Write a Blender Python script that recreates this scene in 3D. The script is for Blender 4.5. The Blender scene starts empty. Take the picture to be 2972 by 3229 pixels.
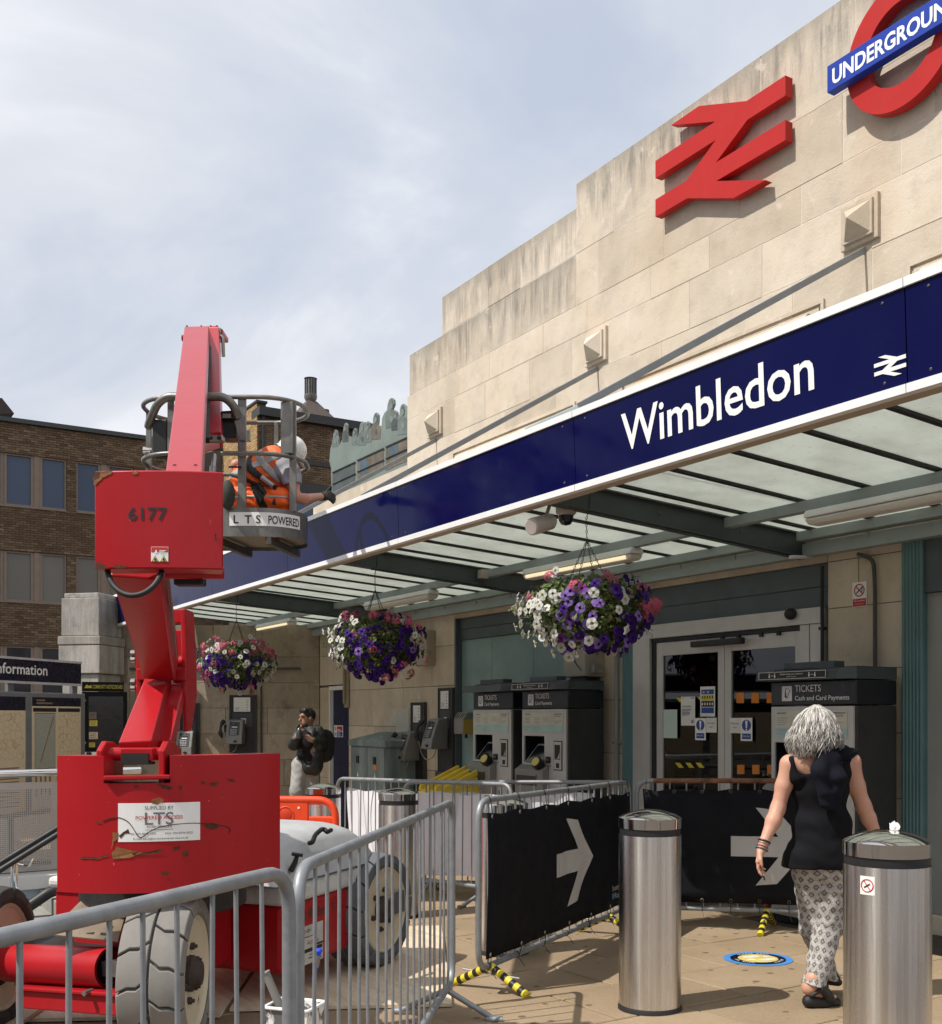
import bpy, bmesh, math, random
import numpy as np
from mathutils import Vector, Matrix
random.seed(7)
SC = bpy.context.scene
COL = SC.collection
R = math.radians
# ---------------------------------------------------------------- camera
CAM = Vector((0.0, -7.05, 1.57)); FPX = 3400.0; CX = 1486.0; HY = 2262.0
YAW = R(31.5)
FW = Vector((-math.cos(YAW), math.sin(YAW), 0)); RT = Vector((math.sin(YAW), math.cos(YAW), 0)); UP = Vector((0, 0, 1))
cd = bpy.data.cameras.new('camera'); cam = bpy.data.objects.new('camera', cd); COL.objects.link(cam)
cam.location = CAM; cam.rotation_euler = (R(90), 0, R(90) - YAW)
cd.sensor_fit = 'HORIZONTAL'; cd.sensor_width = 36; cd.lens = FPX / 2972 * 36
cd.shift_y = (HY - 1614.5) / 2972; cd.clip_start = .05; cd.clip_end = 2000
SC.camera = cam
# ---------------------------------------------------------------- light
LDIR = Vector((.12, 1.0, -1.40)).normalized()          # the way the sunlight travels
sd = bpy.data.lights.new('sun', 'SUN'); sd.energy = 4.7; sd.angle = R(.5); sd.color = (1, .95, .87)
sun = bpy.data.objects.new('sun', sd); COL.objects.link(sun)
sun.rotation_euler = LDIR.to_track_quat('-Z', 'Y').to_euler(); sun.location = (0, -20, 30)
W = bpy.data.worlds.new('World'); SC.world = W; W.use_nodes = True
nt = W.node_tree; nt.nodes.clear()
def N(t, **k):
    n = nt.nodes.new(t)
    for a, b in k.items(): setattr(n, a, b)
    return n
L = lambda a, b: nt.links.new(a, b)
sky = N('ShaderNodeTexSky', sky_type='NISHITA'); sky.sun_disc = False
sky.sun_elevation = math.asin(-LDIR.z); sky.sun_rotation = math.atan2(-LDIR.x, -LDIR.y)
tc = N('ShaderNodeTexCoord'); sep = N('ShaderNodeSeparateXYZ'); L(tc.outputs['Generated'], sep.inputs[0])
def mth(op, a, b=None, clamp=False):
    n = N('ShaderNodeMath', operation=op, use_clamp=clamp)
    for i, x in enumerate((a, b)):
        if x is None: continue
        if isinstance(x, (int, float)): n.inputs[i].default_value = x
        else: L(x, n.inputs[i])
    return n.outputs[0]
zz = mth('ADD', mth('MAXIMUM', sep.outputs[2], .0), .22)
cmb = N('ShaderNodeCombineXYZ'); L(mth('DIVIDE', sep.outputs[0], zz), cmb.inputs[0]); L(mth('DIVIDE', sep.outputs[1], zz), cmb.inputs[1])
def wnoise(scale, detail, loc, rough=.55, dist=.4):
    mp = N('ShaderNodeMapping'); mp.inputs['Location'].default_value = loc; L(cmb.outputs[0], mp.inputs[0])
    n = N('ShaderNodeTexNoise'); n.inputs['Scale'].default_value = scale; n.inputs['Detail'].default_value = detail
    n.inputs['Roughness'].default_value = rough; n.inputs['Distortion'].default_value = dist; L(mp.outputs[0], n.inputs['Vector']); return n.outputs['Fac']
def wramp(f, st):
    r = N('ShaderNodeValToRGB'); e = r.color_ramp.elements
    while len(e) < len(st): e.new(.5)
    for x, (p, c) in zip(e, st): x.position = p; x.color = (*c, 1)
    r.color_ramp.interpolation = 'EASE'; L(f, r.inputs[0]); return r.outputs[0]
def wmix(f, a, b):
    m = N('ShaderNodeMixRGB')
    for i, q in enumerate((f, a, b)):
        if hasattr(q, 'node'): L(q, m.inputs[i])
        elif i == 0: m.inputs[0].default_value = q
        else: m.inputs[i].default_value = (*q, 1)
    return m.outputs[0]
big = wnoise(.42, 3, (12.2, 2.4, .0), .5, .2); fine = wnoise(1.5, 9, (1.3, 4.2, 2), .58, .5)
f_ = mth('ADD', mth('MULTIPLY', big, .68), mth('MULTIPLY', fine, .32))
cover = wramp(f_, [(.35, (.42,)*3), (.47, (.92,)*3), (.5, (1,)*3)])
g_ = mth('ADD', mth('MULTIPLY', wnoise(.75, 4, (12.2 + 5.3, 2.4 + 2.2, 1.0), .5, .3), .6), mth('MULTIPLY', fine, .4))
body = wramp(g_, [(.36, (6.1, 6.5, 7.4)), (.46, (7.5, 7.8, 8.5)), (.54, (8.9, 9.1, 9.6)), (.64, (9.6, 9.75, 10))])
blue = N('ShaderNodeMixRGB'); blue.inputs[0].default_value = .72; L(sky.outputs[0], blue.inputs[1]); blue.inputs[2].default_value = (6.3, 7.25, 8.9, 1)
mx = N('ShaderNodeMixRGB'); L(cover, mx.inputs[0]); L(blue.outputs[0], mx.inputs[1]); L(body, mx.inputs[2])
bg = N('ShaderNodeBackground'); bg.inputs['Strength'].default_value = .092; L(mx.outputs[0], bg.inputs[0])
wo = N('ShaderNodeOutputWorld'); L(bg.outputs[0], wo.inputs[0])
vs = SC.view_settings; vs.view_transform = 'Standard'; vs.look = 'None'; vs.exposure = .12; vs.gamma = 1; vs.use_curve_mapping = False
# ---------------------------------------------------------------- from the photograph to the place
GS = .02
def gz(x): return GS * (x + 4.45)                        # the forecourt falls gently away
def ray(px, py): return FW + RT * ((px - CX) / FPX) + UP * ((HY - py) / FPX)
def at(px, py, Z): return CAM + ray(px, py) * Z
def ony(px, py, y): d = ray(px, py); return CAM + d * ((y - CAM.y) / d.y)
def onx(px, py, x): d = ray(px, py); return CAM + d * ((x - CAM.x) / d.x)
def gr(px, py):
    d = ray(px, py); return CAM + d * ((GS * (CAM.x + 4.45) - CAM.z) / (d.z - GS * d.x))
def cw(X, Z, z=0): p = CAM + RT * X + FW * Z; return Vector((p.x, p.y, z))       # camera plan (right, ahead) to world
def cg(X, Z): p = cw(X, Z); p.z = gz(p.x); return p
# ---------------------------------------------------------------- helpers
def lin(r, g, b):
    f = lambda c: (c / 255 / 12.92) if c / 255 <= .04045 else ((c / 255 + .055) / 1.055) ** 2.4
    return (f(r), f(g), f(b))
def wm(o): return (wm(o.parent) @ o.matrix_basis) if o.parent else o.matrix_basis.copy()
def tag(o, label=None, cat=None, group=None, kind=None):
    if label: o['label'] = label
    if cat: o['category'] = cat
    if group: o['group'] = group
    if kind: o['kind'] = kind
    return o
def thing(name, label, cat, loc=(0, 0, 0), group=None, rotz=0):
    o = bpy.data.objects.new(name, None); COL.objects.link(o); o.empty_display_size = .1
    o.location = loc; o.rotation_euler = (0, 0, rotz)
    return tag(o, label, cat, group)
def inst(name, me, parent, loc=(0, 0, 0), rot=(0, 0, 0), scale=(1, 1, 1)):
    o = bpy.data.objects.new(name, me); COL.objects.link(o); o.parent = parent
    o.location = loc; o.rotation_euler = rot; o.scale = scale; return o
def dup(o, parent=None):
    c = o.copy(); COL.objects.link(c); c.parent = parent
    for ch in list(o.children): dup(ch, c)
    return c
class MB:
    def __init__(s): s.v = []; s.f = []; s.m = []; s.cur = 0
    def mat(s, i): s.cur = i; return s
    def add(s, vs, fs):
        o = len(s.v); s.v += [tuple(v) for v in vs]; s.f += [tuple(i + o for i in f) for f in fs]; s.m += [s.cur] * len(fs); return s
    def hexa(s, p): return s.add(p, [(3, 2, 1, 0), (4, 5, 6, 7), (0, 1, 5, 4), (1, 2, 6, 5), (2, 3, 7, 6), (3, 0, 4, 7)])
    def box2(s, a, b):
        x0, y0, z0 = (min(a[i], b[i]) for i in range(3)); x1, y1, z1 = (max(a[i], b[i]) for i in range(3))
        return s.hexa([(x0, y0, z0), (x1, y0, z0), (x1, y1, z0), (x0, y1, z0), (x0, y0, z1), (x1, y0, z1), (x1, y1, z1), (x0, y1, z1)])
    def box(s, c, d, rot=None):
        M = rot or Matrix.Identity(3); c = Vector(c); h = [k / 2 for k in d]
        return s.hexa([c + M @ Vector((x * h[0], y * h[1], z * h[2])) for z in (-1, 1) for x, y in ((-1, -1), (1, -1), (1, 1), (-1, 1))])
    def frame_box(s, o, u, v, n, u0, u1, v0, v1, n0, n1):            # box given in a plane's own axes
        P = lambda a, b, c: o + u * a + v * b + n * c
        return s.hexa([P(u0, v0, n0), P(u1, v0, n0), P(u1, v1, n0), P(u0, v1, n0), P(u0, v0, n1), P(u1, v0, n1), P(u1, v1, n1), P(u0, v1, n1)])
    def bar(s, a, b, w, h, up=(0, 0, 1), w2=None, h2=None):
        a, b = Vector(a), Vector(b); d = (b - a).normalized(); up = Vector(up); x = d.cross(up)
        if x.length < 1e-4: x = d.cross(Vector((1, 0, 0)))
        x.normalize(); y = x.cross(d); w2 = w2 or w; h2 = h2 or h
        q = lambda c, w, h: [c - x * w / 2 - y * h / 2, c + x * w / 2 - y * h / 2, c + x * w / 2 + y * h / 2, c - x * w / 2 + y * h / 2]
        return s.hexa(q(a, w, h) + q(b, w2, h2))
    def tube(s, pts, r, n=8, caps=True, closed=False):
        pts = [Vector(p) for p in pts]; m = len(pts); rr = r if isinstance(r, (list, tuple)) else [r] * m
        T = []
        for i in range(m):
            a = pts[(i - 1) % m] if (i or closed) else pts[0]; b = pts[(i + 1) % m] if (i < m - 1 or closed) else pts[-1]
            t = (b - a); T.append(t.normalized() if t.length > 1e-9 else Vector((0, 0, 1)))
        x = T[0].orthogonal().normalized(); vs = []
        for i in range(m):
            x = x - T[i] * x.dot(T[i]); x = x.normalized() if x.length > 1e-6 else T[i].orthogonal().normalized(); y = T[i].cross(x)
            vs += [pts[i] + (x * math.cos(2 * math.pi * k / n) + y * math.sin(2 * math.pi * k / n)) * rr[i] for k in range(n)]
        fs = []
        for i in range(m if closed else m - 1):
            j = (i + 1) % m
            fs += [(i * n + k, i * n + (k + 1) % n, j * n + (k + 1) % n, j * n + k) for k in range(n)]
        if caps and not closed: fs += [tuple(range(n - 1, -1, -1)), tuple((m - 1) * n + k for k in range(n))]
        return s.add(vs, fs)
    def lathe(s, prof, c=(0, 0, 0), n=32, rot=None, a0=0, a1=None):
        M = rot or Matrix.Identity(3); c = Vector(c); full = a1 is None; a1 = 2 * math.pi if full else a1; cnt = n if full else n + 1
        vs = [c + M @ Vector((r * math.cos(a0 + (a1 - a0) * k / n), r * math.sin(a0 + (a1 - a0) * k / n), z)) for r, z in prof for k in range(cnt)]
        fs = []
        for i in range(len(prof) - 1):
            for k in range(n):
                k2 = (k + 1) % cnt; fs.append((i * cnt + k, i * cnt + k2, (i + 1) * cnt + k2, (i + 1) * cnt + k))
        return s.add(vs, fs)
    def prism(s, poly, o, u, v, d):                                  # outline in (u,v), pushed along d
        o, u, v, d = Vector(o), Vector(u), Vector(v), Vector(d); n = len(poly)
        a = [o + u * p[0] + v * p[1] for p in poly]
        return s.add(a + [p + d for p in a], [tuple(range(n)), tuple(range(2 * n - 1, n - 1, -1))] + [(i, i + n, (i + 1) % n + n, (i + 1) % n) for i in range(n)])
    def quad(s, *p): return s.add(p, [tuple(range(len(p)))])
    def ellip(s, c, r, n=12, rot=None):
        return s.lathe([(max(math.sin(math.pi * i / n), 1e-4), -math.cos(math.pi * i / n)) for i in range(n + 1)], c, n * 2, (rot or Matrix.Identity(3)) @ Matrix.Diagonal(Vector(r)))
    def build(s, name, mats, parent=None, smooth=None, bevel=0, local=False, seg=2, fix=False):
        me = bpy.data.meshes.new(name); v = s.v
        if parent is not None and not local:
            I = wm(parent).inverted(); v = [I @ Vector(p) for p in v]
        me.from_pydata([tuple(p) for p in v], [], s.f)
        if not isinstance(mats, (list, tuple)): mats = [mats]
        for m in mats: me.materials.append(m)
        if len(mats) > 1: me.polygons.foreach_set('material_index', s.m)
        if fix:
            b = bmesh.new(); b.from_mesh(me); bmesh.ops.recalc_face_normals(b, faces=b.faces); b.to_mesh(me); b.free()
        if smooth is not None:
            me.polygons.foreach_set('use_smooth', [True] * len(me.polygons))
            if smooth < 180: me.set_sharp_from_angle(angle=R(smooth))
        me.update()
        o = bpy.data.objects.new(name, me); COL.objects.link(o)
        if parent is not None: o.parent = parent
        if bevel:
            md = o.modifiers.new('bevel', 'BEVEL'); md.width = bevel; md.segments = seg; md.limit_method = 'ANGLE'; md.angle_limit = R(35)
        return o
DG = None
def text(name, s, parent, o, u, v, h, mat, width=None, align='L', bold=0.0, ext=.002, gap=1.0):
    """lettering as a thin mesh: cap height h, baseline at o, along u, up v"""
    c = bpy.data.curves.new(name, 'FONT'); c.body = s; c.size = 1; c.extrude = .0; c.offset = bold; c.resolution_u = 3; c.space_character = gap
    t = bpy.data.objects.new(name, c); COL.objects.link(t)
    dg = bpy.context.evaluated_depsgraph_get(); dg.update()
    me = bpy.data.meshes.new_from_object(t.evaluated_get(dg), depsgraph=dg)
    bpy.data.objects.remove(t); bpy.data.curves.remove(c)
    n = len(me.vertices); co = np.empty(n * 3, np.float32); me.vertices.foreach_get('co', co); co = co.reshape(-1, 3)
    fs = [tuple(p.vertices) for p in me.polygons]
    x0, x1 = co[:, 0].min(), co[:, 0].max(); k = h / .73; kx = (width / (x1 - x0)) if width else k
    off = {'L': x0, 'C': (x0 + x1) / 2, 'R': x1}[align]
    u, v, o = Vector(u), Vector(v), Vector(o); nn = u.cross(v)
    b = MB(); b.add([o + u * float((p[0] - off) * kx) + v * float(p[1] * k) + nn * ext for p in co], fs)
    bpy.data.meshes.remove(me)
    return b.build(name, mat, parent)
def sheet(parent, name, o, u, v, w, h, mats, items=(), t=.003, label=None):
    """thin printed sheet; items = (material index, u0, v0, u1, v1) in fractions"""
    o, u, v = Vector(o), Vector(u), Vector(v); n = u.cross(v); b = MB()
    b.frame_box(o, u, v, n, 0, w, 0, h, 0, t); d = t
    for it in items:
        b.mat(it[0]); d += .00025
        if len(it) == 5: P = [(it[1], it[2]), (it[3], it[2]), (it[3], it[4]), (it[1], it[4])]
        else: P = it[1]
        b.quad(*[o + u * (a * w) + v * (c * h) + n * d for a, c in P])
    r = b.build(name, mats, parent)
    if label: r['label'] = label
    return r
def arc(c, r, a0, a1, n, u=Vector((1, 0, 0)), v=Vector((0, 0, 1))):
    return [Vector(c) + u * (r * math.cos(a0 + (a1 - a0) * i / n)) + v * (r * math.sin(a0 + (a1 - a0) * i / n)) for i in range(n + 1)]
def fillet(pts, r, n=5, closed=False):
    pts = [Vector(p) for p in pts]; out = []; m = len(pts)
    for i, p in enumerate(pts):
        if not closed and i in (0, m - 1): out.append(p); continue
        a = (pts[i - 1] - p); b = (pts[(i + 1) % m] - p); k = min(r, a.length * .49, b.length * .49)
        a = p + a.normalized() * k; b = p + b.normalized() * k
        for j in range(n + 1):
            t = j / n; out.append(a * (1 - t) ** 2 + p * 2 * t * (1 - t) + b * t * t)
    return out
# ---------------------------------------------------------------- materials
MATS = {}
class MT:
    def __init__(s, name):
        s.m = bpy.data.materials.new(name); s.m.use_nodes = True; s.t = s.m.node_tree; s.b = s.t.nodes['Principled BSDF']; s.tc = None
    def n(s, t, **k):
        x = s.t.nodes.new(t)
        for a, b in k.items(): setattr(x, a, b)
        return x
    def l(s, a, b): s.t.links.new(a, b)
    def co(s, scale=(1, 1, 1), kind='Object', loc=(0, 0, 0), rot=(0, 0, 0)):
        if not s.tc: s.tc = s.n('ShaderNodeTexCoord')
        m = s.n('ShaderNodeMapping'); m.inputs['Scale'].default_value = scale; m.inputs['Location'].default_value = loc; m.inputs['Rotation'].default_value = rot
        s.l(s.tc.outputs[kind], m.inputs[0]); return m.outputs[0]
    def noise(s, scale=5, detail=4, vec=None, rough=.55, dist=0):
        x = s.n('ShaderNodeTexNoise'); x.inputs['Scale'].default_value = scale; x.inputs['Detail'].default_value = detail
        x.inputs['Roughness'].default_value = rough; x.inputs['Distortion'].default_value = dist
        s.l(vec if vec is not None else s.co(), x.inputs['Vector']); return x.outputs['Fac']
    def ramp(s, f, st, interp='LINEAR'):
        r = s.n('ShaderNodeValToRGB'); e = r.color_ramp.elements; r.color_ramp.interpolation = interp
        while len(e) < len(st): e.new(.5)
        for x, (p, c) in zip(e, st):
            x.position = p; x.color = (*c, 1) if isinstance(c, (tuple, list)) else (c, c, c, 1)
        s.l(f, r.inputs[0]); return r.outputs[0]
    def mix(s, f, a, b, mode='MIX'):
        x = s.n('ShaderNodeMixRGB', blend_type=mode)
        for i, q in enumerate((f, a, b)):
            if hasattr(q, 'links') or hasattr(q, 'node'): s.l(q, x.inputs[i])
            elif i == 0: x.inputs[0].default_value = q
            else: x.inputs[i].default_value = (*q, 1)
        return x.outputs[0]
    def math(s, op, a, b=0, clamp=False):
        x = s.n('ShaderNodeMath', operation=op, use_clamp=clamp)
        for i, q in enumerate((a, b)):
            if hasattr(q, 'node'): s.l(q, x.inputs[i])
            else: x.inputs[i].default_value = q
        return x.outputs[0]
    def rnd(s): return s.n('ShaderNodeObjectInfo').outputs['Random']
    def attr(s, name): x = s.n('ShaderNodeAttribute', attribute_name=name); return x
    def bump(s, h, strength=.3, dist=.01):
        x = s.n('ShaderNodeBump'); x.inputs['Strength'].default_value = strength; x.inputs['Distance'].default_value = dist
        s.l(h, x.inputs['Height']); s.l(x.outputs[0], s.b.inputs['Normal']); return s
    def set(s, color=None, rough=None, metal=None, spec=None, coat=None, trans=None, alpha=None):
        for k, v in (('Base Color', color), ('Roughness', rough), ('Metallic', metal), ('Specular IOR Level', spec), ('Coat Weight', coat), ('Transmission Weight', trans), ('Alpha', alpha)):
            if v is None: continue
            if hasattr(v, 'node'): s.l(v, s.b.inputs[k])
            else: s.b.inputs[k].default_value = (*v, 1) if isinstance(v, (tuple, list)) else v
        return s
def mat(name, col, rough=.55, metal=0, var=.12, scale=6, bump=0, bs=60, spec=None, coat=None, rnd=0, grime=0, gs=3):
    if name in MATS: return MATS[name]
    t = MT(name); c = Vector(col)
    k = t.ramp(t.noise(scale, 5), [(.3, tuple(c * (1 - var))), (.7, tuple(min(x * (1 + var), .95) for x in c))])
    if rnd: k = t.mix(1, k, t.ramp(t.rnd(), [(0, 1 - rnd), (1, min(1 + rnd, 1.0) if rnd < .001 else 1.0)]), 'MULTIPLY')
    if grime:
        g = t.ramp(t.noise(gs, 8, rough=.65), [(.48, 0), (.72, grime)])
        k = t.mix(g, k, tuple(c * .35 + Vector((.03, .025, .02))))
    rr = t.ramp(t.noise(scale * 3, 4), [(.3, max(rough - .08, .02)), (.7, min(rough + .08, 1))])
    t.set(k, rr, metal, spec, coat)
    if bump: t.bump(t.noise(bs, 4), bump, .004)
    MATS[name] = t.m; return t.m
# stone
def stone(name, base, dark, streak=0, ztop=None, rn=.16, pits=.5, grime=.4):
    t = MT(name); b = Vector(base)
    k = t.ramp(t.noise(2.2, 6), [(.3, tuple(b * .86)), (.5, tuple(b)), (.72, tuple(Vector((b.x * 1.08, b.y * 1.1, b.z * 1.14))))])
    k = t.mix(1, k, t.ramp(t.rnd(), [(0, (1 - rn, 1 - rn * 1.15, 1 - rn * 1.35)), (.5, (.96, .95, .93)), (1, (1.06, 1.05, 1.04))]), 'MULTIPLY')
    warm = t.ramp(t.noise(1.1, 4, t.co((1, 1, .5), loc=(4, 0, 2))), [(.5, 0), (.75, .45)])
    k = t.mix(warm, k, (b.x * .93, b.y * .83, b.z * .70))
    g = t.ramp(t.noise(5, 9, rough=.7), [(.5, 0), (.78, grime)]); k = t.mix(g, k, dark)
    v = t.n('ShaderNodeTexVoronoi'); v.inputs['Scale'].default_value = 26; t.l(t.co((1, 1, 1.6)), v.inputs['Vector'])
    pit = t.ramp(v.outputs['Distance'], [(.03, 1), (.11, 0)]); pm = t.ramp(t.noise(3.5, 3, t.co(loc=(7, 3, 1))), [(.5, 0), (.68, pits)])
    pit = t.math('MULTIPLY', pit, pm); k = t.mix(pit, k, tuple(b * .35))
    if streak:
        st = t.ramp(t.noise(1, 6, t.co((7, 7, .8)), rough=.75, dist=.4), [(.42, 0), (.62, 1)])
        if ztop is not None:
            sp = t.n('ShaderNodeSeparateXYZ'); t.l(t.co(), sp.inputs[0])
            w = t.math('ADD', sp.outputs[2], t.math('MULTIPLY', t.noise(3, 4, t.co((3, 3, .6))), .5))
            mk = t.ramp(t.math('MULTIPLY', t.math('SUBTRACT', w, ztop - .42), 1.6), [(.05, .0), (.75, 1)])
            st = t.math('MULTIPLY', st, mk); edge = t.ramp(t.math('MULTIPLY', t.math('SUBTRACT', w, ztop - .05), 3.2), [(.1, 0), (.95, .75)])
            st = t.math('MAXIMUM', st, edge)
        k = t.mix(t.math('MULTIPLY', st, streak), k, dark)
    wp = t.ramp(t.noise(3.2, 7, t.co(loc=(11, 5, 3)), rough=.68), [(.60, 0), (.66, .55)]); k = t.mix(wp, k, (b.x * 1.12, b.y * 1.15, b.z * 1.2))
    t.set(k, .85, 0, .3)
    h = t.math('SUBTRACT', t.math('MULTIPLY', t.noise(34, 6, rough=.7), .5), pit); t.bump(h, .8, .010)
    MATS[name] = t.m; return t.m
stone_up = stone('limestone', (.575, .50, .41), (.27, .235, .19))
stone_top = [stone('limestone_stained_%s' % c, (.575, .505, .42), (.15, .14, .125), .72, z) for c, z in (('high', 7.33), ('mid', 7.06), ('low', 6.56))]
stone_low = stone('limestone_sheltered', (.60, .53, .425), (.24, .19, .14), .10, None, .12)
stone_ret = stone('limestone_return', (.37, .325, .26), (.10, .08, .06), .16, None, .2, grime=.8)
stone_pil = stone('limestone_pillar', (.40, .385, .36), (.12, .115, .11), .5, None, .2, grime=.6)
mortar = mat('mortar', (.64, .58, .50), .9, var=.2, bump=.3)
mortar_dk = mat('mortar_dirty', (.10, .085, .065), .9, var=.3, bump=.3)
navy = mat('navy_enamel', (.0035, .0048, .052), .15, var=.10, scale=1.5, spec=.5, grime=.05)
navy.node_tree.nodes['Principled BSDF'].inputs['IOR'].default_value = 1.17
navy_dk = mat('navy_print', (.004, .005, .02), .3, var=.05)
white_tr = mat('white_trim', (.78, .79, .80), .4, var=.04)
white_p = mat('white_print', (.82, .82, .80), .5, var=.03)
paper = mat('paper', (.72, .73, .70), .6, var=.05)
black_p = mat('black_print', (.012, .012, .013), .5, var=.1)
red_sign = mat('sign_red', (.43, .018, .016), .5, var=.06, scale=3, spec=.2, grime=.12, gs=2)
blue_sign = mat('sign_blue', (.010, .043, .33), .45, var=.05, scale=3, spec=.25)
soffit = mat('fascia_soffit', (.42, .34, .27), .6, var=.12, grime=.3)
def glazing():
    t = MT('canopy_glazing'); b = (.72, .76, .73)
    k = t.mix(t.ramp(t.noise(2.5, 8, rough=.7), [(.4, 0), (.75, .5)]), b, (.46, .47, .43))
    k = t.mix(t.ramp(t.noise(30, 4), [(.62, 0), (.75, .35)]), k, (.22, .22, .19))
    nt = t.t; nt.nodes.remove(t.b); o = [n for n in nt.nodes if n.type == 'OUTPUT_MATERIAL'][0]
    d = t.n('ShaderNodeBsdfDiffuse'); tr = t.n('ShaderNodeBsdfTranslucent'); m = t.n('ShaderNodeMixShader'); m.inputs[0].default_value = .62
    t.l(k, d.inputs[0]); t.l(k, tr.inputs[0]); t.l(d.outputs[0], m.inputs[1]); t.l(tr.outputs[0], m.inputs[2]); t.l(m.outputs[0], o.inputs[0]); return t.m
glaz = glazing()
steel_gn = mat('canopy_steel', (.070, .085, .090), .5, var=.12, grime=.3)
steel_pale = mat('canopy_channel', (.30, .36, .36), .45, var=.12, grime=.35)
black_rub = mat('black_rubber', (.015, .015, .016), .6, var=.2)
rod_gy = mat('rod_grey', (.24, .25, .26), .5, var=.08)
teal = mat('teal_panel', (.20, .29, .285), .5, var=.10, scale=2, grime=.15)
teal_dk = mat('teal_spandrel', (.075, .10, .11), .55, var=.12, scale=2, grime=.2)
teal_col = mat('teal_column', (.10, .20, .21), .45, var=.15, scale=2)
grey_dr = mat('grey_door_paint', (.27, .29, .285), .45, var=.06, scale=2)
alu = mat('door_aluminium', (.52, .51, .49), .42, .15, var=.06)
alu_dk = mat('dark_aluminium', (.06, .06, .06), .45, .2, var=.1)
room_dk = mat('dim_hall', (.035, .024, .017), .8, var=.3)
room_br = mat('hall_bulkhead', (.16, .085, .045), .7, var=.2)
def glass(name, tint, refl=.08, dens=.35):
    t = MT(name); nt = t.t; nt.nodes.remove(t.b); o = [n for n in nt.nodes if n.type == 'OUTPUT_MATERIAL'][0]
    tr = t.n('ShaderNodeBsdfTransparent'); tr.inputs[0].default_value = (*tint, 1); g = t.n('ShaderNodeBsdfGlossy'); g.inputs['Roughness'].default_value = .015
    f = t.n('ShaderNodeFresnel'); f.inputs[0].default_value = 1.5; m = t.n('ShaderNodeMixShader'); t.l(t.math('ADD', f.outputs[0], refl, True), m.inputs[0])
    t.l(tr.outputs[0], m.inputs[1]); t.l(g.outputs[0], m.inputs[2]); t.l(m.outputs[0], o.inputs[0]); return t.m
glass_dr = glass('door_glass', (.45, .44, .42), .02)
yellow_st = mat('yellow_vinyl', (.55, .48, .03), .5, var=.1); orange_st = mat('orange_vinyl', (.62, .20, .015), .5, var=.1)
# metals
def brushed(name, base, rough, sc=(60, 60, 1.2), bstr=.12, metal=1):
    t = MT(name)
    n1 = t.noise(1, 5, t.co(sc), rough=.7); big = t.noise(2.0, 4)
    k = t.mix(t.ramp(n1, [(.3, 0), (.7, 1)]), tuple(Vector(base) * .82), tuple(Vector(base) * 1.08)); k = t.mix(t.ramp(big, [(.4, 0), (.8, .35)]), k, tuple(Vector(base) * .62))
    t.set(k, t.math('ADD', t.math('MULTIPLY', n1, .16), rough - .08), metal); t.bump(n1, bstr, .0015); MATS[name] = t.m; return t.m
steel_br = brushed('brushed_stainless', (.60, .575, .545), .30, (1.2, 1.2, 60))
steel_br2 = brushed('brushed_stainless_upright', (.70, .685, .665), .27, (50, 50, .8), .05)
_t = steel_br2.node_tree; _tg = _t.nodes.new('ShaderNodeTangent'); _tg.direction_type = 'RADIAL'; _tg.axis = 'Z'; _b = _t.nodes['Principled BSDF']; _t.links.new(_tg.outputs[0], _b.inputs['Tangent']); _b.inputs['Anisotropic'].default_value = .85; _b.inputs['Anisotropic Rotation'].default_value = 0.25
chrome = mat('polished_steel', (.72, .71, .69), .07, 1, var=.04)
galv = mat('galvanised_tube', (.27, .285, .30), .5, .45, var=.16, scale=14, grime=.25, gs=9, bump=.06, bs=90)
galv_rust = mat('rusted_tube', (.20, .095, .05), .7, .2, var=.5, scale=14, grime=.3, bump=.2)
bare = mat('bare_metal', (.33, .32, .30), .4, .8, var=.2, grime=.4)
cage_al = mat('cage_metal', (.20, .195, .18), .42, .5, var=.22, scale=9, grime=.45, gs=6)
# lift paint
def paint(name, base, rust=.9, rough=.32, sc=2.2, chips=.62, fade=.25):
    t = MT(name); b = Vector(base)
    k = t.mix(t.ramp(t.noise(1.7, 6), [(.35, 0), (.75, fade)]), tuple(b), tuple(b * .6 + Vector((.12, .045, .05))))
    k = t.mix(t.ramp(t.noise(1, 7, t.co((3, 3, .7)), rough=.7), [(.5, 0), (.8, .3)]), k, tuple(b * .5))
    ch = t.ramp(t.noise(sc * 2.2, 10, t.co((1, 1, 1.5), loc=(3, 1, 5)), rough=.72, dist=.6), [(chips, 0), (chips + .035, rust)])
    rc = t.mix(t.noise(25, 5), (.035, .014, .008), (.14, .05, .02)); k = t.mix(ch, k, rc)
    sp = t.ramp(t.noise(55, 3, t.co((1, 1, .6), loc=(9, 2, 4))), [(.735, 0), (.76, .6)]); k = t.mix(sp, k, (.55, .33, .30))
    t.set(k, t.math('ADD', t.math('MULTIPLY', ch, .4), rough), 0, .3)
    t.bump(t.math('SUBTRACT', t.math('MULTIPLY', t.noise(7, 4), .6), t.math('MULTIPLY', ch, .35)), .12, .02); MATS[name] = t.m; return t.m
red_lift = paint('lift_red', (.385, .0085, .013), .0, .33, chips=.9)
red_worn = paint('lift_red_worn', (.375, .0085, .013), .85, .34, chips=.715, fade=.15)
red_pink = paint('lift_red_pink', (.38, .022, .030), .0, .30, chips=.95, fade=.4)  # paler, pinker red for the main and fly booms
red_edge = paint('lift_red_rusty', (.40, .010, .014), .95, .4, 3.2, chips=.60)
dark_gap = mat('machine_black', (.012, .011, .011), .6, var=.3)
hood_w = mat('hood_white', (.44, .45, .46), .42, var=.06, grime=.25, gs=5)
trim_w = mat('trim_white', (.62, .62, .60), .5, var=.08, grime=.5, gs=7)
tyre_g = mat('tyre_grey', (.21, .20, .185), .85, var=.2, bump=.25, bs=40, grime=.45, gs=6)
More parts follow.
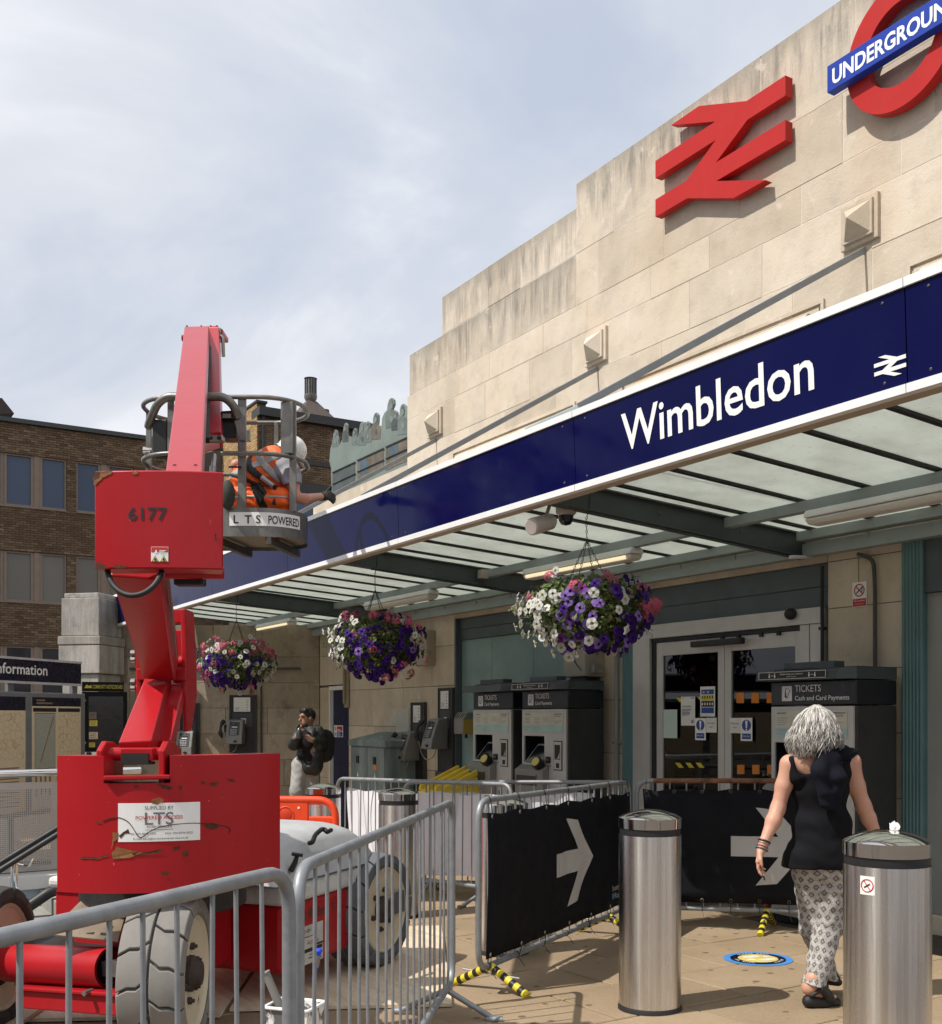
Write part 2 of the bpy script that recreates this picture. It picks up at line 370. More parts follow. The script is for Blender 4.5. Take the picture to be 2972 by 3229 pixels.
tyre_d = mat('tyre_shaded', (.045, .043, .04), .9, var=.2)  # left wheel's shade put into a darker tyre colour
tyre_b = mat('tyre_bluegrey', (.11, .12, .135), .8, var=.2, bump=.2, bs=40, grime=.35, gs=6)
rim_c = paint('rim_cream', (.62, .54, .40), .95, .55, 2.6, chips=.63, fade=.2)
wood = None
def plywood():
    t = MT('plywood'); g = t.noise(1, 7, t.co((1.2, 16, 16)), dist=.8)
    k = t.ramp(g, [(.3, (.52, .40, .27)), (.6, (.66, .55, .41)), (.8, (.72, .63, .49))]); k = t.mix(t.ramp(t.noise(1.5, 6), [(.55, 0), (.8, .45)]), k, (.34, .24, .15)); t.set(k, .8); t.bump(g, .15, .004); return t.m
wood = plywood()
orange_pl = mat('orange_plastic', (.78, .062, .012), .42, var=.07, scale=4, grime=.15)
yellow_pl = mat('yellow_plastic', (.70, .52, .05), .45, var=.08, scale=5, grime=.2)
banner = mat('banner_black', (.0055, .006, .009), .7, var=.2, scale=3, bump=.15, bs=14, spec=.18)
tarp = mat('white_sheet', (.74, .73, .76), .5, var=.05, bump=.2, bs=7)
grey_pr = mat('grey_print', (.46, .45, .44), .5, var=.05)
# ================================================================ GROUND
def paving_mat():
    t = MT('paving_sandstone'); g = t.n('ShaderNodeNewGeometry').outputs['Position']
    def P(sc, loc=(0, 0, 0)):
        m = t.n('ShaderNodeMapping'); m.inputs['Scale'].default_value = sc; m.inputs['Location'].default_value = loc; t.l(g, m.inputs[0]); return m.outputs[0]
    b = (.285, .213, .137)
    k = t.ramp(t.noise(1.6, 7, P((1, 1, 1)), rough=.6), [(.3, (.235, .172, .108)), (.5, b), (.75, (.335, .258, .175))])
    k = t.mix(1, k, t.ramp(t.rnd(), [(0, (.80, .79, .77)), (1, (1.08, 1.06, 1.04))]), 'MULTIPLY')
    k = t.mix(t.ramp(t.noise(70, 4, P((1, 1, 1))), [(.35, .0), (.75, .28)]), k, (.45, .35, .25))
    dk = t.ramp(t.noise(.55, 5, P((1, 1.6, 1), (3, 1, 0))), [(.52, 0), (.72, .45)]); k = t.mix(dk, k, (.13, .09, .055))
    v = t.n('ShaderNodeTexVoronoi'); v.inputs['Scale'].default_value = 7.5; t.l(P((1, 1, 1), (2, 5, 0)), v.inputs['Vector'])
    gum = t.ramp(v.outputs['Distance'], [(.13, 1), (.2, 0)]); sp = t.n('ShaderNodeSeparateColor'); t.l(v.outputs['Color'], sp.inputs[0])
    gum = t.math('MULTIPLY', gum, t.ramp(sp.outputs[0], [(.62, 0), (.64, .8)])); k = t.mix(gum, k, (.085, .065, .05))
    v2 = t.n('ShaderNodeTexVoronoi'); v2.inputs['Scale'].default_value = 26; t.l(P((1, 1, 1), (1, 1, 0)), v2.inputs['Vector']); s2 = t.n('ShaderNodeSeparateColor'); t.l(v2.outputs['Color'], s2.inputs[0])
    fl = t.math('MULTIPLY', t.ramp(v2.outputs['Distance'], [(.13, 1), (.22, 0)]), t.ramp(s2.outputs[1], [(.86, 0), (.88, .55)])); k = t.mix(fl, k, (.12, .09, .07))
    t.set(k, .8, 0, .25); t.bump(t.noise(45, 6, P((1, 1, 1)), rough=.7), .25, .006); return t.m
paving = paving_mat()
joint = mat('paving_joint', (.075, .055, .04), .9, var=.3, scale=9)
HX0, HX1, HY0, HY1 = -12.44, -9.35, -13.5, -4.6        # the opening of the subway stair
g = MB(); far = 420
def gq(x0, x1, y0, y1, d): g.quad((x0, y0, gz(x0) + d), (x1, y0, gz(x1) + d), (x1, y1, gz(x1) + d), (x0, y1, gz(x0) + d))
for a in ((-far, HX0, -far, far), (HX1, far, -far, far), (HX0, HX1, -far, HY0), (HX0, HX1, HY1, far)): gq(*a, -.012)
ground = tag(g.build('pavement', joint), kind='structure')
def slab_me(w, l, seed):
    random.seed(seed); b = MB(); c = .006; e = lambda: random.uniform(-.0012, .0012)
    lo = [(-w / 2, -l / 2), (w / 2, -l / 2), (w / 2, l / 2), (-w / 2, l / 2)]; hi = [(x - math.copysign(c, x), y - math.copysign(c, y)) for x, y in lo]
    b.add([(x, y, -.03) for x, y in lo] + [(x, y, -.004) for x, y in lo] + [(x, y, e()) for x, y in hi],
          [(0, 1, 5, 4), (1, 2, 6, 5), (2, 3, 7, 6), (3, 0, 4, 7), (4, 5, 9, 8), (5, 6, 10, 9), (6, 7, 11, 10), (7, 4, 8, 11), (8, 9, 10, 11)])
    o = b.build('paving_slab', paving); me = o.data; bpy.data.objects.remove(o); return me
SW, SL = .62, .92; slabs = [slab_me(SW - .012, SL - .012, i) for i in range(4)]
random.seed(3); cnt = 0; tilt = (0, -math.atan(GS), 0)
for i in range(26):
    x = -2.2 - SW * i; off = (i % 2) * SL / 2 + .13
    for j in range(8):
        y = -.42 - SL * j - off + .3
        if y - SL / 2 < (-6.6 if x > -9 else HY1 + .02) or y + SL / 2 > -.02: continue
        inst('paving_slab', random.choice(slabs), ground, (x, y, gz(x) + random.uniform(-.0015, .0015)), tilt); cnt += 1
# ---------------------------------------------------------------- subway stair
stair_blue = mat('stair_panel_blue', (.33, .43, .47), .45, var=.06, scale=2)
stair_band = mat('stair_band', (.19, .25, .28), .5, var=.08)
stone_edge = mat('stair_kerb', (.62, .62, .61), .6, var=.06)
conc = mat('concrete_step', (.25, .24, .22), .85, var=.15, bump=.2)
st = thing('subway_stair', 'open subway stair with pale blue lining walls and white kerb behind the red lift', 'stairs', (-11, -6, gz(-11)))
b = MB(); b.box2((HX0 - .22, HY0, -3.0), (HX0 - .02, HY1 + .2, gz(HX0) - .13)); b.build('lining_wall', stair_blue, st)
b = MB(); b.box2((HX0 - .02, HY0, -2.9), (HX0 + .015, HY1, -1.22)); b.build('lining_band', stair_band, st)
b = MB(); b.box2((HX0 - .25, HY0, gz(HX0) - .13), (HX0 + .05, HY1 + .2, gz(HX0) + .02)); b.build('kerb', stone_edge, st, bevel=.01)
b = MB(); b.box2((HX0, HY1 + .02, -3), (HX1, HY1 + .2, -.25)); b.build('end_wall', stair_blue, st)
b = MB(); b.box2((HX1 + .02, HY0, -3), (HX1 + .2, HY1, -.2)); b.build('lining_wall', stair_blue, st)
for i in range(14):
    y1 = HY1 - .3 * i; z1 = -.30 - .165 * i; b = MB(); b.box2((HX0 + .02, y1 - .33, z1 - .2), (HX1, y1, z1)); b.build('step', conc, st, bevel=.008)
b = MB(); b.box2((HX0, HY0, -3.1), (HX1, HY0 + 4.7, -2.9)); b.build('landing', conc, st)
# perforated balustrade on the far kerb
def perf():
    t = MT('perforated_steel'); v = t.n('ShaderNodeTexVoronoi'); v.inputs['Scale'].default_value = 46; v.inputs['Randomness'].default_value = 0
    t.l(t.co((0.001, 1, 1)), v.inputs['Vector']); h = t.ramp(v.outputs['Distance'], [(.30, 1), (.36, 0)])
    sp = t.n('ShaderNodeSeparateXYZ'); t.l(t.co(), sp.inputs[0])
    t.set(t.mix(t.ramp(t.noise(1.5, 4), [(.35, 0), (.7, .4)]), (.47, .455, .43), (.36, .33, .29)), .42, .6); t.l(t.math('SUBTRACT', 1, h), t.b.inputs['Alpha']); return t.m
perf_m = perf(); flat_st = mat('flat_steel', (.46, .445, .42), .4, .6, var=.06)
bal = thing('balustrade', 'perforated steel balustrade panel with polished top rail at the subway stair', 'railing', (HX0 - .1, -5, gz(HX0)))
zb = gz(HX0) + .02; y0, y1 = -7.6, -4.72
for ya, yb in ((-7.6, -6.2), (-6.16, -4.72)):
    b = MB(); b.box2((HX0 - .105, ya + .07, zb + .09), (HX0 - .1, yb - .07, zb + .93)); p = b.build('perforated_panel', perf_m, bal)
    b = MB(); [b.box2((HX0 - .107, *q[0]), (HX0 - .098, *q[1])) for q in (((ya, zb + .03), (yb, zb + .09)), ((ya, zb + .93), (yb, zb + 1.0)), ((ya, zb + .09), (ya + .07, zb + .93)), ((yb - .07, zb + .09), (yb, zb + .93)))]
    b.build('panel_border', flat_st, bal)
    b = MB(); b.tube([(HX0 - .15, yb + .02, zb), (HX0 - .15, yb + .02, zb + 1.1)], .024, 10); b.build('post', chrome, bal, smooth=40)
b = MB(); b.tube([(HX0 - .1, y0, zb + 1.1), (HX0 - .1, y1 + .9, zb + 1.1)], .042, 14); b.build('top_rail', chrome, bal, smooth=40)
# black stair handrails on a stainless post
hr = thing('handrail', 'pair of sloping black handrails on a stainless post in the subway stair', 'handrail', (-10.2, -6.4, -1))
XH = -10.9
A = [onx(-150, 2815, XH), onx(178, 2614, XH)]; B2 = [onx(-150, 2838, XH + .14), onx(178, 2634, XH + .14)]
for q in (A, B2):
    b = MB(); b.tube([q[0], q[1], q[1] + (q[1] - q[0]) * .3], .028, 10); b.build('rail', black_p, hr, smooth=40)
pt = onx(45, 2716, XH + .05); b = MB(); b.tube([(pt.x, pt.y, -2.2), (pt.x, pt.y, pt.z)], .034, 14); b.build('post', chrome, hr, smooth=40)
b = MB(); b.tube(fillet([pt + Vector((-.1, -.14, .02)), pt + Vector((-.1, -.12, -.05)), pt + Vector((0, .0, -.02)), pt + Vector((.1, .12, -.05)), pt + Vector((.1, .15, .03))], .03), .008, 6); b.build('bracket', chrome, hr, smooth=40)
hr2 = thing('handrail', 'lower thick black handrail with a bend beside the left tyre', 'handrail', (-11.5, -5.5, -1))
b = MB(); b.tube(fillet([onx(60, 2880, -11.7), onx(165, 2808, -11.7), onx(210, 2806, -11.7), onx(260, 2806, -11.7)], .12), .058, 12); b.build('rail', black_p, hr2, smooth=40)

# ================================================================ STATION
ST = thing('station_building', 'pale stone railway station front with stepped parapet and glazed sliding doors', 'station', (-9, 0, 0))
X, Y, Z = Vector((1, 0, 0)), Vector((0, 1, 0)), Vector((0, 0, 1))
def blocks(parent, o, u, n, x0, x1, zs, ms, seed, lo=.7, hi=1.15, depth=.13, jit=.002, gap=.006, name='stone_block', top_ms=None):
    rnd = random.Random(seed); o = Vector(o)
    for ci in range(len(zs) - 1):
        z0, z1 = zs[ci], zs[ci + 1]; xs = [x0]
        x = x0 + rnd.uniform(.3, hi) if x1 - x0 > lo else x1
        while x < x1 - lo * .55: xs.append(x); x += rnd.uniform(lo, hi)
        xs.append(x1)
        for a, c in zip(xs, xs[1:]):
            f = rnd.uniform(-jit, jit); b = MB(); g = gap / 2; cf = .002
            P = lambda s, d, h: o + u * s + n * d + Z * h
            b.add([P(a + g, -depth, z0 + g), P(c - g, -depth, z0 + g), P(c - g, -depth, z1 - g), P(a + g, -depth, z1 - g),
                   P(a + g, f - cf, z0 + g), P(c - g, f - cf, z0 + g), P(c - g, f - cf, z1 - g), P(a + g, f - cf, z1 - g),
                   P(a + g + cf, f, z0 + g + cf), P(c - g - cf, f, z0 + g + cf), P(c - g - cf, f, z1 - g - cf), P(a + g + cf, f, z1 - g - cf)],
                  [(0, 1, 5, 4), (1, 2, 6, 5), (2, 3, 7, 6), (3, 0, 4, 7), (4, 5, 9, 8), (5, 6, 10, 9), (6, 7, 11, 10), (7, 4, 8, 11), (8, 9, 10, 11), (3, 2, 1, 0)])
            m = ms[ci] if isinstance(ms, list) else ms
            b.build(name, m, parent, fix=True)
NF = Vector((0, -1, 0)); ZS = [3.12, 3.72, 4.25, 4.76, 5.22, 5.68, 6.01, 6.57]; XR = -2.6
blocks(ST, (0, 0, 0), X, NF, -13.20, XR, ZS[:7], stone_up, 11)
blocks(ST, (0, 0, 0), X, NF, -13.13, -9.33, [6.01, 6.57], [stone_top[2]], 13)
blocks(ST, (0, 0, 0), X, NF, -9.33, XR, [6.01, 6.57], stone_up, 14)
blocks(ST, (0, 0, 0), X, NF, -12.23, -9.33, [6.57, 7.07], [stone_top[1]], 15)
blocks(ST, (0, 0, 0), X, NF, -9.33, XR, [6.57, 7.33], [stone_top[0]], 16, lo=.8, hi=1.25)
blocks(ST, (0, 0, 0), X, NF, -16.47, -13.2, [3.12, 3.8, 4.5, 5.07], stone_up, 17, lo=.9, hi=1.5)
b = MB(); b.box2((-13.19, .0035, 3.0), (XR, .7, 6.0)); b.box2((-13.12, .0035, 6.0), (XR, .7, 6.55)); b.box2((-12.22, .0035, 6.55), (XR, .7, 7.05)); b.box2((-9.32, .0035, 7.05), (XR, .7, 7.31)); b.box2((-16.46, .0035, 3), (-13.2, .5, 5.05))
b.build('backing_wall', mortar, ST)
# carved pyramid stones
for xc in (-5.622, -8.96, -12.385):
    zc = 5.457; w = .175; b = MB()
    b.box2((xc - w, -.035, zc - w), (xc + w, .005, zc + w)); b.box2((xc - w + .035, -.06, zc - w + .035), (xc + w - .035, -.033, zc + w - .035))
    q = w - .052; P = [(xc - q, -.058, zc - q), (xc + q, -.058, zc - q), (xc + q, -.058, zc + q), (xc - q, -.058, zc + q), (xc, -.185, zc)]
    b.add(P, [(0, 1, 4), (1, 2, 4), (2, 3, 4), (3, 0, 4)]); b.build('pyramid_stone', stone_up, ST, fix=True, bevel=.003)
# window surrounds that show above the sign
for xa, xb in ((-11.94, -9.33), (-8.56, -5.98), (-5.2, -2.65)):
    b = MB(); zt = 4.98
    for k, (d, p) in enumerate(((0, .022), (.055, .012))):
        b.box2((xa + d, -p, zt - d - .03), (xb - d, .004, zt - d)); b.box2((xa + d, -p, 3.5), (xa + d + .03, .004, zt - d - .03)); b.box2((xb - d - .03, -p, 3.5), (xb - d, .004, zt - d - .03))
    for i in range(2):
        s = 1 if i else -1
    b.tube([(xa + .14, -.02, zt - .135), (xb - .14, -.02, zt - .135)], .055, 14); b.build('window_moulding', stone_up, ST, smooth=40)
    b = MB(); b.box2((xa + .16, -.004, 3.45), (xb - .16, .02, zt - .19)); b.build('window_pane', glass('upper_glass', (.1, .11, .12), .1) if 'ug' not in MATS else MATS['ug'], ST)
    MATS['ug'] = ST.children[-1].data.materials[0]
# ---- ground floor, from right to left
ZL = [-.35, .45, .95, 1.45, 1.95, 2.45, 2.83, 3.115]
blocks(ST, (0, 0, 0), X, NF, -5.955, -5.24, ZL[:-1] + [2.97], stone_low, 21, lo=.7, hi=.8)
blocks(ST, (0, 0, 0), X, NF, -8.92, -8.555, [-.35, .5, 1.2, 1.75, 2.3, 2.83], stone_low, 22)
blocks(ST, (0, 0, 0), X, NF, -15.1, -11.90, [-.45, .28, .86, 1.44, 1.98, 2.5, 3.115], stone_low, 23, lo=.75, hi=1.1)
blocks(ST, (0, 0, 0), X, NF, -16.2, -15.82, [-.45, .6, 1.3, 2.05], stone_low, 24)
blocks(ST, (0, 0, 0), X, NF, -16.2, -15.1, [2.08, 2.55, 3.115], stone_low, 25)
blocks(ST, (0, 0, 0), X, NF, -11.9, -8.92, [2.83, 3.115], stone_low, 26); blocks(ST, (0, 0, 0), X, NF, -8.92, -5.955, [2.83, 3.115], stone_low, 27); blocks(ST, (0, 0, 0), X, NF, -5.24, XR, [2.97, 3.115], stone_low, 28)
b = MB()
for a in ((-5.95, -5.245), (-8.915, -8.56), (-15.095, -11.905), (-16.4, -15.815)): b.box2((a[0], .012, -.5), (a[1], .55, 3.1))
b.box2((-16.4, .012, 2.84), (XR, .5, 3.1)); b.build('backing_wall', mortar_dk, ST)
# teal column and grey shutter at the right edge
b = MB()
for i in range(6): b.tube([(-5.225 + .03 * i, -.015, -.2), (-5.225 + .03 * i, -.015, 2.96)], .017, 8)
b.box2((-5.238, -.012, -.2), (-5.062, .1, 2.96)); b.build('fluted_column', teal_col, ST, smooth=40)
b = MB(); b.box2((-5.06, .03, .12), (XR, .06, 2.49)); b.build('grey_door', grey_dr, ST); b = MB(); b.box2((-5.06, -.03, -.05), (XR, .1, .115)); b.build('door_step', stone_low, ST, bevel=.01)
b = MB(); b.box2((-5.06, .0, 2.494), (XR, .08, 2.965)); b.build('door_lintel', teal_dk, ST)
# door bay
b = MB(); b.box2((-8.36, .03, 2.475), (-5.96, .09, 2.64)); b.box2((-8.36, .024, 2.645), (-5.96, .09, 2.826)); b.build('spandrel_panel', teal_dk, ST)
b = MB()
for i in range(5): b.tube([(-8.53 + .036 * i, .0, -.2), (-8.53 + .036 * i, .0, 2.47)], .019, 8)
b.box2((-8.553, .003, -.2), (-8.37, .1, 2.474)); b.build('fluted_column', teal_col, ST, smooth=40)
b = MB(); b.box2((-8.55, .03, 2.476), (-8.362, .09, 2.826)); b.build('spandrel_panel', teal_dk, ST)
DFR = MB(); DFR.box2((-8.37, -.02, -.15), (-8.118, .12, 2.47)); DFR.box2((-8.117, -.03, 2.34), (-6.005, .12, 2.472)); DFR.box2((-6.228, -.02, -.15), (-6.13, .12, 2.338)); DFR.box2((-6.124, -.016, -.15), (-6.0, .12, 2.338)); DFR.build('door_frame', alu, ST, bevel=.004)
b = MB(); b.box2((-8.117, .005, 2.30), (-6.23, .08, 2.338)); b.box2((-8.116, .01, -.1), (-8.06, .1, 2.30)); b.build('door_track', black_p, ST)
def leaf(xa, xb, ga, gb):
    b = MB(); y0, y1 = .02, .06
    b.box2((xa, y0, -.06), (ga, y1, 2.297)); b.box2((gb, y0, -.06), (xb, y1, 2.297)); b.box2((ga, y0 + .001, 2.167), (gb, y1 - .001, 2.297)); b.box2((ga, y0 + .001, -.06), (gb, y1 - .001, .12))
    o = b.build('door_leaf', alu, ST, bevel=.003)
    b = MB(); b.box2((ga, .038, .12), (gb, .044, 2.167)); g = b.build('door_glass', glass_dr, o)
    for k in (.12, .32): 
        b = MB(); x = xa + .12 if ga - xa > .1 and xb < -7.1 else xb - .15; b.box2((x + (k if xb < -7.1 else -k), .0, 2.27), (x + .035 + (k if xb < -7.1 else -k), .03, 2.31)); b.build('door_roller', black_p, o)
    return o
LA = leaf(-8.058, -7.14, -7.968, -7.22); LB = leaf(-7.135, -6.232, -7.053, -6.313)
b = MB(); b.bar((-7.47, -.06, 2.245), (-6.83, -.06, 2.245), .06, .055); b.build('door_sensor_bar', black_p, ST, bevel=.01)
b = MB(); b.ellip((-6.30, -.05, 2.435), (.055, .05, .05), 8); b.build('door_sensor', black_p, ST, smooth=60)
# hall behind the glass
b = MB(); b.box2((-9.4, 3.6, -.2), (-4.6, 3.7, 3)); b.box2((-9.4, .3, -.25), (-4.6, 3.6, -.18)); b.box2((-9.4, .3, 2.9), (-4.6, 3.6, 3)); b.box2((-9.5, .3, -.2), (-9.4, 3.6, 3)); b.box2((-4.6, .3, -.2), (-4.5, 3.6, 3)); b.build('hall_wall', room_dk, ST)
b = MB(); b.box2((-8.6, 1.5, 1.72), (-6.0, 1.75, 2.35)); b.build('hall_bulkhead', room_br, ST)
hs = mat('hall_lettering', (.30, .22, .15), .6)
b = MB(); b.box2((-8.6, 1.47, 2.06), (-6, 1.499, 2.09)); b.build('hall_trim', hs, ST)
# print on the doors
def on_leaf(parent, px0, py0, px1, py1, name, mats, items=(), label=None):
    a = ony(px0, py0, .018); c = ony(px1, py1, .018); return sheet(parent, name, (a.x, .018, c.z), X, Z, c.x - a.x, a.z - c.z, mats, items, .002, label), a, c
dz = lambda x, y: (2060 + x / 4.016, 2060 + y / 4.016)
blue_p = mat('blue_print', (.012, .06, .30), .45); pale_gn = mat('pale_green_paper', (.50, .63, .57), .6, var=.03); red_p = mat('red_print', (.48, .03, .03), .5); yel_p = mat('yellow_print', (.66, .55, .06), .5); grey_l = mat('grey_print_light', (.30, .30, .31), .55)
on_leaf(LA, *dz(133, 715), *dz(308, 1078), 'notice', [pale_gn], label='blank pale green notice')
o, a, c = on_leaf(LA, *dz(358, 553), *dz(535, 918), 'notice', [paper, grey_l], [(1, .08, .93, .22, .96), (1, .7, .92, .93, .97)] + [(1, .08, .55 - .03 * i, .62 - .05 * (i % 3), .562 - .03 * i) for i in range(8)] + [(1, .74, .08, .92, .2)], 'white information notice')
for i, s in enumerate(('CORONAVIRUS', 'STAY AT HOME', 'SAVE LIVES')): text('notice_lettering', s, o, (a.x + .02, .0145, a.z - .10 - .032 * i), X, Z, .017, black_p, .125 - .02 * (i == 2))
P5 = [(1, .07, .74, .93, .9), (2, .07, .53, .93, .72), (3, .07, .32, .93, .52), (1, .07, .11, .93, .3), (4, .05, .03, .55, .05)]
P5 += [(3, .12 + .17 * i, .60, .2 + .17 * i, .69) for i in range(5)] + [(0, .12 + .17 * i, .38, .2 + .17 * i, .46) for i in range(5)] + [(0, .2 + .3 * i, .79, .3 + .3 * i, .83) for i in range(2)]
on_leaf(LA, *dz(602, 425), *dz(788, 802), 'notice', [paper, blue_p, yel_p, black_p, yel_p], P5, 'blue and yellow pictogram notice')
def circ(cx, cy, r, asp=1, n=20): return [(cx + r * math.cos(6.2832 * i / n), cy + r * asp * math.sin(6.2832 * i / n)) for i in range(n)]
def keepclear(leaf, x0, y0, x1, y1):
    asp = .5; I = [(1, circ(.5, .68, .40, .62)), (0, [(.44, .56), (.56, .56), (.60, .88), (.40, .88)]), (0, circ(.5, .49, .07, .62)), (1, .12, .08, .88, .32)]
    o, a, c = on_leaf(leaf, *dz(x0, y0), *dz(x1, y1), 'notice', [white_p, blue_p], I, 'blue exclamation mark notice')
    text('notice_lettering', 'Keep clear', o, ((a.x + c.x) / 2, .0145, c.z + (a.z - c.z) * .18), X, Z, .016, white_p, (c.x - a.x) * .62, 'C')
def autod(leaf, x0, y0, x1, y1):
    o, a, c = on_leaf(leaf, *dz(x0, y0), *dz(x1, y1), 'notice', [paper], label='white automatic door notice')
    for i, s in enumerate(('Automatic', 'door')): text('notice_lettering', s, o, ((a.x + c.x) / 2, .0145, (a.z + c.z) / 2 + .012 - .035 * i), X, Z, .017, black_p, None, 'C')
keepclear(LA, 537, 822, 670, 1103); autod(LA, 676, 818, 808, 1006); autod(LB, 976, 820, 1112, 1014); keepclear(LB, 1114, 820, 1260, 1114)
ych = lambda x: [(x, 1388), (x + 62, 1388), (x + 112, 1450), (x + 50, 1450)]
for leaf_, q, m in [(LA, [(x, 1388), (x + 62, 1390), (x + 112, 1452), (x + 50, 1452)], yellow_st) for x in (262, 394, 524)] + [(LA, [(274, 566), (345, 566), (356, 622), (325, 622)], yellow_st), (LA, [(540, 552), (600, 552), (600, 605), (585, 605)], yellow_st)] + \
        [(LB, [(x, y), (x + 92, y), (x + 92, y + 118), (x, y + 118)], orange_st) for x in (1050, 1240, 1430) for y in (1415,)] + [(LB, [(x, 500), (x + 96, 500), (x + 96, 632), (x, 632)], orange_st) for x in (1040, 1230, 1424)]:
    pts = [ony(*dz(*p), .018) for p in q]; b = MB(); b.quad(*[pts[i] + Vector((0, .017, 0)) for i in (0, 3, 2, 1)]); b.build('vinyl_mark', m, leaf_)
# pier fittings: drain pipes
def pipe(x, z0, z1, r, m, y=-.04): 
    b = MB(); b.tube([(x, y, z0), (x, y, z1)], r, 8)
    for k in range(3): b.box2((x - r * 1.5, y - r * 1.5, z0 + (z1 - z0) * (.2 + .3 * k)), (x + r * 1.5, .0, z0 + (z1 - z0) * (.2 + .3 * k) + .025))
    b.build('conduit', m, ST, smooth=40)
pipe(-8.90, -.2, 2.8, .018, black_p); pipe(-8.60, -.2, 2.8, .022, rod_gy); pipe(-5.985, .2, 2.8, .014, black_p, -.03)
b = MB(); b.tube(fillet([(-5.62, -.05, 2.85), (-5.49, -.03, 2.80), (-5.475, -.03, 2.6), (-5.475, -.03, 1.5)], .1), .016, 8); b.build('conduit', alu_dk, ST, smooth=40)
# teal shutter bay
b = MB()
for a, c in ((-11.88, -11.148), (-11.142, -10.25), (-10.244, -9.4), (-9.394, -8.94)): b.box2((a, .08, -.3), (c, .11, 2.555))
b.build('teal_panel', teal, ST, bevel=.003)
b = MB(); b.box2((-11.88, .06, 2.56), (-8.94, .11, 2.69)); b.box2((-11.88, .05, 2.694), (-8.94, .11, 2.826)); b.build('spandrel_panel', teal_dk, ST)
b = MB(); b.box2((-11.899, -.01, -.3), (-11.855, .12, 2.826)); b.build('bay_frame', teal_dk, ST)
b = MB(); b.box2((-11.9, .112, -.4), (-8.9, .3, 2.84)); b.build('backing_wall', mortar_dk, ST)
# blue door at the far end
b = MB(); b.box2((-15.78, .05, -.3), (-15.13, .09, 1.995)); bd = b.build('blue_door', mat('door_navy', (.006, .011, .05), .4, var=.1), ST)
b = MB(); b.box2((-15.82, -.01, -.3), (-15.785, .1, 2.0)); b.box2((-15.82, -.01, 2.0), (-15.12, .1, 2.06)); b.build('door_frame', white_tr, ST)
b = MB(); b.box2((-15.21, -.03, 1.72), (-15.05, .0, 2.65)); b.box2((-15.19, -.06, 1.78), (-15.13, -.03, 2.65)); b.build('shutter_guide', mat('shutter_tan', (.26, .21, .15), .7, var=.2), ST)
cmn = lambda x, y: (860 + x / 4.017, 2200 + y / 4.017)
a = ony(*cmn(783, 352), .05); c = ony(*cmn(893, 502), .05)
sheet(bd, 'door_notice', (a.x, .05, c.z), X, Z, c.x - a.x, a.z - c.z, [white_p, red_p, blue_p, grey_l], [(1, .3, .55, .95, .92), (2, .3, .05, .95, .48), (3, .08, .1, .22, .4), (3, .08, .55, .22, .9), (0, .38, .62, .7, .68), (0, .38, .15, .75, .21), (0, .38, .32, .7, .38)])
# return wall that closes the canopy
PIL = Vector((-18.22, -3.1, 0)); RU = (PIL - Vector((-16.21, 0, 0))); RL = RU.length; RU.normalize(); RN = Vector((-RU.y, RU.x, 0))
RN = RN if RN.x > 0 else -RN
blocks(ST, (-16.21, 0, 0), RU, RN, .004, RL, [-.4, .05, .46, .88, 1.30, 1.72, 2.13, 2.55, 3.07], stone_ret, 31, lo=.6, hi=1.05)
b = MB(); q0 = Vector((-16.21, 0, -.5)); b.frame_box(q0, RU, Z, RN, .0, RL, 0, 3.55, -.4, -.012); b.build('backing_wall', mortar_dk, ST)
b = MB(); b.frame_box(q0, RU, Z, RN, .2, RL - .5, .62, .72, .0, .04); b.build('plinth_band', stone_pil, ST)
for k in (.95, 1.12):
    b = MB(); P = Vector((-16.21, 0, 0)) + RU * k + RN * .03; b.tube([P + Z * .0, P + Z * 2.45], .016, 6); b.build('conduit', alu_dk, ST, smooth=40)
b = MB(); P = Vector((-16.21, 0, 0)) + RN * .04; b.tube([P + RU * .3 + Z * 2.36, P + RU * (RL - .6) + Z * 2.36], .02, 6); b.build('conduit', alu_dk, ST, smooth=40)
# ---------------------------------------------------------------- pillar at the canopy's end
pil = thing('stone_pillar', 'weathered grey stone pillar with a square cap at the end of the blue sign', 'pillar', (PIL.x, PIL.y, gz(PIL.x)))
pc = at(290, 2262, 17.2); pu = Vector((pc.y - CAM.y, -(pc.x - CAM.x), 0)); pu = (RT * .97 - FW * .22).normalized(); pn = -(Vector((-pu.y, pu.x, 0))); 
def pblock(w, d, z0, z1, m=stone_pil, name='stone_block'):
    b = MB(); b.frame_box(Vector((pc.x, pc.y, 0)), pu, Z, pn, -w / 2, w / 2, z0, z1, -d / 2, d / 2); return b.build(name, m, pil, bevel=.012)
zz_ = [-.5, .3, .95, 1.62, 2.25]
for i in range(4): pblock(.64 - .004 * (i % 2), .64, zz_[i] + .004, zz_[i + 1] - .004)
pblock(.72, .72, 2.254, 2.70); pblock(.74, .74, 2.705, 2.84, name='band_stone'); pblock(.66, .66, 2.845, 3.44, name='cap_stone')
b = MB(); b.frame_box(Vector((pc.x, pc.y, 0)), pu, Z, pn, -.29, -.02, 3.44, 3.52, -.3, .3)
pblock(.60, .60, 3.442, 3.52, name='cap_stone')

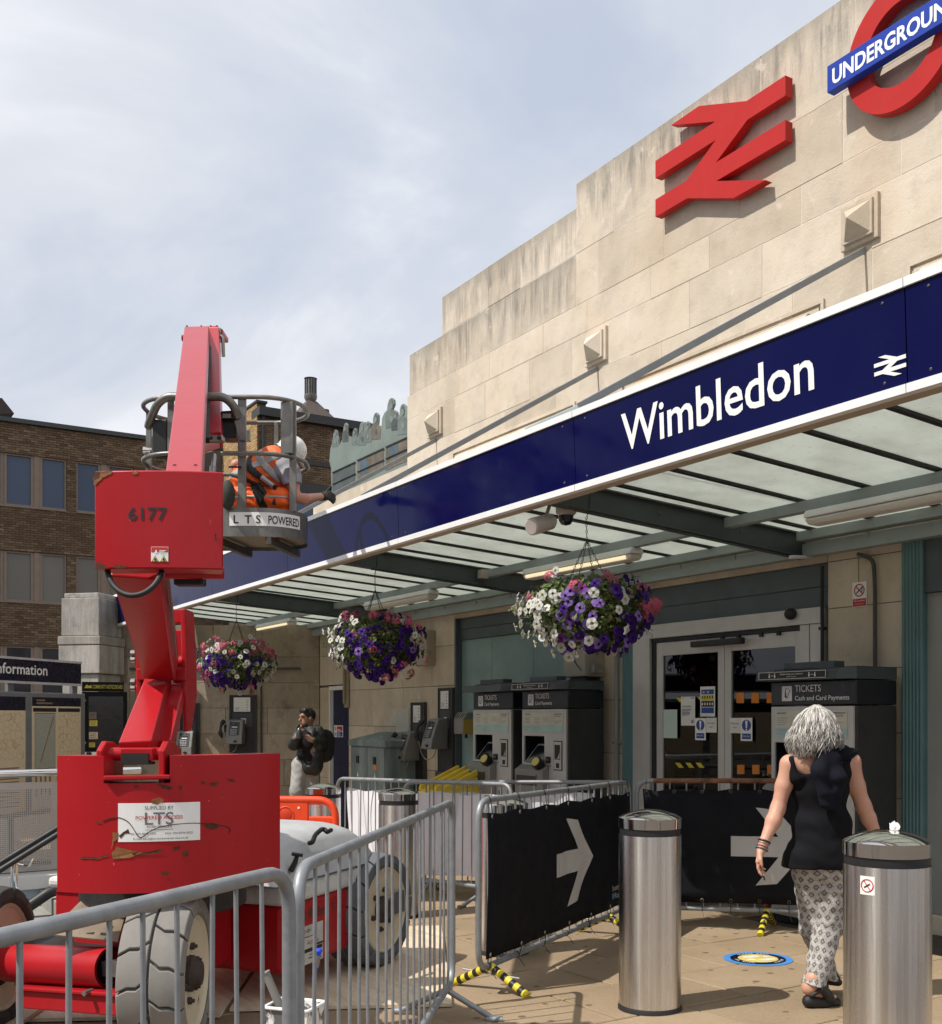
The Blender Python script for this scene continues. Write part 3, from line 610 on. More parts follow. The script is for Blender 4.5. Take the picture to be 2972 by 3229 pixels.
# ================================================================ CANOPY
CN = thing('station_canopy', 'glazed station canopy with a long blue name sign along its edge', 'canopy', (-9.5, -2.8, 3.0))
YF = -2.85; zt, zbt = 3.548, 3.033; yo = lambda z: YF + (zt - z) * .045
FU, FV = X, Vector((0, .045, -1)).normalized() * -1; FNn = FU.cross(FV)
xb = [-.64, -3.118, -5.59, -8.05, -10.52, -12.98, -15.45, -18.26]
def fquad(b, xa, xc, za, zc, off, th=.004):
    b.hexa([(xa, yo(za) - off, za), (xc, yo(za) - off, za), (xc, yo(za) - off + th, za), (xa, yo(za) - off + th, za), (xa, yo(zc) - off, zc), (xc, yo(zc) - off, zc), (xc, yo(zc) - off + th, zc), (xa, yo(zc) - off + th, zc)])
for xc, xa in zip(xb, xb[1:]):
    b = MB(); fquad(b, xa + .003, xc - .003, zbt + .041, zt - .041, 0, .03); p = b.build('fascia_panel', navy, CN)
    b = MB(); fquad(b, xa + .002, xc - .002, zt - .041, zt, .012, .05); p1 = b.build('trim', white_tr, p)
    b = MB(); fquad(b, xa + .002, xc - .002, zbt, zbt + .041, .012, .05); b.build('trim', white_tr, p)
    if xa < -18: 
        b = MB(); fquad(b, xa - .02, xa + .02, zbt + .04, zt - .04, .01, .05); b.build('trim', white_tr, p)
    bm = MB()
    for x in (xa + .12, xc - .12):
        for z in (zbt + .075, zt - .075): bm.ellip((x, yo(z), z), (.008, .005, .008), 5)
    bm.build('panel_screw', alu_dk, p)
    b = MB(); b.hexa([(xa, yo(zbt) + .04, zbt + .002), (xc, yo(zbt) + .04, zbt + .002), (xc, -2.70, zbt + .002), (xa, -2.70, zbt + .002), (xa, yo(zbt) + .04, zbt + .03), (xc, yo(zbt) + .04, zbt + .03), (xc, -2.70, zbt + .03), (xa, -2.70, zbt + .03)]); b.build('soffit_board', soffit, CN)
b = MB(); b.box2((-18.25, -2.79, zbt + .035), (-.64, -2.74, 3.50)); b.build('fascia_back', steel_gn, CN)
gzf = lambda y: 3.09 - .065 * y
XB = [-3.724 - .566 * k for k in range(-4, 25)]
for x1, x0 in zip(XB, XB[1:]):
    yb = -.02  # kept full past the return wall, added there to keep sun off it
    if x1 < -17.9: break
    b = MB(); b.hexa([(x0 + .012, -2.74, gzf(-2.74)), (x1 - .012, -2.74, gzf(-2.74)), (x1 - .012, yb, gzf(yb)), (x0 + .012, yb, gzf(yb)), (x0 + .012, -2.74, gzf(-2.74) + .008), (x1 - .012, -2.74, gzf(-2.74) + .008), (x1 - .012, yb, gzf(yb) + .008), (x0 + .012, yb, gzf(yb) + .008)]); b.build('glazing_panel', glaz, CN)
    b = MB(); b.bar((x0, -2.74, gzf(-2.74)), (x0, yb, gzf(yb)), .045, .035); b.build('glazing_bar', black_rub, CN)
for x in (-2.66, -6.19, -9.68, -13.54):
    h = .165; b = MB()
    for (z_, w_) in ((0, .11), (-h, .11)): b.hexa([(x - w_ / 2, -2.7, gzf(-2.7) + z_ - .018), (x + w_ / 2, -2.7, gzf(-2.7) + z_ - .018), (x + w_ / 2, .02, gzf(0) + z_ * 1.15 - .018), (x - w_ / 2, .02, gzf(0) + z_ * 1.15 - .018), (x - w_ / 2, -2.7, gzf(-2.7) + z_ - .006), (x + w_ / 2, -2.7, gzf(-2.7) + z_ - .006), (x + w_ / 2, .02, gzf(0) + z_ * 1.15 - .006), (x - w_ / 2, .02, gzf(0) + z_ * 1.15 - .006)])
    b.hexa([(x - .008, -2.7, gzf(-2.7) - h - .006), (x + .008, -2.7, gzf(-2.7) - h - .006), (x + .008, .02, gzf(0) - h * 1.15 - .006), (x - .008, .02, gzf(0) - h * 1.15 - .006), (x - .008, -2.7, gzf(-2.7) - .018), (x + .008, -2.7, gzf(-2.7) - .018), (x + .008, .02, gzf(0) - .018), (x - .008, .02, gzf(0) - .018)])
    for y in (-1.6, -.75): b.ellip((x + .01, y, gzf(y) - .09), (.006, .018, .018), 6)
    b.tube([(x + .03, -2.3, gzf(-2.3) - h - .03), (x + .03, -.1, gzf(-.1) - h * 1.15 - .03)], .012, 6)
    b.build('beam', steel_gn, CN)
bx = [-2.66, -6.19, -9.68, -13.54, -17.0]
for xa, xc in zip(bx[1:], bx):
    z = gzf(-.95) - .03
    b = MB(); b.box2((xa + .06, -.98, z - .075), (xc - .06, -.974, z)); b.box2((xa + .06, -.974, z - .075), (xc - .06, -.90, z - .068)); b.box2((xa + .06, -.974, z - .006), (xc - .06, -.9, z)); b.build('purlin', steel_pale, CN)
    b = MB(); z = gzf(-.1) - .02; b.box2((xa + .06, -.17, z - .065), (xc - .06, -.163, z + .01)); b.box2((xa + .06, -.163, z - .065), (xc - .06, -.05, z - .058)); b.build('wall_channel', steel_pale, CN)
    b = MB(); b.box2((xa + .06, -.10, z - .19), (xc - .06, -.093, z - .085)); b.box2((xa + .06, -.093, z - .19), (xc - .06, -.01, z - .183))
    for k in range(4):
        x = xa + (xc - xa) * (.2 + .2 * k); b.box2((x - .012, -.11, z - .115), (x + .012, -.1, z - .075))
    b.build('gutter', steel_pale, CN)
for xw, xe, ze in ((-5.59, -5.60, 3.585), (-8.957, -8.83, 3.56), (-12.38, -12.3, 3.56)):
    b = MB(); b.bar((xw, .0, 5.235), (xe, -2.8, ze), .05, .018, up=(1, 0, 0)); b.build('tie_rod', rod_gy, CN, bevel=.004)
b = MB(); b.bar((-5.6, -2.74, 3.60), (-6.25, -2.76, 3.575), .05, .05); b.build('rod_shoe', steel_pale, CN, bevel=.01)
# lettering of the sign
def fpt(x, z): return Vector((x, yo(z) - .001, z))
def ftext(s, x, z, h, width, bold=0.0): return text('sign_lettering', s, CN, fpt(x, z), FU, FV, h, white_p, width, 'L', bold, .002)
o1 = ftext('Wimbledon', -5.113, 3.190, .232, 1.472, .012)
def dbl(parent, o, u, v, w, m, d, name):
    """the two-way arrow, 62 x 39 units"""
    k = w / 62; n = u.cross(v); b = MB(); q = lambda x, y: (x * k, (19.5 - y) * k)
    # outline of the merged arrow, measured from the grid of the emblem
    P = [(62, 9.2), (62, 15.6), (45.6, 15.6), (31.0, 23.4), (62, 23.4), (62, 29.8), (31.2, 29.8), (53.6, 39), (39.2, 39), (16.8, 29.8), (0, 29.8), (0, 23.4), (16.4, 23.4), (31.0, 15.6), (0, 15.6), (0, 9.2), (30.8, 9.2), (8.4, 0), (22.8, 0), (45.2, 9.2)]
    b.prism([q(*p) for p in P], o, u, v, n * d); return b.build(name, m, parent, fix=True)
dbl(CN, fpt(-3.29, 3.181), FU, FV, .17, white_p, .003, 'sign_emblem')

# ================================================================ SIGNS ON THE PARAPET
ds = thing('rail_emblem', 'big red double arrow railway emblem fixed to the stone parapet', 'emblem sign', (-7.11, -.1, 6.66))
dbl(ds, Vector((-7.925, -.025, 6.66)), X, Z, 1.625, red_sign, .085, 'arrows')
rs = thing('ring_sign', 'large red ring sign crossed by a blue name bar on the stone parapet', 'ring sign', (-5.175, -.1, 6.604))
RX = Matrix.Rotation(R(90), 3, 'X'); rc = Vector((-5.178, 0, 6.604))
b = MB(); Ro, Ri = .487, .308; b.lathe([(Ri, .03), (Ro, .03), (Ro, .125), (Ri, .125), (Ri, .03)], rc, 72, RX); b.build('ring', red_sign, rs, smooth=40)
b = MB(); b.box2((-5.787, -.205, 6.499), (-4.571, -.126, 6.709)); bar_o = b.build('name_bar', blue_sign, rs, bevel=.003)
text('lettering', 'UNDERGROUND', bar_o, (-5.735, -.2055, 6.540), X, Z, .125, white_p, 1.11, 'L', .028)
# ================================================================ BARRIERS
def gh(px, py, h):
    d = ray(px, py); t = (GS * (CAM.x + 4.45) + h - CAM.z) / (d.z - GS * d.x); return CAM + d * t
tape_y = mat('tape_yellow', (.66, .53, .03), .5, var=.12); tape_k = mat('tape_black', (.015, .015, .015), .5)
bar_me = {}
def barrier(label, A, B, h=1.1, zb=.15, r=.0185, group='steel crowd barriers', m=galv, mtop=None, nb=None, feet=(.12, .88), tape=False, hook=None, nofeet=False):
    A = Vector((A[0], A[1], gz(A[0]))); B = Vector((B[0], B[1], gz(B[0]))); d = B - A; ln = d.length
    t = thing('crowd_barrier', label, 'barrier', A, group, math.atan2(d.y, d.x)); sl = (B.z - A.z) / ln
    Q = lambda x, z, y=0: Vector((x, y, z + sl * x))
    loop = fillet([Q(0, zb), Q(0, h), Q(ln, h), Q(ln, zb)], .115, 7, True)
    b = MB(); b.tube(loop, r, 12, closed=True); b.build('frame', m, t, smooth=50, local=True)
    if mtop:
        b = MB(); b.tube([Q(.13, h), Q(ln - .13, h)], r + .001, 12); b.build('top_rail', mtop, t, smooth=50, local=True)
    n = nb or int(round(ln / .122)); key = (round(h, 3), round(zb, 3))
    if key not in bar_me:
        b = MB(); b.tube([(0, 0, zb + .01), (0, 0, h - .01)], .0062, 8); o = b.build('bar', galv, None, smooth=50); bar_me[key] = o.data; bpy.data.objects.remove(o)
    for i in range(1, n):
        x = ln * i / n; inst('bar', bar_me[key], t, (x, 0, sl * x), (random.uniform(-.008, .008), random.uniform(-.008, .008), 0))
    for x in ([] if nofeet else [f * ln for f in feet]):
        b = MB()
        for s in (-1, 1):
            a = Q(x, zb - .005); e = Q(x + .05 * s, .012, .26 * s)
            if not tape: b.tube([a, e], .016, 8); b.tube([e + Vector((0, -.04, 0)), e + Vector((0, .04, 0))], .018, 8)
            else:
                for k in range(9):
                    b.mat(k % 2); b.tube([a.lerp(e, k / 9), a.lerp(e, (k + 1) / 9)], .024, 10)
        if tape: b.mat(2); b.tube([Q(x - .03, .10, -.2), Q(x + .03, .10, .2)], .006, 6)
        b.build('foot', [tape_y, tape_k, galv] if tape else m, t, smooth=50, local=True)
    if hook is not None:
        b = MB(); x = hook; s = -1 if hook < ln / 2 else 1
        b.tube(fillet([Q(x, .62), Q(x + .09 * s, .62), Q(x + .09 * s, .45), Q(x + .02 * s, .36)], .04), .009, 8); b.box(Q(x, .43), (.055, .055, .075)); b.build('hook', m, t, smooth=40, local=True)
    return t, ln, Q
bA = barrier('bare galvanised crowd barrier closest to the camera, running off the lower left corner', (-1.30, -7.78), (-2.735, -5.95), 1.125)
bB = barrier('bare galvanised crowd barrier in front of the red lift, slanting back to the arrow banner', (-2.77, -5.91), (-5.06, -4.07), 1.12, hook=0.0, feet=(.1, .93), nb=20)
bC = barrier('crowd barrier with striped feet carrying the banner with the whole white arrow', (-5.19, -3.82), (-6.47, -1.65), 1.11, tape=True, feet=(.06, .82))
bD = barrier('crowd barrier with a rusty top rail standing before the glass doors', (-6.42, -1.62), (-5.42, -.66), 1.12, .15, mtop=galv_rust, tape=True, feet=(.12, .7))
bE1 = barrier('crowd barrier behind the orange plastic barrier, white sheet on its bars', (-10.06, -2.48), (-7.66, -1.95), 1.06)
bE2 = barrier('crowd barrier before the two card ticket machines, white sheet on its bars', (-8.77, -2.40), (-7.3, -.95), 1.06)
def banner_on(bar, label, x0, x1, z0, z1, side, arrow=None, sagl=.03, extra=None):
    t, ln, Q = bar; M = wm(t); rnd = random.Random(x1)
    o = thing('barrier_banner', label, 'banner', M @ Vector((x0, 0, 0)), 'black arrow banners', t.rotation_euler.z)
    nx, nz = 24, 10; b = MB(); vs = []
    def pos(u, v, off=0):
        x = x0 + (x1 - x0) * u; z = z0 + (z1 - z0) * v
        z -= sagl * (1 - abs((u * 6) % 1 - .5) * 2) * (v ** 6) * .6; x += .02 * math.sin(v * 3.1) * (1 - u) ** 4
        y = side * (.026 + off) + .006 * math.sin(x * 9 + z * 3) + .005 * math.sin(x * 21 + 1)
        return Vector((x - x0, y, z + (Q(x, 0).z)))
    for j in range(nz + 1):
        for i in range(nx + 1): vs.append(pos(i / nx, j / nz))
    fs = [(j * (nx + 1) + i, j * (nx + 1) + i + 1, (j + 1) * (nx + 1) + i + 1, (j + 1) * (nx + 1) + i) for j in range(nz) for i in range(nx)]
    b.add(vs, fs); c = b.build('cloth', banner, o, smooth=180, local=True); sm = c.modifiers.new('thick', 'SOLIDIFY'); sm.thickness = .002; sm.offset = 0
    def draw(poly, m, name, off=.004):
        from mathutils.geometry import tessellate_polygon
        tris = [[Vector((*poly[i], 0)) for i in t] for t in tessellate_polygon([[Vector((*p, 0)) for p in poly]])]; b = MB(); K = 6
        for t in tris:
            G = {}
            for i in range(K + 1):
                for j in range(K + 1 - i): q = t[0] + (t[1] - t[0]) * i / K + (t[2] - t[0]) * j / K; G[i, j] = len(b.v); b.v.append(tuple(pos(q.x, q.y, off)))
            for i in range(K):
                for j in range(K - i):
                    b.f.append((G[i, j], G[i + 1, j], G[i, j + 1])); b.m.append(0)
                    if i + j < K - 1: b.f.append((G[i + 1, j], G[i + 1, j + 1], G[i, j + 1])); b.m.append(0)
        return b.build(name, m, o, local=True)
    if arrow: draw(arrow, grey_pr, 'arrow', .004 if side < 0 else .004)
    for i in range(7):
        for v, z in ((1, 1.115), (0, .15)):
            u = .02 + .96 * i / 6; p = pos(u, v); e = Q(x0 + (x1 - x0) * u, z); e.x -= x0
            b = MB(); b.lathe([(.014, -.002), (.009, .004)], p + Vector((0, side * .004, -.02 if v else .02)), 10, Matrix.Rotation(R(-90 * side), 3, 'X')); b.build('eyelet', bare, o, local=True)
            b = MB(); a0 = p + Vector((0, side * .006, -.02 if v else .02)); q = [e + Vector((0, .022 * math.cos(k * 1.05), .022 * math.sin(k * 1.05))) for k in range(6)]
            b.tube([a0, e + Vector((0, side * .022, 0))], .0028, 5); b.tube(q, .0028, 5, closed=True)
            if not v: b.tube([e + Vector((0, side * .02, -.02)), e + Vector((.02, side * .05, -.07))], .002, 4)
            b.build('cable_tie', black_p, o, local=True)
    return o, pos
# the banner faces are seen from the street side: local y sign picked per barrier
ln = bC[1]
arr = lambda u0, u1, v0, v1, f=.61: [(u0, .5 * (v0 + v1) + .13 * (v1 - v0)), (u0, .5 * (v0 + v1) - .13 * (v1 - v0)), (u0 + (u1 - u0) * f, .5 * (v0 + v1) - .13 * (v1 - v0)), (u0 + (u1 - u0) * (f - .29), v0), (u0 + (u1 - u0) * (f - .02), v0 + .02), (u1, .5 * (v0 + v1)), (u0 + (u1 - u0) * (f - .02), v1 - .02), (u0 + (u1 - u0) * (f - .29), v1), (u0 + (u1 - u0) * f, .5 * (v0 + v1) + .13 * (v1 - v0))]
bn, bpos = banner_on(bC, 'black banner with a whole white arrow pointing right, tied to a barrier', .06, ln - .05, .20, 1.04, -1, arr(.40, .665, .16, .86))
def btext(o, pos, s, u, v, h, m, wd):
    c = MB()
    k = text('lettering', s, None, (0, 0, 0), X, Z, h, m, wd); me = k.data; I = wm(o).inverted(); W_ = (pos(1, 0) - pos(0, 0)).length; H_ = .84
    for q in me.vertices: q.co = pos(u + q.co.x / W_, v + q.co.z / H_, .006)
    k.parent = o; return k
btext(bn, bpos, 'South Western', .84, .145, .042, grey_pr, .36); btext(bn, bpos, 'Railway', .865, .075, .042, grey_pr, .19)
b = MB(); b.quad(*[bpos(.84 + a * .018, .075 + c * .05, .006) for a, c in ((0, 0), (1, 0), (1, 1), (0, 1))]); b.build('emblem', mat('swr_blue', (.02, .22, .55), .5), bn, local=True)
ln = bD[1]
bn2, bp2 = banner_on(bD, 'black banner with a white arrow half hidden behind the walking woman', .05, ln - .02, .20, 1.06, -1, arr(.50, .93, .16, .84))
# ================================================================ BOLLARDS
def bollard(label, x, y, h=1.075, r=.166):
    t = thing('bollard', label, 'bollard', (x, y, gz(x)), 'stainless steel bollards')
    b = MB(); b.lathe([(r, .03), (r, h - .135)], (0, 0, 0), 48); b.build('shaft', steel_br2, t, smooth=40, local=True)
    b = MB(); b.lathe([(r + .004, -.03), (r + .006, .012), (r + .0005, .03)], (0, 0, 0), 40); b.build('base_seal', black_rub, t, smooth=40, local=True)
    b = MB(); b.lathe([(r - .004, h - .137), (r - .004, h - .10)], (0, 0, 0), 48); b.build('black_band', black_p, t, smooth=40, local=True)
    b = MB(); b.lathe([(r - .01, h - .101), (r + .001, h - .099), (r + .002, h - .045), (r - .006, h - .040), (r * .85, h - .029), (r * .6, h - .015), (r * .33, h - .004), (.001, h)], (0, 0, 0), 48); b.build('cap', chrome, t, smooth=20, local=True)
    return t
b1 = bollard('tall stainless bollard nearest the camera with a small no smoking sticker', -2.79, -3.40, 1.09)
b2 = bollard('stainless bollard standing between the two black arrow banners', -4.452, -3.19)
b3 = bollard('stainless bollard behind the black arrow banner, only its cap showing above the rail', -6.15, -3.02, 1.06)
b4 = bollard('stainless bollard standing right of the orange plastic barrier before the white sheet', -7.86, -2.93, 1.06)
b5 = bollard('stainless bollard behind the orange plastic barrier, beside the man', -9.35, -2.95, 1.05)
# sticker on the near bollard
p = at(1900 + 1390 / 1.724, 2400 + 562 / 1.724, 4.12); ang = math.atan2(p.y + 3.40, p.x + 2.79)
def on_cyl(parent, a, r, u, z): return Vector((r * math.cos(a + u / r), r * math.sin(a + u / r), z))
zc = .885; S = .036
b = MB()
for k in range(6): b.quad(*[on_cyl(b1, ang, .1667, -S * .82 + 2 * S * .82 * (k + i) / 6, zc + s * S) for i, s in ((0, -1), (1, -1), (1, 1), (0, 1))])
stk = b.build('sticker', white_p, b1, local=True)
b = MB(); q = [on_cyl(b1, ang, .1674, .024 * math.cos(t * .3142), zc + .024 * math.sin(t * .3142)) for t in range(20)]; b.tube(q, .0022, 5, closed=True); b.tube([q[7], q[17]], .002, 5); b.build('ring_mark', red_p, stk, local=True)
b = MB(); b.tube([on_cyl(b1, ang, .1674, -.012, zc - .008), on_cyl(b1, ang, .1674, .011, zc + .007)], .0028, 5); b.build('cigarette_mark', black_p, stk, local=True)
# crumpled white scrap on the cap
sc = MB(); sc.ellip((0, 0, .018), (.022, .018, .018), 6); scrap = sc.build('paper_scrap', white_p, None); rnd = random.Random(4)
for v in scrap.data.vertices: v.co *= rnd.uniform(.7, 1.25)
tag(scrap, 'small crumpled white scrap lying on top of the near bollard', 'litter'); scrap.location = (-2.77, -3.38, gz(-2.79) + 1.082)
pc = MB(); pp_ = gh(1200, 2518, 1.0); pc.box((0, 0, 0), (.02, .02, .03))
# ================================================================ TICKET MACHINES
tv_face = mat('machine_face', (.50, .495, .475), .45, .1, var=.06); tv_dark = mat('machine_side', (.032, .032, .031), .5, var=.15, grime=.2); tv_black = mat('machine_header', (.008, .009, .013), .35, var=.1)
tv_cap = mat('machine_cap', (.055, .068, .075), .45, var=.1); tv_shelf = mat('machine_shelf', (.24, .235, .22), .45, .2, var=.06); screen_m = mat('touch_screen', (.012, .014, .020), .08, spec=.6)
tk_icon = mat('ticket_icon', (.68, .70, .72), .5); let_g = mat('grey_lettering', (.75, .75, .74), .5)
def ticket_machine(x0, label, sub, lampc, dist):
    t = thing('ticket_machine', label, 'ticket machine', (x0, -.58, gz(x0)), 'ticket machines by the doors')
    z0 = gz(x0); w = .815; W_ = lambda x, y, z: (x0 + x, -.58 + y, z)
    bx2 = lambda b, a, c: b.box2(W_(*a), W_(*c))
    b = MB(); bx2(b, (0, .015, z0 + .05), (.044, .46, 1.655)); bx2(b, (.422, .015, z0 + .05), (w, .46, 1.655)); bx2(b, (.044, .015, z0 + .05), (.422, .46, 1.058)); bx2(b, (.044, .015, 1.378), (.422, .46, 1.655)); bx2(b, (.044, .215, 1.058), (.422, .46, 1.378)); b.build('cabinet', tv_dark, t, bevel=.006)
    b = MB(); bx2(b, (.01, .03, z0), (w - .01, .45, z0 + .05)); b.build('plinth', black_p, t)
    b = MB(); bx2(b, (0, .004, 1.662), (w, .46, 1.846)); h = b.build('header', tv_black, t, bevel=.008)
    b = MB(); b.hexa([W_(-.045, -.12, 1.852), W_(w - .075, -.12, 1.852), W_(w, .01, 1.852), W_(-.005, .46, 1.852), W_(-.045, -.10, 1.925), W_(w - .075, -.10, 1.925), W_(w, .01, 1.94), W_(-.005, .46, 1.94)]); b.add([W_(w, .01, 1.852), W_(w, .46, 1.852), W_(w, .46, 1.94), W_(w, .01, 1.94), W_(-.005, .46, 1.852), W_(-.005, .46, 1.94)], [(0, 1, 2, 3), (3, 2, 5), (0, 4, 1)])
    b.build('cap', tv_cap, t)
    b = MB(); bx2(b, (.015, .02, 1.853), (w - .002, .455, 1.945)); b.build('cap_side', tv_black, t, bevel=.004)
    b = MB(); bx2(b, (.12, .02, 1.93), (.60, .14, 1.992)); b.build('top_box', tv_cap, t, bevel=.004)
    b = MB(); p = Vector(W_(w - .10, -.085, 1.892)); b.lathe([(.019, .0), (.019, .012), (.012, .016), (.001, .018)], p, 14, Matrix.Rotation(R(60), 3, 'Z') @ Matrix.Rotation(R(90), 3, 'X')); b.build('lamp', lampc, t, smooth=40)
    if dist:
        b = MB(); bx2(b, (-.01, -.121, 1.862), (w - .17, -.117, 1.918)); s = b.build('notice_strip', black_p, t)
        b = MB()
        for a, c in (((-.01, 1.862), (w - .17, 1.865)), ((-.01, 1.915), (w - .17, 1.918)), ((-.01, 1.865), (-.007, 1.915)), ((w - .173, 1.865), (w - .17, 1.915))): bx2(b, (a[0], -.123, a[1]), (c[0], -.121, c[1]))
        b.build('strip_border', white_p, s)
        text('lettering', 'Please keep your distance', s, W_(.32, -.1215, 1.893), X, Z, .013, white_p, .22, 'C'); text('lettering', 'Look after each other', s, W_(.32, -.1215, 1.875), X, Z, .008, white_p, .1, 'C')
        b = MB()
        for xx in (.10, .155, .49, .545): b.ellip(W_(xx, -.123, 1.902), (.005, .002, .006), 5); b.ellip(W_(xx, -.123, 1.884), (.007, .002, .012), 5)
        for xx in (.1275, .5175): bx2(b, (xx - .014, -.123, 1.888), (xx + .014, -.121, 1.891))
        b.build('figures', white_p, s)
    b = MB(); bx2(b, (.115, .0, 1.695), (.215, .003, 1.812)); ic = b.build('icon', tk_icon, h, bevel=.01)
    b = MB(); b.prism([(.03, .03), (.055, .022), (.085, .085), (.06, .1), (.035, .095)], W_(.115, -.0005, 1.695), X, Z, -Y * .001); b.build('ticket_mark', black_p, ic)
    b = MB(); b.prism([(.052, .03), (.057, .028), (.083, .083), (.062, .093), (.042, .085)], W_(.113, -.002, 1.699), X, Z, -Y * .001); b.build('ticket_face', tk_icon, ic)
    text('lettering', 'TICKETS', h, W_(.245, .003, 1.765), X, Z, .054, let_g, .25, 'L', .004); text('lettering', sub, h, W_(.245, .003, 1.70), X, Z, .036, let_g, .51 if 'Cash' in sub else .30, 'L', .01)
    # light front with its openings built as a frame of plates
    b = MB(); y0, y1 = -.004, .014
    for a, c in (((.012, 1.375), (w - .02, 1.652)), ((.012, z0 + .06), (.045, 1.375)), ((.42, z0 + .06), (w - .02, 1.375)), ((.045, z0 + .06), (.42, 1.06))): bx2(b, (a[0], y0, a[1]), (c[0], y1, c[1]))
    b.build('front_plate', tv_face, t)
    b = MB(); bx2(b, (.045, .20, 1.06), (.42, .21, 1.375)); bx2(b, (.045, .012, 1.37), (.42, .2, 1.375)); bx2(b, (.412, .012, 1.06), (.42, .2, 1.37)); bx2(b, (.045, .013, 1.06), (.05, .2, 1.37)); b.build('screen_recess', tv_black, t)
    b = MB(); b.hexa([W_(.07, -.03, 1.075), W_(.415, -.03, 1.075), W_(.415, .14, 1.29), W_(.11, .14, 1.29), W_(.07, -.015, 1.065), W_(.415, -.015, 1.065), W_(.415, .155, 1.28), W_(.11, .155, 1.28)]); sc_ = b.build('screen_surround', tv_face, t, bevel=.004, fix=True)
    b = MB(); b.hexa([W_(.10, -.02, 1.092), W_(.405, -.02, 1.092), W_(.405, .12, 1.268), W_(.135, .12, 1.268), W_(.10, -.024, 1.096), W_(.405, -.024, 1.096), W_(.405, .116, 1.272), W_(.135, .116, 1.272)]); b.build('screen', screen_m, sc_, fix=True)
    pst = sheet(t, 'instruction_panel', W_(.055, -.006, 1.415), X, Z, .69, .205, [mat('panel_cream', (.56, .55, .44), .5), mat('panel_teal', (.36, .52, .50), .5), grey_l],
        [(1, .0, .0, 1, .36)] + [(2, .03, .9, .17, .94), (2, .8, .9, .98, .94)] + [(2, .03 + .24 * j, .46 + .085 * i, .15 + .24 * j + .03 * ((i + j) % 2), .485 + .085 * i) for i in range(4) for j in range(3) if i > 0 or j < 2] + [(2, .80, .78, .83, .84), (2, .85, .78, .95, .83), (2, .80, .46, .93, .48), (2, .80, .55, .97, .57)] + [(0, .775, .4, .78, .95)])
    text('lettering', 'South Western', pst, W_(.075, -.011, 1.462), X, Z, .017, grey_l, .1); text('lettering', 'Railway', pst, W_(.075, -.011, 1.436), X, Z, .017, grey_l, .06); text('lettering', 'SELECT TICKET', pst, W_(.075, -.011, 1.594), X, Z, .011, black_p, .09); text('lettering', 'PAY AND COLLECT', pst, W_(.60, -.011, 1.594), X, Z, .011, black_p, .13)
    b = MB(); zs = max(z0 + .45, .35); b.hexa([W_(-.005, -.09, zs), W_(.50, -.09, zs), W_(.50, -.003, zs), W_(-.005, -.003, zs), W_(-.005, -.09, 1.02), W_(.50, -.09, 1.02), W_(.50, -.003, 1.075), W_(-.005, -.003, 1.075)]); s = b.build('shelf', tv_shelf, t, bevel=.006, fix=True)
    b = MB(); bx2(b, (.03, -.094, .86), (.40, -.088, .965)); b.build('ticket_tray', mat('tray_dark', (.035, .035, .036), .35), s)
    b = MB(); bx2(b, (.028, -.099, .962), (.405, -.088, .975)); b.build('tray_lip', tv_shelf, s)
    b = MB(); bx2(b, (.19, -.097, .875), (.25, -.094, .892)); b.build('left_ticket', paper, s)
    M3 = Matrix.Rotation(R(14), 3, 'Z') @ Matrix.Rotation(R(62), 3, 'X'); c = Vector(W_(.40, -.07, 1.09))
    b = MB(); b.lathe([(.052, -.05), (.062, -.03), (.062, .03), (.054, .045), (.001, .045)], c, 24, M3); rd = b.build('card_reader', black_p, t, smooth=50)
    b = MB(); b.lathe([(.047, .046), (.047, .052), (.001, .053)], c, 24, M3); b.build('reader_face', mat('reader_yellow', (.62, .52, .12), .5), rd, smooth=50)
    b = MB(); bx2(b, (.46, -.022, 1.10), (.53, -.004, 1.165)); k = b.build('coin_slot', black_p, t, bevel=.004); b = MB(); bx2(b, (.484, -.024, 1.122), (.506, -.021, 1.145)); b.build('slot_plate', tv_shelf, k)
    b = MB(); bx2(b, (.45, -.03, 1.072), (.54, -.004, 1.078)); b.build('slot_ledge', tv_shelf, t)
    b = MB(); b.frame_box(Vector(W_(.585, -.004, 1.03)), X, Z, -Y, 0, .15, 0, .30, 0, .006); r0 = b.build('pin_frame', black_p, t, bevel=.012); b = MB(); b.frame_box(Vector(W_(.595, -.0105, 1.04)), X, Z, -Y, 0, .13, 0, .28, 0, .002); b.build('pin_plate', tv_face, r0)
    b = MB(); b.frame_box(Vector(W_(.61, -.0130, 1.14)), X, Z, -Y, 0, .095, 0, .15, 0, .001); b.frame_box(Vector(W_(.635, -.013, 1.055)), X, Z, -Y, 0, .055, 0, .05, 0, .001); b.build('pin_opening', black_p, r0)
    b = MB(); b.hexa([W_(.64, -.0135, 1.15), W_(.70, -.0135, 1.15), W_(.70, -.0135, 1.21), W_(.66, -.0135, 1.15), W_(.64, -.03, 1.148), W_(.70, -.03, 1.148), W_(.70, -.014, 1.215), W_(.66, -.014, 1.152)]); b.build('key_pad', tv_face, r0)
    return t
lam_y = mat('lamp_yellow_off', (.45, .33, .03), .4); lam_o = mat('lamp_orange', (.75, .25, .02), .4)
ticket_machine(-10.515, 'grey card ticket machine left of its twin, next to the yellow grit bin', 'Card Payments', lam_y, False)
ticket_machine(-9.52, 'grey card ticket machine with a black distance notice on its cap, right of its twin', 'Card Payments', lam_y, True)
ticket_machine(-6.025, 'cash and card ticket machine in front of the glass doors, behind the grey haired woman', 'Cash and Card Payments', lam_o, True)
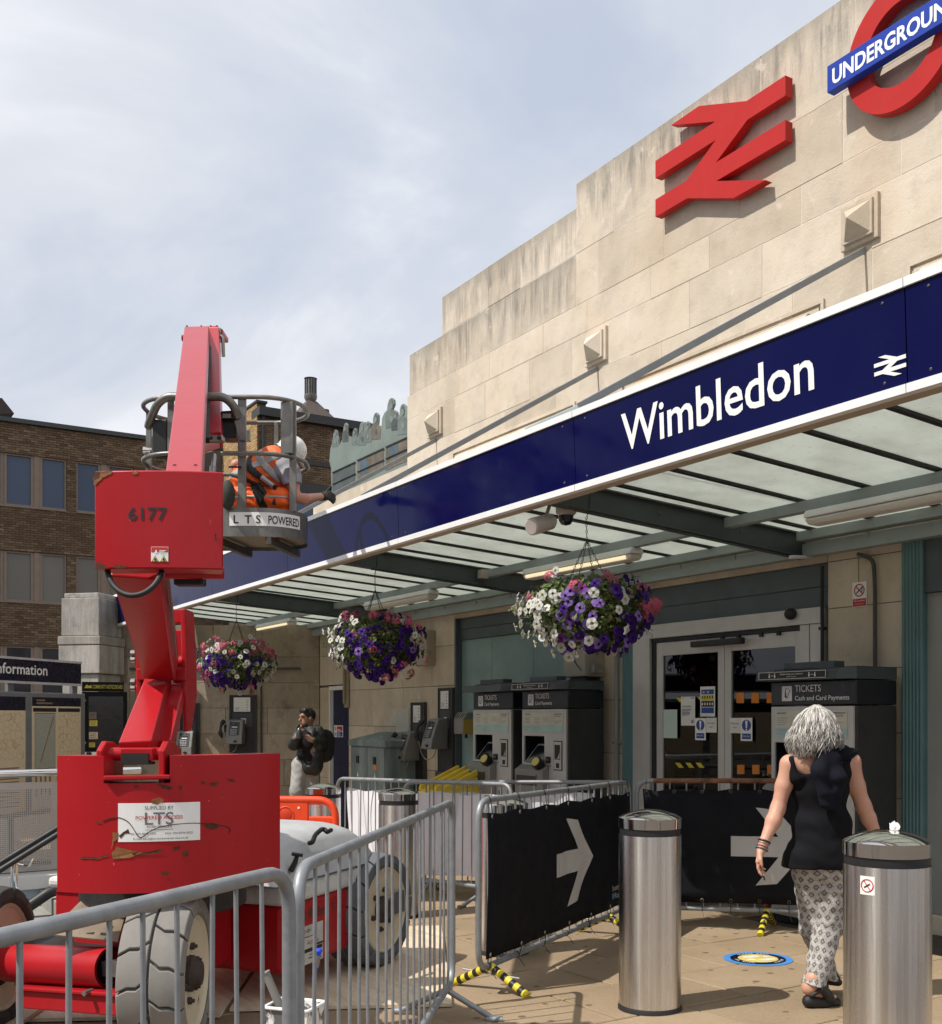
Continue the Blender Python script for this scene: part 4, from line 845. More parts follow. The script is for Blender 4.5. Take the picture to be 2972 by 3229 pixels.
# ================================================================ TELEPHONES
ph_grey = mat('phone_grey', (.21, .207, .20), .42, .3, var=.1); ph_dk = mat('phone_panel', (.045, .045, .046), .45)
def payphone(label, o, u, n, zt, zbm, zp, w=.35, side=1):
    """o = foot of the backboard's left edge on the wall, u along the wall, n out of it"""
    o, u, n = Vector(o), Vector(u), Vector(n); t = thing('payphone', label, 'payphone', (o.x, o.y, zbm), 'pay telephones on the station wall')
    def fb(name, m, a, c, bev=0, parent=t):
        b = MB(); b.frame_box(o, u, Z, n, a[0], c[0], a[2], c[2], a[1], c[1]); return b.build(name, m, parent, bevel=bev, fix=True)
    bd = fb('backboard', black_p, (0, .0, zbm), (w, .045, zt), .004); fb('board_edge', ph_dk, (-.012, .0, zbm), (0, .05, zt)); fb('board_edge', ph_dk, (w, .0, zbm), (w + .012, .05, zt))
    fb('info_card', paper, (.06, .045, zt - .27), (w - .09, .047, zt - .04), 0, bd); b = MB()
    for k in range(5): b.frame_box(o, u, Z, n, w - .15, w - .12, zt - .09 - .04 * k, zt - .075 - .04 * k, .047, .048)
    for k in range(4): b.frame_box(o, u, Z, n, .08, .15, zt - .2 - .015 * k, zt - .195 - .015 * k, .047, .048)
    b.build('card_print', grey_l, bd)
    fb('small_card', white_p, (w * .42, .045, zt - .47), (w * .62, .047, zt - .38), 0, bd); fb('inset_panel', ph_dk, (.04, .045, zt - .52), (w - .06, .046, zt - .29), 0, bd)
    z1, z0 = zp, zp - .40; d0, d1 = .22, .30; xa, xb_ = -.02, .25; P = lambda x, d, z: o + u * x + n * d + Z * z
    b = MB(); b.add([P(xa, .045, z0), P(xb_, .045, z0), P(xb_, .045, z1), P(xa, .045, z1), P(xa, d1, z0), P(xb_, d1, z0), P(xb_, d1 - .02, z0 + .13), P(xa, d1 - .02, z0 + .13), P(xb_, d0 - .03, z1 - .02), P(xa, d0 - .03, z1 - .02)],
        [(0, 1, 5, 4), (4, 5, 6, 7), (7, 6, 8, 9), (9, 8, 2, 3), (0, 4, 7, 9, 3), (1, 2, 8, 6, 5), (0, 3, 2, 1)]); bod = b.build('phone_body', ph_grey, t, bevel=.012, fix=True)
    sv = (P(0, d0 - .03, z1 - .02) - P(0, d1 - .02, z0 + .13)); sl = sv.length; sv.normalize(); fo = P(xa, d1 - .02, z0 + .13)
    nn = u.cross(sv); nn = nn if nn.dot(n) > 0 else -nn
    b = MB(); b.frame_box(fo, u, sv, nn, .05, .22, .01, sl - .03, 0, .004); b.build('key_panel', ph_dk, bod, bevel=.003)
    b = MB(); b.frame_box(fo, u, sv, nn, .09, .19, sl - .13, sl - .08, .004, .006); b.build('display', screen_m, bod); b = MB(); b.frame_box(fo, u, sv, nn, .095, .185, sl - .125, sl - .11, .006, .0075); b.build('display_strip', white_p, bod)
    b = MB()
    for i in range(4):
        for j in range(3): b.frame_box(fo, u, sv, nn, .075 + .038 * j, .105 + .038 * j, .02 + .026 * i, .036 + .026 * i, .004, .012)
    b.build('keys', bare, bod); b = MB(); b.frame_box(fo, u, sv, nn, .06, .085, sl - .07, sl - .02, .004, .007); b.ellip(fo + u * .16 + sv * (sl - .04) + nn * .004, (.012, .012, .012), 6); b.build('coin_slot', black_p, bod)
    b = MB(); b.frame_box(o, u, Z, n, .12, .17, z0 + .03, z0 + .06, d1 - .01, d1 + .012); b.build('return_cup', black_p, bod, bevel=.005)
    hs_ = xa - .055; b = MB(); b.tube(fillet([P(hs_ + .02, .24, z0 + .37), P(hs_ - .01, .30, z0 + .30), P(hs_ - .012, .33, z0 + .18), P(hs_ + .015, .31, z0 + .10)], .05), [.036, .034, .03, .022, .02, .02, .02, .022, .03, .036, .036, .036, .03, .02][:14], 10); b.build('handset', black_p, t, smooth=60)
    b = MB(); b.box(P(xa - .02, .2, z0 + .25), (.03, .03, .12)); b.build('cradle', black_p, t)
    cr = [P(hs_ + .01, .30, z0 + .1), P(hs_ + .02, .27, z0 - .06), P(.02, .24, z0 - .15), P(.12, .2, z0 - .12), P(.15, .16, z0)]; b = MB(); b.tube(fillet(cr, .12, 8), .007, 6); b.build('cord', bare, t, smooth=60)
    b = MB(); c = P(-.02 + w * .25, .055, zbm + .19); b.box(c, (.22, .03, .3)); 
    M3 = Matrix((u, Z, n)).transposed()
    for r in (.03, .055, .08): b.tube([c + M3 @ Vector((r * math.cos(a * .5236), r * 1.25 * math.sin(a * .5236), .02)) for a in range(12)], .006, 5, closed=True)
    b.build('ring_plate', ph_dk, t)
    return t
payphone('black payphone on the stone wall next to the teal shutter, the higher of the pair', (-12.24, -.005, 0), X, NF, 1.95, .52, 1.56)
payphone('black payphone in front of the white wall plate, right of the green cabinet', (-12.99, -.005, 0), X, NF, 1.77, .36, 1.385)
def on_ret(px, py):
    d = ray(px, py); q = Vector((-16.21, 0, 0)); k = (q - CAM).dot(RN) / d.dot(RN); return CAM + d * k
pr = on_ret(800, 2270); payphone('grey payphone on the end wall, hanging below the leftmost flower basket', (on_ret(728, 2270).xy[0], on_ret(728, 2270).xy[1], 0) , -RU, RN, 1.93, .5, 1.54, .42)
payphone('grey payphone on the end wall half hidden by the red boom', (on_ret(572, 2270).xy[0], on_ret(572, 2270).xy[1], 0), -RU, RN, 1.80, .5, 1.36, .3)
# ================================================================ WALL AND FLOOR THINGS
cab_m = MT('cabinet_green'); k = cab_m.mix(cab_m.ramp(cab_m.noise(1, 7, cab_m.co((7, 7, .8)), rough=.7), [(.4, 0), (.68, .8)]), (.13, .175, .175), (.30, .36, .36)); cab_m.set(k, .55); cab_m = cab_m.m
cb = thing('utility_cabinet', 'weathered green steel cabinet with double doors against the stone wall', 'cabinet', (-13.4, -.3, gz(-13.4)))
z0 = gz(-13.4); b = MB(); b.box2((-13.95, -.5, z0), (-12.87, -.02, 1.17)); b.build('body', cab_m, cb, bevel=.005)
for xa in (-13.93, -13.40):
    b = MB(); b.box2((xa, -.515, z0 + .08), (xa + .515, -.5, 1.15)); d = b.build('door', cab_m, cb, bevel=.004)
    b = MB(); b.box2((xa + .20, -.53, .93), (xa + .27, -.515, 1.03)); b.build('handle', black_p, d); b = MB(); b.prism([(0, 0), (.05, 0), (.025, .07)], (xa + .21, -.516, .74), X, Z, -Y * .002); b.build('warning_mark', white_p, d)
    if xa > -13.5: b = MB(); b.box2((xa + .18, -.518, .86), (xa + .29, -.515, .92)); b.build('label', lam_o, d)
b = MB(); b.box2((-13.98, -.53, 1.172), (-12.84, -.01, 1.25)); b.add([(-13.98, -.53, 1.25), (-12.84, -.53, 1.25), (-12.84, -.01, 1.25), (-13.98, -.01, 1.25), (-13.41, -.3, 1.37), (-13.3, -.02, 1.36)], [(0, 1, 4), (1, 2, 5, 4), (3, 0, 4, 5)]); b.build('lid', cab_m, cb)
b = MB(); b.box2((-13.51, -.012, .8), (-13.13, 0.001, 1.69)); wp = tag(b.build('wall_plate', mat('wall_plate_white', (.52, .50, .44), .6, var=.06), None), 'blank white cover plate on the stone wall behind the lower payphone', 'wall plate')
ab = thing('wall_ashtray', 'stainless cigarette bin with a yellow side on the wall between phone and ticket machines', 'cigarette bin', (-11.6, 0, 1.36)); xa, xc = -11.66, -11.43
b = MB(); b.hexa([(xa, -.16, 1.36), (xc, -.16, 1.36), (xc, -.0, 1.36), (xa, .0, 1.36), (xa, -.16, 1.55), (xc, -.16, 1.55), (xc, .0, 1.55), (xa, .0, 1.55)]); b.build('bin_body', mat('bin_steel', (.22, .20, .18), .4, .5, var=.15), ab, bevel=.01)
b = MB(); b.hexa([(xa, -.16, 1.552), (xc, -.16, 1.552), (xc, .0, 1.552), (xa, .0, 1.552), (xa, -.10, 1.63), (xc, -.10, 1.63), (xc, .0, 1.63), (xa, .0, 1.63)]); tp = b.build('bin_top', bare, ab, bevel=.005)
for i in range(4): b = MB(); b.hexa([(xa + .03 + .05 * i, -.158, 1.56), (xa + .045 + .05 * i, -.158, 1.56), (xa + .045 + .05 * i, -.15, 1.558), (xa + .03 + .05 * i, -.15, 1.558), (xa + .035 + .05 * i, -.108, 1.626), (xa + .05 + .05 * i, -.108, 1.626), (xa + .05 + .05 * i, -.1, 1.62), (xa + .035 + .05 * i, -.1, 1.62)]); b.build('slot', black_p, tp)
b = MB(); b.box2((xc, -.155, 1.362), (xc + .004, -.005, 1.545)); b.build('side_plate', mat('bin_yellow', (.42, .30, .06), .45), ab); b = MB(); b.tube([(xc - .06, -.08, 1.36), (xc - .06, -.08, 1.31)], .02, 8); b.build('drain', black_p, ab)
ws = thing('warning_sign', 'white warning sign with yellow and red panels beside the left ticket machine', 'sign', (-11.0, .07, 1.1))
sheet(ws, 'board', (-11.12, .078, 1.30), X, Z, .42, .34, [white_p, yel_p, black_p], [(1, [(.16, .52), (.60, .52), (.38, .95)]), (2, [(.3, .6), (.46, .6), (.38, .8)]), (1, .08, .05, .6, .42), (2, .2, .12, .28, .36), (2, .35, .12, .4, .36)])
sheet(ws, 'lower_board', (-11.14, .078, 1.09), X, Z, .44, .20, [red_p, white_p], [(1, .1, .72, .5, .86), (1, .1, .44, .6, .56), (1, .1, .26, .5, .36), (1, .1, .08, .55, .18)])
hb = thing('wall_heater', 'cream wall box with a dangling cable above the ticket machines', 'wall box', (-9.0, 0, 2.0))
b = MB(); b.box2((-9.21, -.26, 1.99), (-8.84, -.0, 2.60)); b.build('casing', mat('heater_cream', (.33, .305, .25), .55, var=.12, grime=.3), hb, bevel=.012)
b = MB(); b.box2((-9.215, -.24, 2.2), (-9.205, -.18, 2.30)); b.box2((-9.215, -.24, 2.12), (-9.205, -.2, 2.16)); b.build('vent', black_p, hb); b = MB(); b.tube(fillet([(-9.12, -.265, 2.55), (-9.10, -.27, 2.32), (-8.98, -.27, 2.12), (-8.86, -.25, 2.02)], .2, 6), .006, 5); b.build('cable', black_p, hb); b = MB(); b.box2((-8.838, -.2, 2.03), (-8.76, -.1, 2.12)); b.build('junction_box', tv_shelf, hb)
b = MB(); b.box2((-9.17, -.2, 1.95), (-8.9, -.03, 1.988)); b.build('foot', black_p, hb)
sb = MB(); sb.box2((-12.72, -.14, 2.26), (-12.40, .0, 2.72)); o = tag(sb.build('meter_box', mat('box_beige', (.36, .31, .24), .6, var=.1, grime=.2), None, bevel=.008), 'plain beige meter box on the pier right of the middle flower basket', 'wall box')
ns = thing('no_smoking_sign', 'small white no smoking sign with a crossed red ring on the stone pier', 'sign', (-5.64, 0, 2.44))
s = sheet(ns, 'board', (-5.706, -.004, 2.44), X, Z, .135, .195, [white_p, red_p], [(1, .03, .02, .97, .33)]); c = Vector((-5.6385, -.0085, 2.57)); b = MB(); b.tube([c + Vector((.046 * math.cos(a * .26), 0, .046 * math.sin(a * .26))) for a in range(24)], .0045, 5, closed=True); b.tube([c + Vector((-.033, 0, .033)), c + Vector((.033, 0, -.033))], .004, 5); b.build('ring_mark', red_p, s)
b = MB(); b.bar(c + Vector((-.026, .002, -.022)), c + Vector((.028, .002, .024)), .01, .006); b.bar(c + Vector((.02, .002, -.02)), c + Vector((.03, .002, .026)), .006, .005); b.build('cigarette_mark', black_p, s); text('lettering', 'No smoking', s, (-5.6385, -.0078, 2.482), X, Z, .013, white_p, .1, 'C'); text('lettering', 'It is against the law', s, (-5.6385, -.0078, 2.46), X, Z, .006, white_p, .08, 'C')
# yellow grit bin
gp = cw(-.195, 12.25); gb = thing('grit_bin', 'yellow plastic grit bin with a ribbed lid beside the left ticket machine', 'grit bin', (gp.x, gp.y, gz(gp.x)), None, 0); gb.scale = (.52, .8, 1.08)
b = MB(); b.hexa([(-.5, -.30, 0), (.5, -.30, 0), (.5, .3, 0), (-.5, .3, 0), (-.56, -.36, .75), (.56, -.36, .75), (.56, .34, .75), (-.56, .34, .75)]); b.build('tub', yellow_pl, gb, bevel=.03, local=True)
b = MB(); b.hexa([(-.60, -.40, .755), (.60, -.40, .755), (.6, .36, .755), (-.6, .36, .755), (-.54, -.36, .80), (.54, -.36, .80), (.50, .28, 1.0), (-.50, .28, 1.0)]); b.build('lid', yellow_pl, gb, bevel=.015, local=True)
for x in (-.5, -.17, .17, .5):
    b = MB(); b.hexa([(x - .05, -.38, .79), (x + .05, -.38, .79), (x + .045, .28, .99), (x - .045, .28, .99), (x - .04, -.37, .85), (x + .04, -.37, .85), (x + .035, .27, 1.05), (x - .035, .27, 1.05)]); b.build('lid_rib', yellow_pl, gb, bevel=.01, local=True)
# floor marker
dp = gh(1900 + 847 / 1.724, 2400 + 1078 / 1.724, 0); fd = thing('floor_marker', 'round blue and yellow distance marker stuck on the paving', 'floor sticker', (dp.x, dp.y, gz(dp.x)), None, YAW - R(90) + R(180)); fd.rotation_euler = (0, -math.atan(GS), 0)
def disc(r0, r1, z, m, n=48):
    b = MB(); b.lathe([(r0, z), (r1, z)] if r0 > 0 else [(.0001, z), (r1, z)], (0, 0, 0), n); b.v = b.v; o = b.build('disc', m, fd, local=True, fix=True); return o
disc(0, .22, .003, mat('marker_blue', (.06, .24, .62), .5)); disc(0, .177, .0045, navy_dk); disc(0, .128, .006, mat('marker_yellow', (.62, .50, .14), .5))
bw = mat('marker_white', (.72, .70, .62), .5, grime=.3, gs=30)
for (u, v, ru, rv, a) in ((-.035, .045, .062, .03, .3), (.05, -.045, .062, .03, .3), (-.055, -.04, .03, .02, .2), (.07, .05, .026, .018, .4)):
    b = MB(); pts = []
    for k in range(16):
        x, y = ru * math.cos(k * .3927), rv * math.sin(k * .3927); q = RT * (u + x * math.cos(a) - y * math.sin(a)) + FW * (v + x * math.sin(a) + y * math.cos(a)); pts.append((q.x, q.y, .0072))
    b.quad(*pts); b.build('shoe_mark', bw, fd, local=True, fix=True)
def ringtext(s, a0, a1, r, h, flip=False):
    for i, ch in enumerate(s):
        if ch == ' ': continue
        a = a0 + (a1 - a0) * i / (len(s) - 1); d = RT * math.cos(a) + FW * math.sin(a); tn = (RT * math.sin(a) - FW * math.cos(a)); up = d
        if flip: tn, up = -tn, -d
        k = text('lettering', ch, None, (0, 0, 0), X, Z, h, white_p, None, 'C'); I = []
        for q in k.data.vertices: q.co = d * r + tn * q.co.x + up * (q.co.z - h / 2) + Z * .0068
        k.parent = fd
ringtext('PLEASE KEEP', R(128), R(52), .152, .024); ringtext('APART', R(-20), R(-60), .152, .024, False); ringtext('THANK YOU', R(245), R(190), .152, .022)
# ================================================================ UNDER THE CANOPY
lit_t = MT('lit_tube'); lit_t.set((.8, .75, .6), .4); lit_t.b.inputs['Emission Color'].default_value = (1, .83, .5, 1); lit_t.b.inputs['Emission Strength'].default_value = .75; lit_t = lit_t.m
diffuser = mat('light_diffuser', (.66, .66, .63), .35, var=.05, grime=.2)
def strip_light(label, xa, xc, lit):
    z = gzf(-.95) - .11; t = thing('strip_light', label, 'strip light', (xa, -.95, z), 'strip lights under the canopy')
    b = MB(); b.hexa([(xa, -1.03, z - .055), (xc, -1.03, z - .055), (xc, -.87, z - .055), (xa, -.87, z - .055), (xa, -1.01, z), (xc, -1.01, z), (xc, -.89, z), (xa, -.89, z)]); b.build('housing', white_tr, t, bevel=.012)
    b = MB(); b.hexa([(xa + .03, -1.01, z - .11), (xc - .03, -1.01, z - .11), (xc - .03, -.89, z - .11), (xa + .03, -.89, z - .11), (xa, -1.028, z - .058), (xc, -1.028, z - .058), (xc, -.872, z - .058), (xa, -.872, z - .058)]); d = b.build('diffuser', diffuser, t, bevel=.02)
    if lit: b = MB(); b.box2((xa + .07, -1.034, z - .098), (xc - .07, -.97, z - .066)); b.build('tube_glow', lit_t, d, bevel=.008)
    for f in (.2, .8): b = MB(); b.box2((xa + (xc - xa) * f - .02, -.97, z), (xa + (xc - xa) * f + .02, -.93, z + .05)); b.build('clip', alu_dk, t)
strip_light('unlit strip light nearest the camera, above the cash and card ticket machine', -5.31, -3.7, False)
strip_light('lit strip light right behind the chains of the biggest flower basket', -8.87, -7.2, True)
strip_light('strip light above the middle flower basket', -12.48, -10.77, False)
strip_light('lit strip light at the far end, above the payphones', -16.4, -15.0, True)
# loudspeaker and dome camera at the beam's end
LSX = -6.30; p0 = onx(1600 + 128 / 1.68, 1500 + 272 / 1.68, LSX + .1); p1 = onx(1600 + 235 / 1.68, 1500 + 205 / 1.68, LSX - .05)
ax = (RT * .62 - FW * -.62 + UP * .28).normalized(); ls = thing('loudspeaker', 'pale cylindrical loudspeaker under the canopy edge beside a dome camera', 'loudspeaker', p0)
p1 = p0 + ax * .24; Q3 = (ax).to_track_quat('Z', 'Y').to_matrix(); spk = mat('speaker_cream', (.50, .46, .42), .5, var=.08)
b = MB(); b.lathe([(.001, -.004), (.052, -.004), (.060, .004), (.062, .03), (.058, .21), (.04, .24), (.001, .245)], p0, 24, Q3); b.build('drum', spk, ls, smooth=40); b = MB(); b.lathe([(.001, -.006), (.05, -.006), (.05, -.003)], p0, 24, Q3); b.build('grille', mat('speaker_grille', (.42, .38, .35), .6), ls)
pb = p0 + ax * .14; b = MB(); b.bar(pb + Vector((.0, .0, .0)) - FW * .065, pb + ax * .06 + UP * .11 - FW * .06, .03, .006); b.build('bracket', spk, ls)
dcp = onx(1600 + 312 / 1.68, 1500 + 210 / 1.68, LSX); dc = thing('dome_camera', 'dark dome camera on a pale ring under the canopy edge', 'camera', dcp)
b = MB(); b.lathe([(.02, .10), (.075, .07), (.075, .02), (.06, .0), (.05, -.005)], dcp, 24); b.build('mount', spk, dc, smooth=40); b = MB(); b.lathe([(.055, .0), (.052, -.04), (.035, -.065), (.001, -.075)], dcp, 20); b.build('dome', screen_m, dc, smooth=60)
b = MB(); b.tube([dcp + Vector((0, .06, .07)), dcp + Vector((.03, .4, .05))], .022, 8); b.build('conduit', spk, dc, smooth=40)
# small floodlight on a beam
jb = MB(); q = onx(1000 + 1385 / 2.64, 1650 + 425 / 2.64, -9.6); jb.box(q, (.09, .09, .09)); o = tag(jb.build('junction_box', spk, None, bevel=.006), 'small cream junction box on the canopy beam left of the biggest basket', 'junction box')
jb = MB(); jb.tube(fillet([onx(1000 + 1420 / 2.64, 1650 + 400 / 2.64, -9.6), onx(1000 + 1500 / 2.64, 1650 + 392 / 2.64, -9.5), onx(1000 + 1740 / 2.64, 1650 + 440 / 2.64, -9.3), onx(1000 + 1760 / 2.64, 1650 + 480 / 2.64, -9.3)], .08), .014, 6); tag(jb.build('hanging_cable', black_p, None, smooth=60), 'black cable looping from the small junction box under the canopy', 'cable')
jb = MB(); jb.tube(fillet([onx(1600 + 1500 / 1.68, 1500 + 432 / 1.68, -6.1), onx(1600 + 1620 / 1.68, 1500 + 432 / 1.68, -6.1), onx(1600 + 1652 / 1.68, 1500 + 390 / 1.68, -6.1), onx(1600 + 1650 / 1.68, 1500 + 300 / 1.68, -6.1), onx(1600 + 1690 / 1.68, 1500 + 285 / 1.68, -6.1)], .08), .016, 8); tag(jb.build('conduit', white_tr, None, smooth=60), 'bent white conduit pipe at the wall end of the near canopy beam', 'pipe')
# ================================================================ ORANGE BARRIER, SHEETS, LITTER
def sheet_on(bar, label, x0, x1, z0, z1):
    t, ln, Q = bar; o = thing('white_sheet', label, 'sheet', wm(t) @ Vector((x0, 0, 0)), 'white sheets on the barriers', t.rotation_euler.z); nx, nz = 40, 20; rnd = random.Random(x1); vs = []
    ph = [rnd.uniform(0, 6) for _ in range(4)]
    for j in range(nz + 1):
        for i in range(nx + 1):
            u, v = i / nx, j / nz; x = u * (x1 - x0); y = .045 + .02 * math.sin(x * 7 + ph[0] + v * 2) + .015 * math.sin(x * 17 + ph[1] + v * 5) + .02 * math.sin(v * 6 + ph[2])
            vs.append((x, -.06 + y * -.0 - .0 + .02 * math.sin(x * 7 + ph[0] + v * 2.5) + .012 * math.sin(x * 17 + ph[1] + v * 5), z0 + (z1 - z0) * v - .03 * (1 - abs(((u * 3.3) % 1) - .5) * 2) * v ** 5 + Q(x0 + x, 0).z))
    b = MB(); b.add([(p[0], -p[1], p[2]) for p in vs], [(j * (nx + 1) + i, j * (nx + 1) + i + 1, (j + 1) * (nx + 1) + i + 1, (j + 1) * (nx + 1) + i) for j in range(nz) for i in range(nx)]); c = b.build('cloth', tarp, o, smooth=180, local=True)
    b = MB(); 
    for u in (.02, .5, .98): b.tube([((x1 - x0) * u, .04, z1 - .02), ((x1 - x0) * u, .0, z1 + .08)], .004, 5)
    b.build('tie', black_p, o, local=True)
sheet_on(bE1, 'white plastic sheet tied behind the bars of the barrier by the man', .08, 2.35, .22, .97); sheet_on(bE2, 'white plastic sheet tied behind the bars of the barrier before the ticket machines', .08, 1.75, .2, .97)
ow = gh(1098, 2500, 1.0); od = cw(-1.07, 8.75); dirn = (-RT * .97 + FW * .1).normalized()
ob = thing('plastic_barrier', 'bright orange plastic pedestrian barrier with rounded corner behind the white machine hood', 'barrier', (od.x, od.y, gz(od.x)), None, math.atan2(dirn.y, dirn.x))
# local x runs left from the rounded end; outline of the panel with its openings made from bars and plates
b = MB(); H = 1.0
b.tube(fillet([(.03, 0, .05), (.03, 0, H - .03), (2.0, 0, H - .03)], .16, 8), .03, 10)
b.build('rim', orange_pl, ob, smooth=50, local=True)
b = MB(); ZV = Z
b.frame_box(Vector((0, 0, 0)), X, ZV, Y, .25, 2.0, .70, H - .05, -.02, .02); b.frame_box(Vector((0, 0, 0)), X, ZV, Y, .03, .25, .775, .835, -.022, .022); b.frame_box(Vector((0, 0, 0)), X, ZV, Y, .155, .25, .70, .775, -.0215, .0215); b.frame_box(Vector((0, 0, 0)), X, ZV, Y, .15, .25, .93, H - .02, -.0215, .0215); b.frame_box(Vector((0, 0, 0)), X, ZV, Y, .0, 2.0, .04, .14, -.03, .03)
b.build('panel', orange_pl, ob, bevel=.012, local=True)
for x in (.03, .185, .345, .505, .67, .84, 1.0, 1.2, 1.44, 1.7):
    b = MB(); b.hexa([(x - .022, -.022, .14), (x + .03, -.022, .14), (x + .03, .022, .14), (x - .022, .022, .14), (x - .03, -.022, .73), (x + .04, -.022, .73), (x + .04, .022, .73), (x - .03, .022, .73)]) if x > .1 else b.tube([(x, 0, .1), (x, 0, .7)], .034, 10); b.build('upright', orange_pl, ob, bevel=.012, local=True)
or_dk = mat('orange_plastic_recess', (.55, .035, .008), .5, var=.1)
for x in (.44, .62):
    b = MB(); M3 = Matrix.Rotation(R(-90), 3, 'X'); b.lathe([(.075, .018), (.068, .026), (.058, .021), (.001, .012)], (x, 0, .845), 24, Matrix.Rotation(R(-90), 3, 'X')); b.build('round_boss', orange_pl, ob, smooth=60, local=True)
    b = MB(); b.lathe([(.055, .024), (.04, .028), (.015, .032), (.001, .032)], (x, 0, .845), 20, Matrix.Rotation(R(-90), 3, 'X')); b.build('boss_face', or_dk, ob, smooth=60, local=True)
b = MB(); b.frame_box(Vector((0, 0, 0)), X, Z, Y, .28, .35, .74, .775, .019, .024); b.build('label_recess', or_dk, ob, local=True); b = MB(); b.lathe([(.009, .0), (.009, .024), (.001, .024)], (.33, 0, .905), 12, Matrix.Rotation(R(-90), 3, 'X')); b.build('stud', white_p, ob, local=True)
# plywood under the lift
d1 = Vector((-2.105, 1.147, 0)).normalized(); d2 = Vector((-d1.y, d1.x, 0)); d2 = d2 if d2.y < 0 else -d2; P1 = Vector((-5.06, -4.07, 0))
def ply(label, o, a, c, z=.006):
    b = MB(); w = [o, o + d1 * a, o + d1 * a + d2 * c, o + d2 * c]; b.hexa([(p.x, p.y, gz(p.x) + z) for p in w] + [(p.x, p.y, gz(p.x) + z + .018) for p in w]); k = b.build('plywood_sheet', wood, None); tag(k, label, 'plywood sheet', 'plywood sheets under the lift')
ply('pale plywood sheet under the steered wheel, ending by the striped barrier foot', P1, 2.42, 1.2); ply('pale plywood sheet under the red chassis', P1 + d2 * 1.23 - d1 * .12, 2.42, 1.2); ply('pale plywood sheet under the axle at the lower left corner', P1 + d2 * 2.2 - d1 * .35, 1.6, 1.2, .03)
# paint tub with roller
tp = at(930, 2262, 4.82); tb = thing('paint_tub', 'white paint tub smeared with dried paint behind the barrier, a grey roller in it', 'paint tub', (tp.x, tp.y, gz(tp.x) + .024), None, YAW + R(8))
tubm = MT('smeared_tub'); k = tubm.mix(tubm.ramp(tubm.noise(14, 6, tubm.co((1, 1, .6)), dist=1), [(.47, 0), (.53, 1)]), (.75, .75, .74), (.12, .12, .12)); tubm.set(k, .5); tubm.bump(tubm.noise(14, 6), .5, .01); tubm = tubm.m
w0, w1 = .085, .105; b = MB(); b.add([(s * w0, t * w0 * .8, 0) for s, t in ((-1, -1), (1, -1), (1, 1), (-1, 1))] + [(s * w1, t * w1 * .8, .26) for s, t in ((-1, -1), (1, -1), (1, 1), (-1, 1))], [(3, 2, 1, 0), (0, 1, 5, 4), (1, 2, 6, 5), (2, 3, 7, 6), (3, 0, 4, 7)]); k = b.build('tub', tubm, tb, local=True); md = k.modifiers.new('t', 'SOLIDIFY'); md.thickness = .006
b = MB(); b.tube(fillet([(s * (w1 + .004), t * (w1 * .8 + .004), .262) for s, t in ((-1, -1), (1, -1), (1, 1), (-1, 1))], .02, 4, True), .008, 8, closed=True); b.build('rim', white_tr, tb, smooth=60, local=True)
b = MB(); b.box2((-.095, -.075, .12), (.095, .075, .14)); b.build('paint', white_p, tb, local=True)
b = MB(); b.tube([(-.03, .0, .16), (-.13, -.03, .40)], .019, 12); b.tube([(-.13, -.03, .40), (-.132, -.031, .405)], .022, 12); b.build('roller_sleeve', tyre_g, tb, smooth=50, local=True); b = MB(); b.ellip((-.02, 0, .175), (.05, .04, .03), 8); b.build('paint_lump', hood_w, tb, smooth=60, local=True)
bp = at(1000, 3050, 4.6); bt = thing('paint_brush', 'grey and blue brush handle hooked on the barrier beside the paint tub', 'brush', bp); blue_h = mat('brush_blue', (.01, .06, .62), .35)
a0 = at(1004, 3000, 4.25); a1 = at(998, 3050, 4.25); a2 = at(990, 3090, 4.25); b = MB(); b.tube([a0, a0.lerp(a1, .25)], [.014, .013], 10); b.ellip(a0, (.017, .017, .012), 8); b.build('grip_end', blue_h, bt, smooth=60); b = MB(); b.tube([a0.lerp(a1, .2), a1], [.013, .011], 10); b.build('grip', ph_grey, bt, smooth=60); b = MB(); b.tube([a1, a1.lerp(a2, .4), a2], [.011, .006, .009], 10); b.build('neck', blue_h, bt, smooth=60)
# drinks can behind the banner
cp = gh(1900 + 905 / 1.724, 2400 + 703 / 1.724, 0); cp = Vector((-6.25, -.55, gz(-6.25))); 
q = at(2424, 2805, 8.75); cn = thing('drinks_can', 'red drinks can standing on the ground behind the arrow banner', 'can', (q.x, q.y, gz(q.x))); b = MB(); b.lathe([(.001, .0), (.026, .0), (.033, .012), (.033, .105), (.026, .116), (.001, .114)], (0, 0, 0), 16); b.build('can_body', red_p, cn, smooth=40, local=True); b = MB(); b.lathe([(.0335, .03), (.0335, .05)], (0, 0, 0), 16); b.build('can_print', white_p, cn, smooth=40, local=True)
# ================================================================ THE BOOM LIFT
LO, LA_, LR = Vector((-1.9, 5.25)), Vector((.374, .927)), Vector((.927, -.374))
def V(s, h, z): p = LO + LA_ * s + LR * h; return cw(p.x, p.y, z)
LZ = gz(V(.9, 0, 0).x)
BL = thing('boom_lift', 'red articulated boom lift with a raised cage, parked between the barriers', 'boom lift', V(.9, 0, LZ))
VS, VH = (V(1, 0, 0) - V(0, 0, 0)).normalized(), (V(0, 1, 0) - V(0, 0, 0)).normalized()
def vbox(b, s0, s1, h0, h1, z0, z1): return b.hexa([V(s0, h0, z0), V(s1, h0, z0), V(s1, h1, z0), V(s0, h1, z0), V(s0, h0, z1), V(s1, h0, z1), V(s1, h1, z1), V(s0, h1, z1)])
b = MB(); vbox(b, .935, 1.70, -.555, .555, .15, .53); vbox(b, 1.70, 2.3, -.35, .35, .2, .53); vbox(b, .2, .935, -.24, .24, .2, .6); ch = b.build('chassis', red_worn, BL, bevel=.03, fix=True)
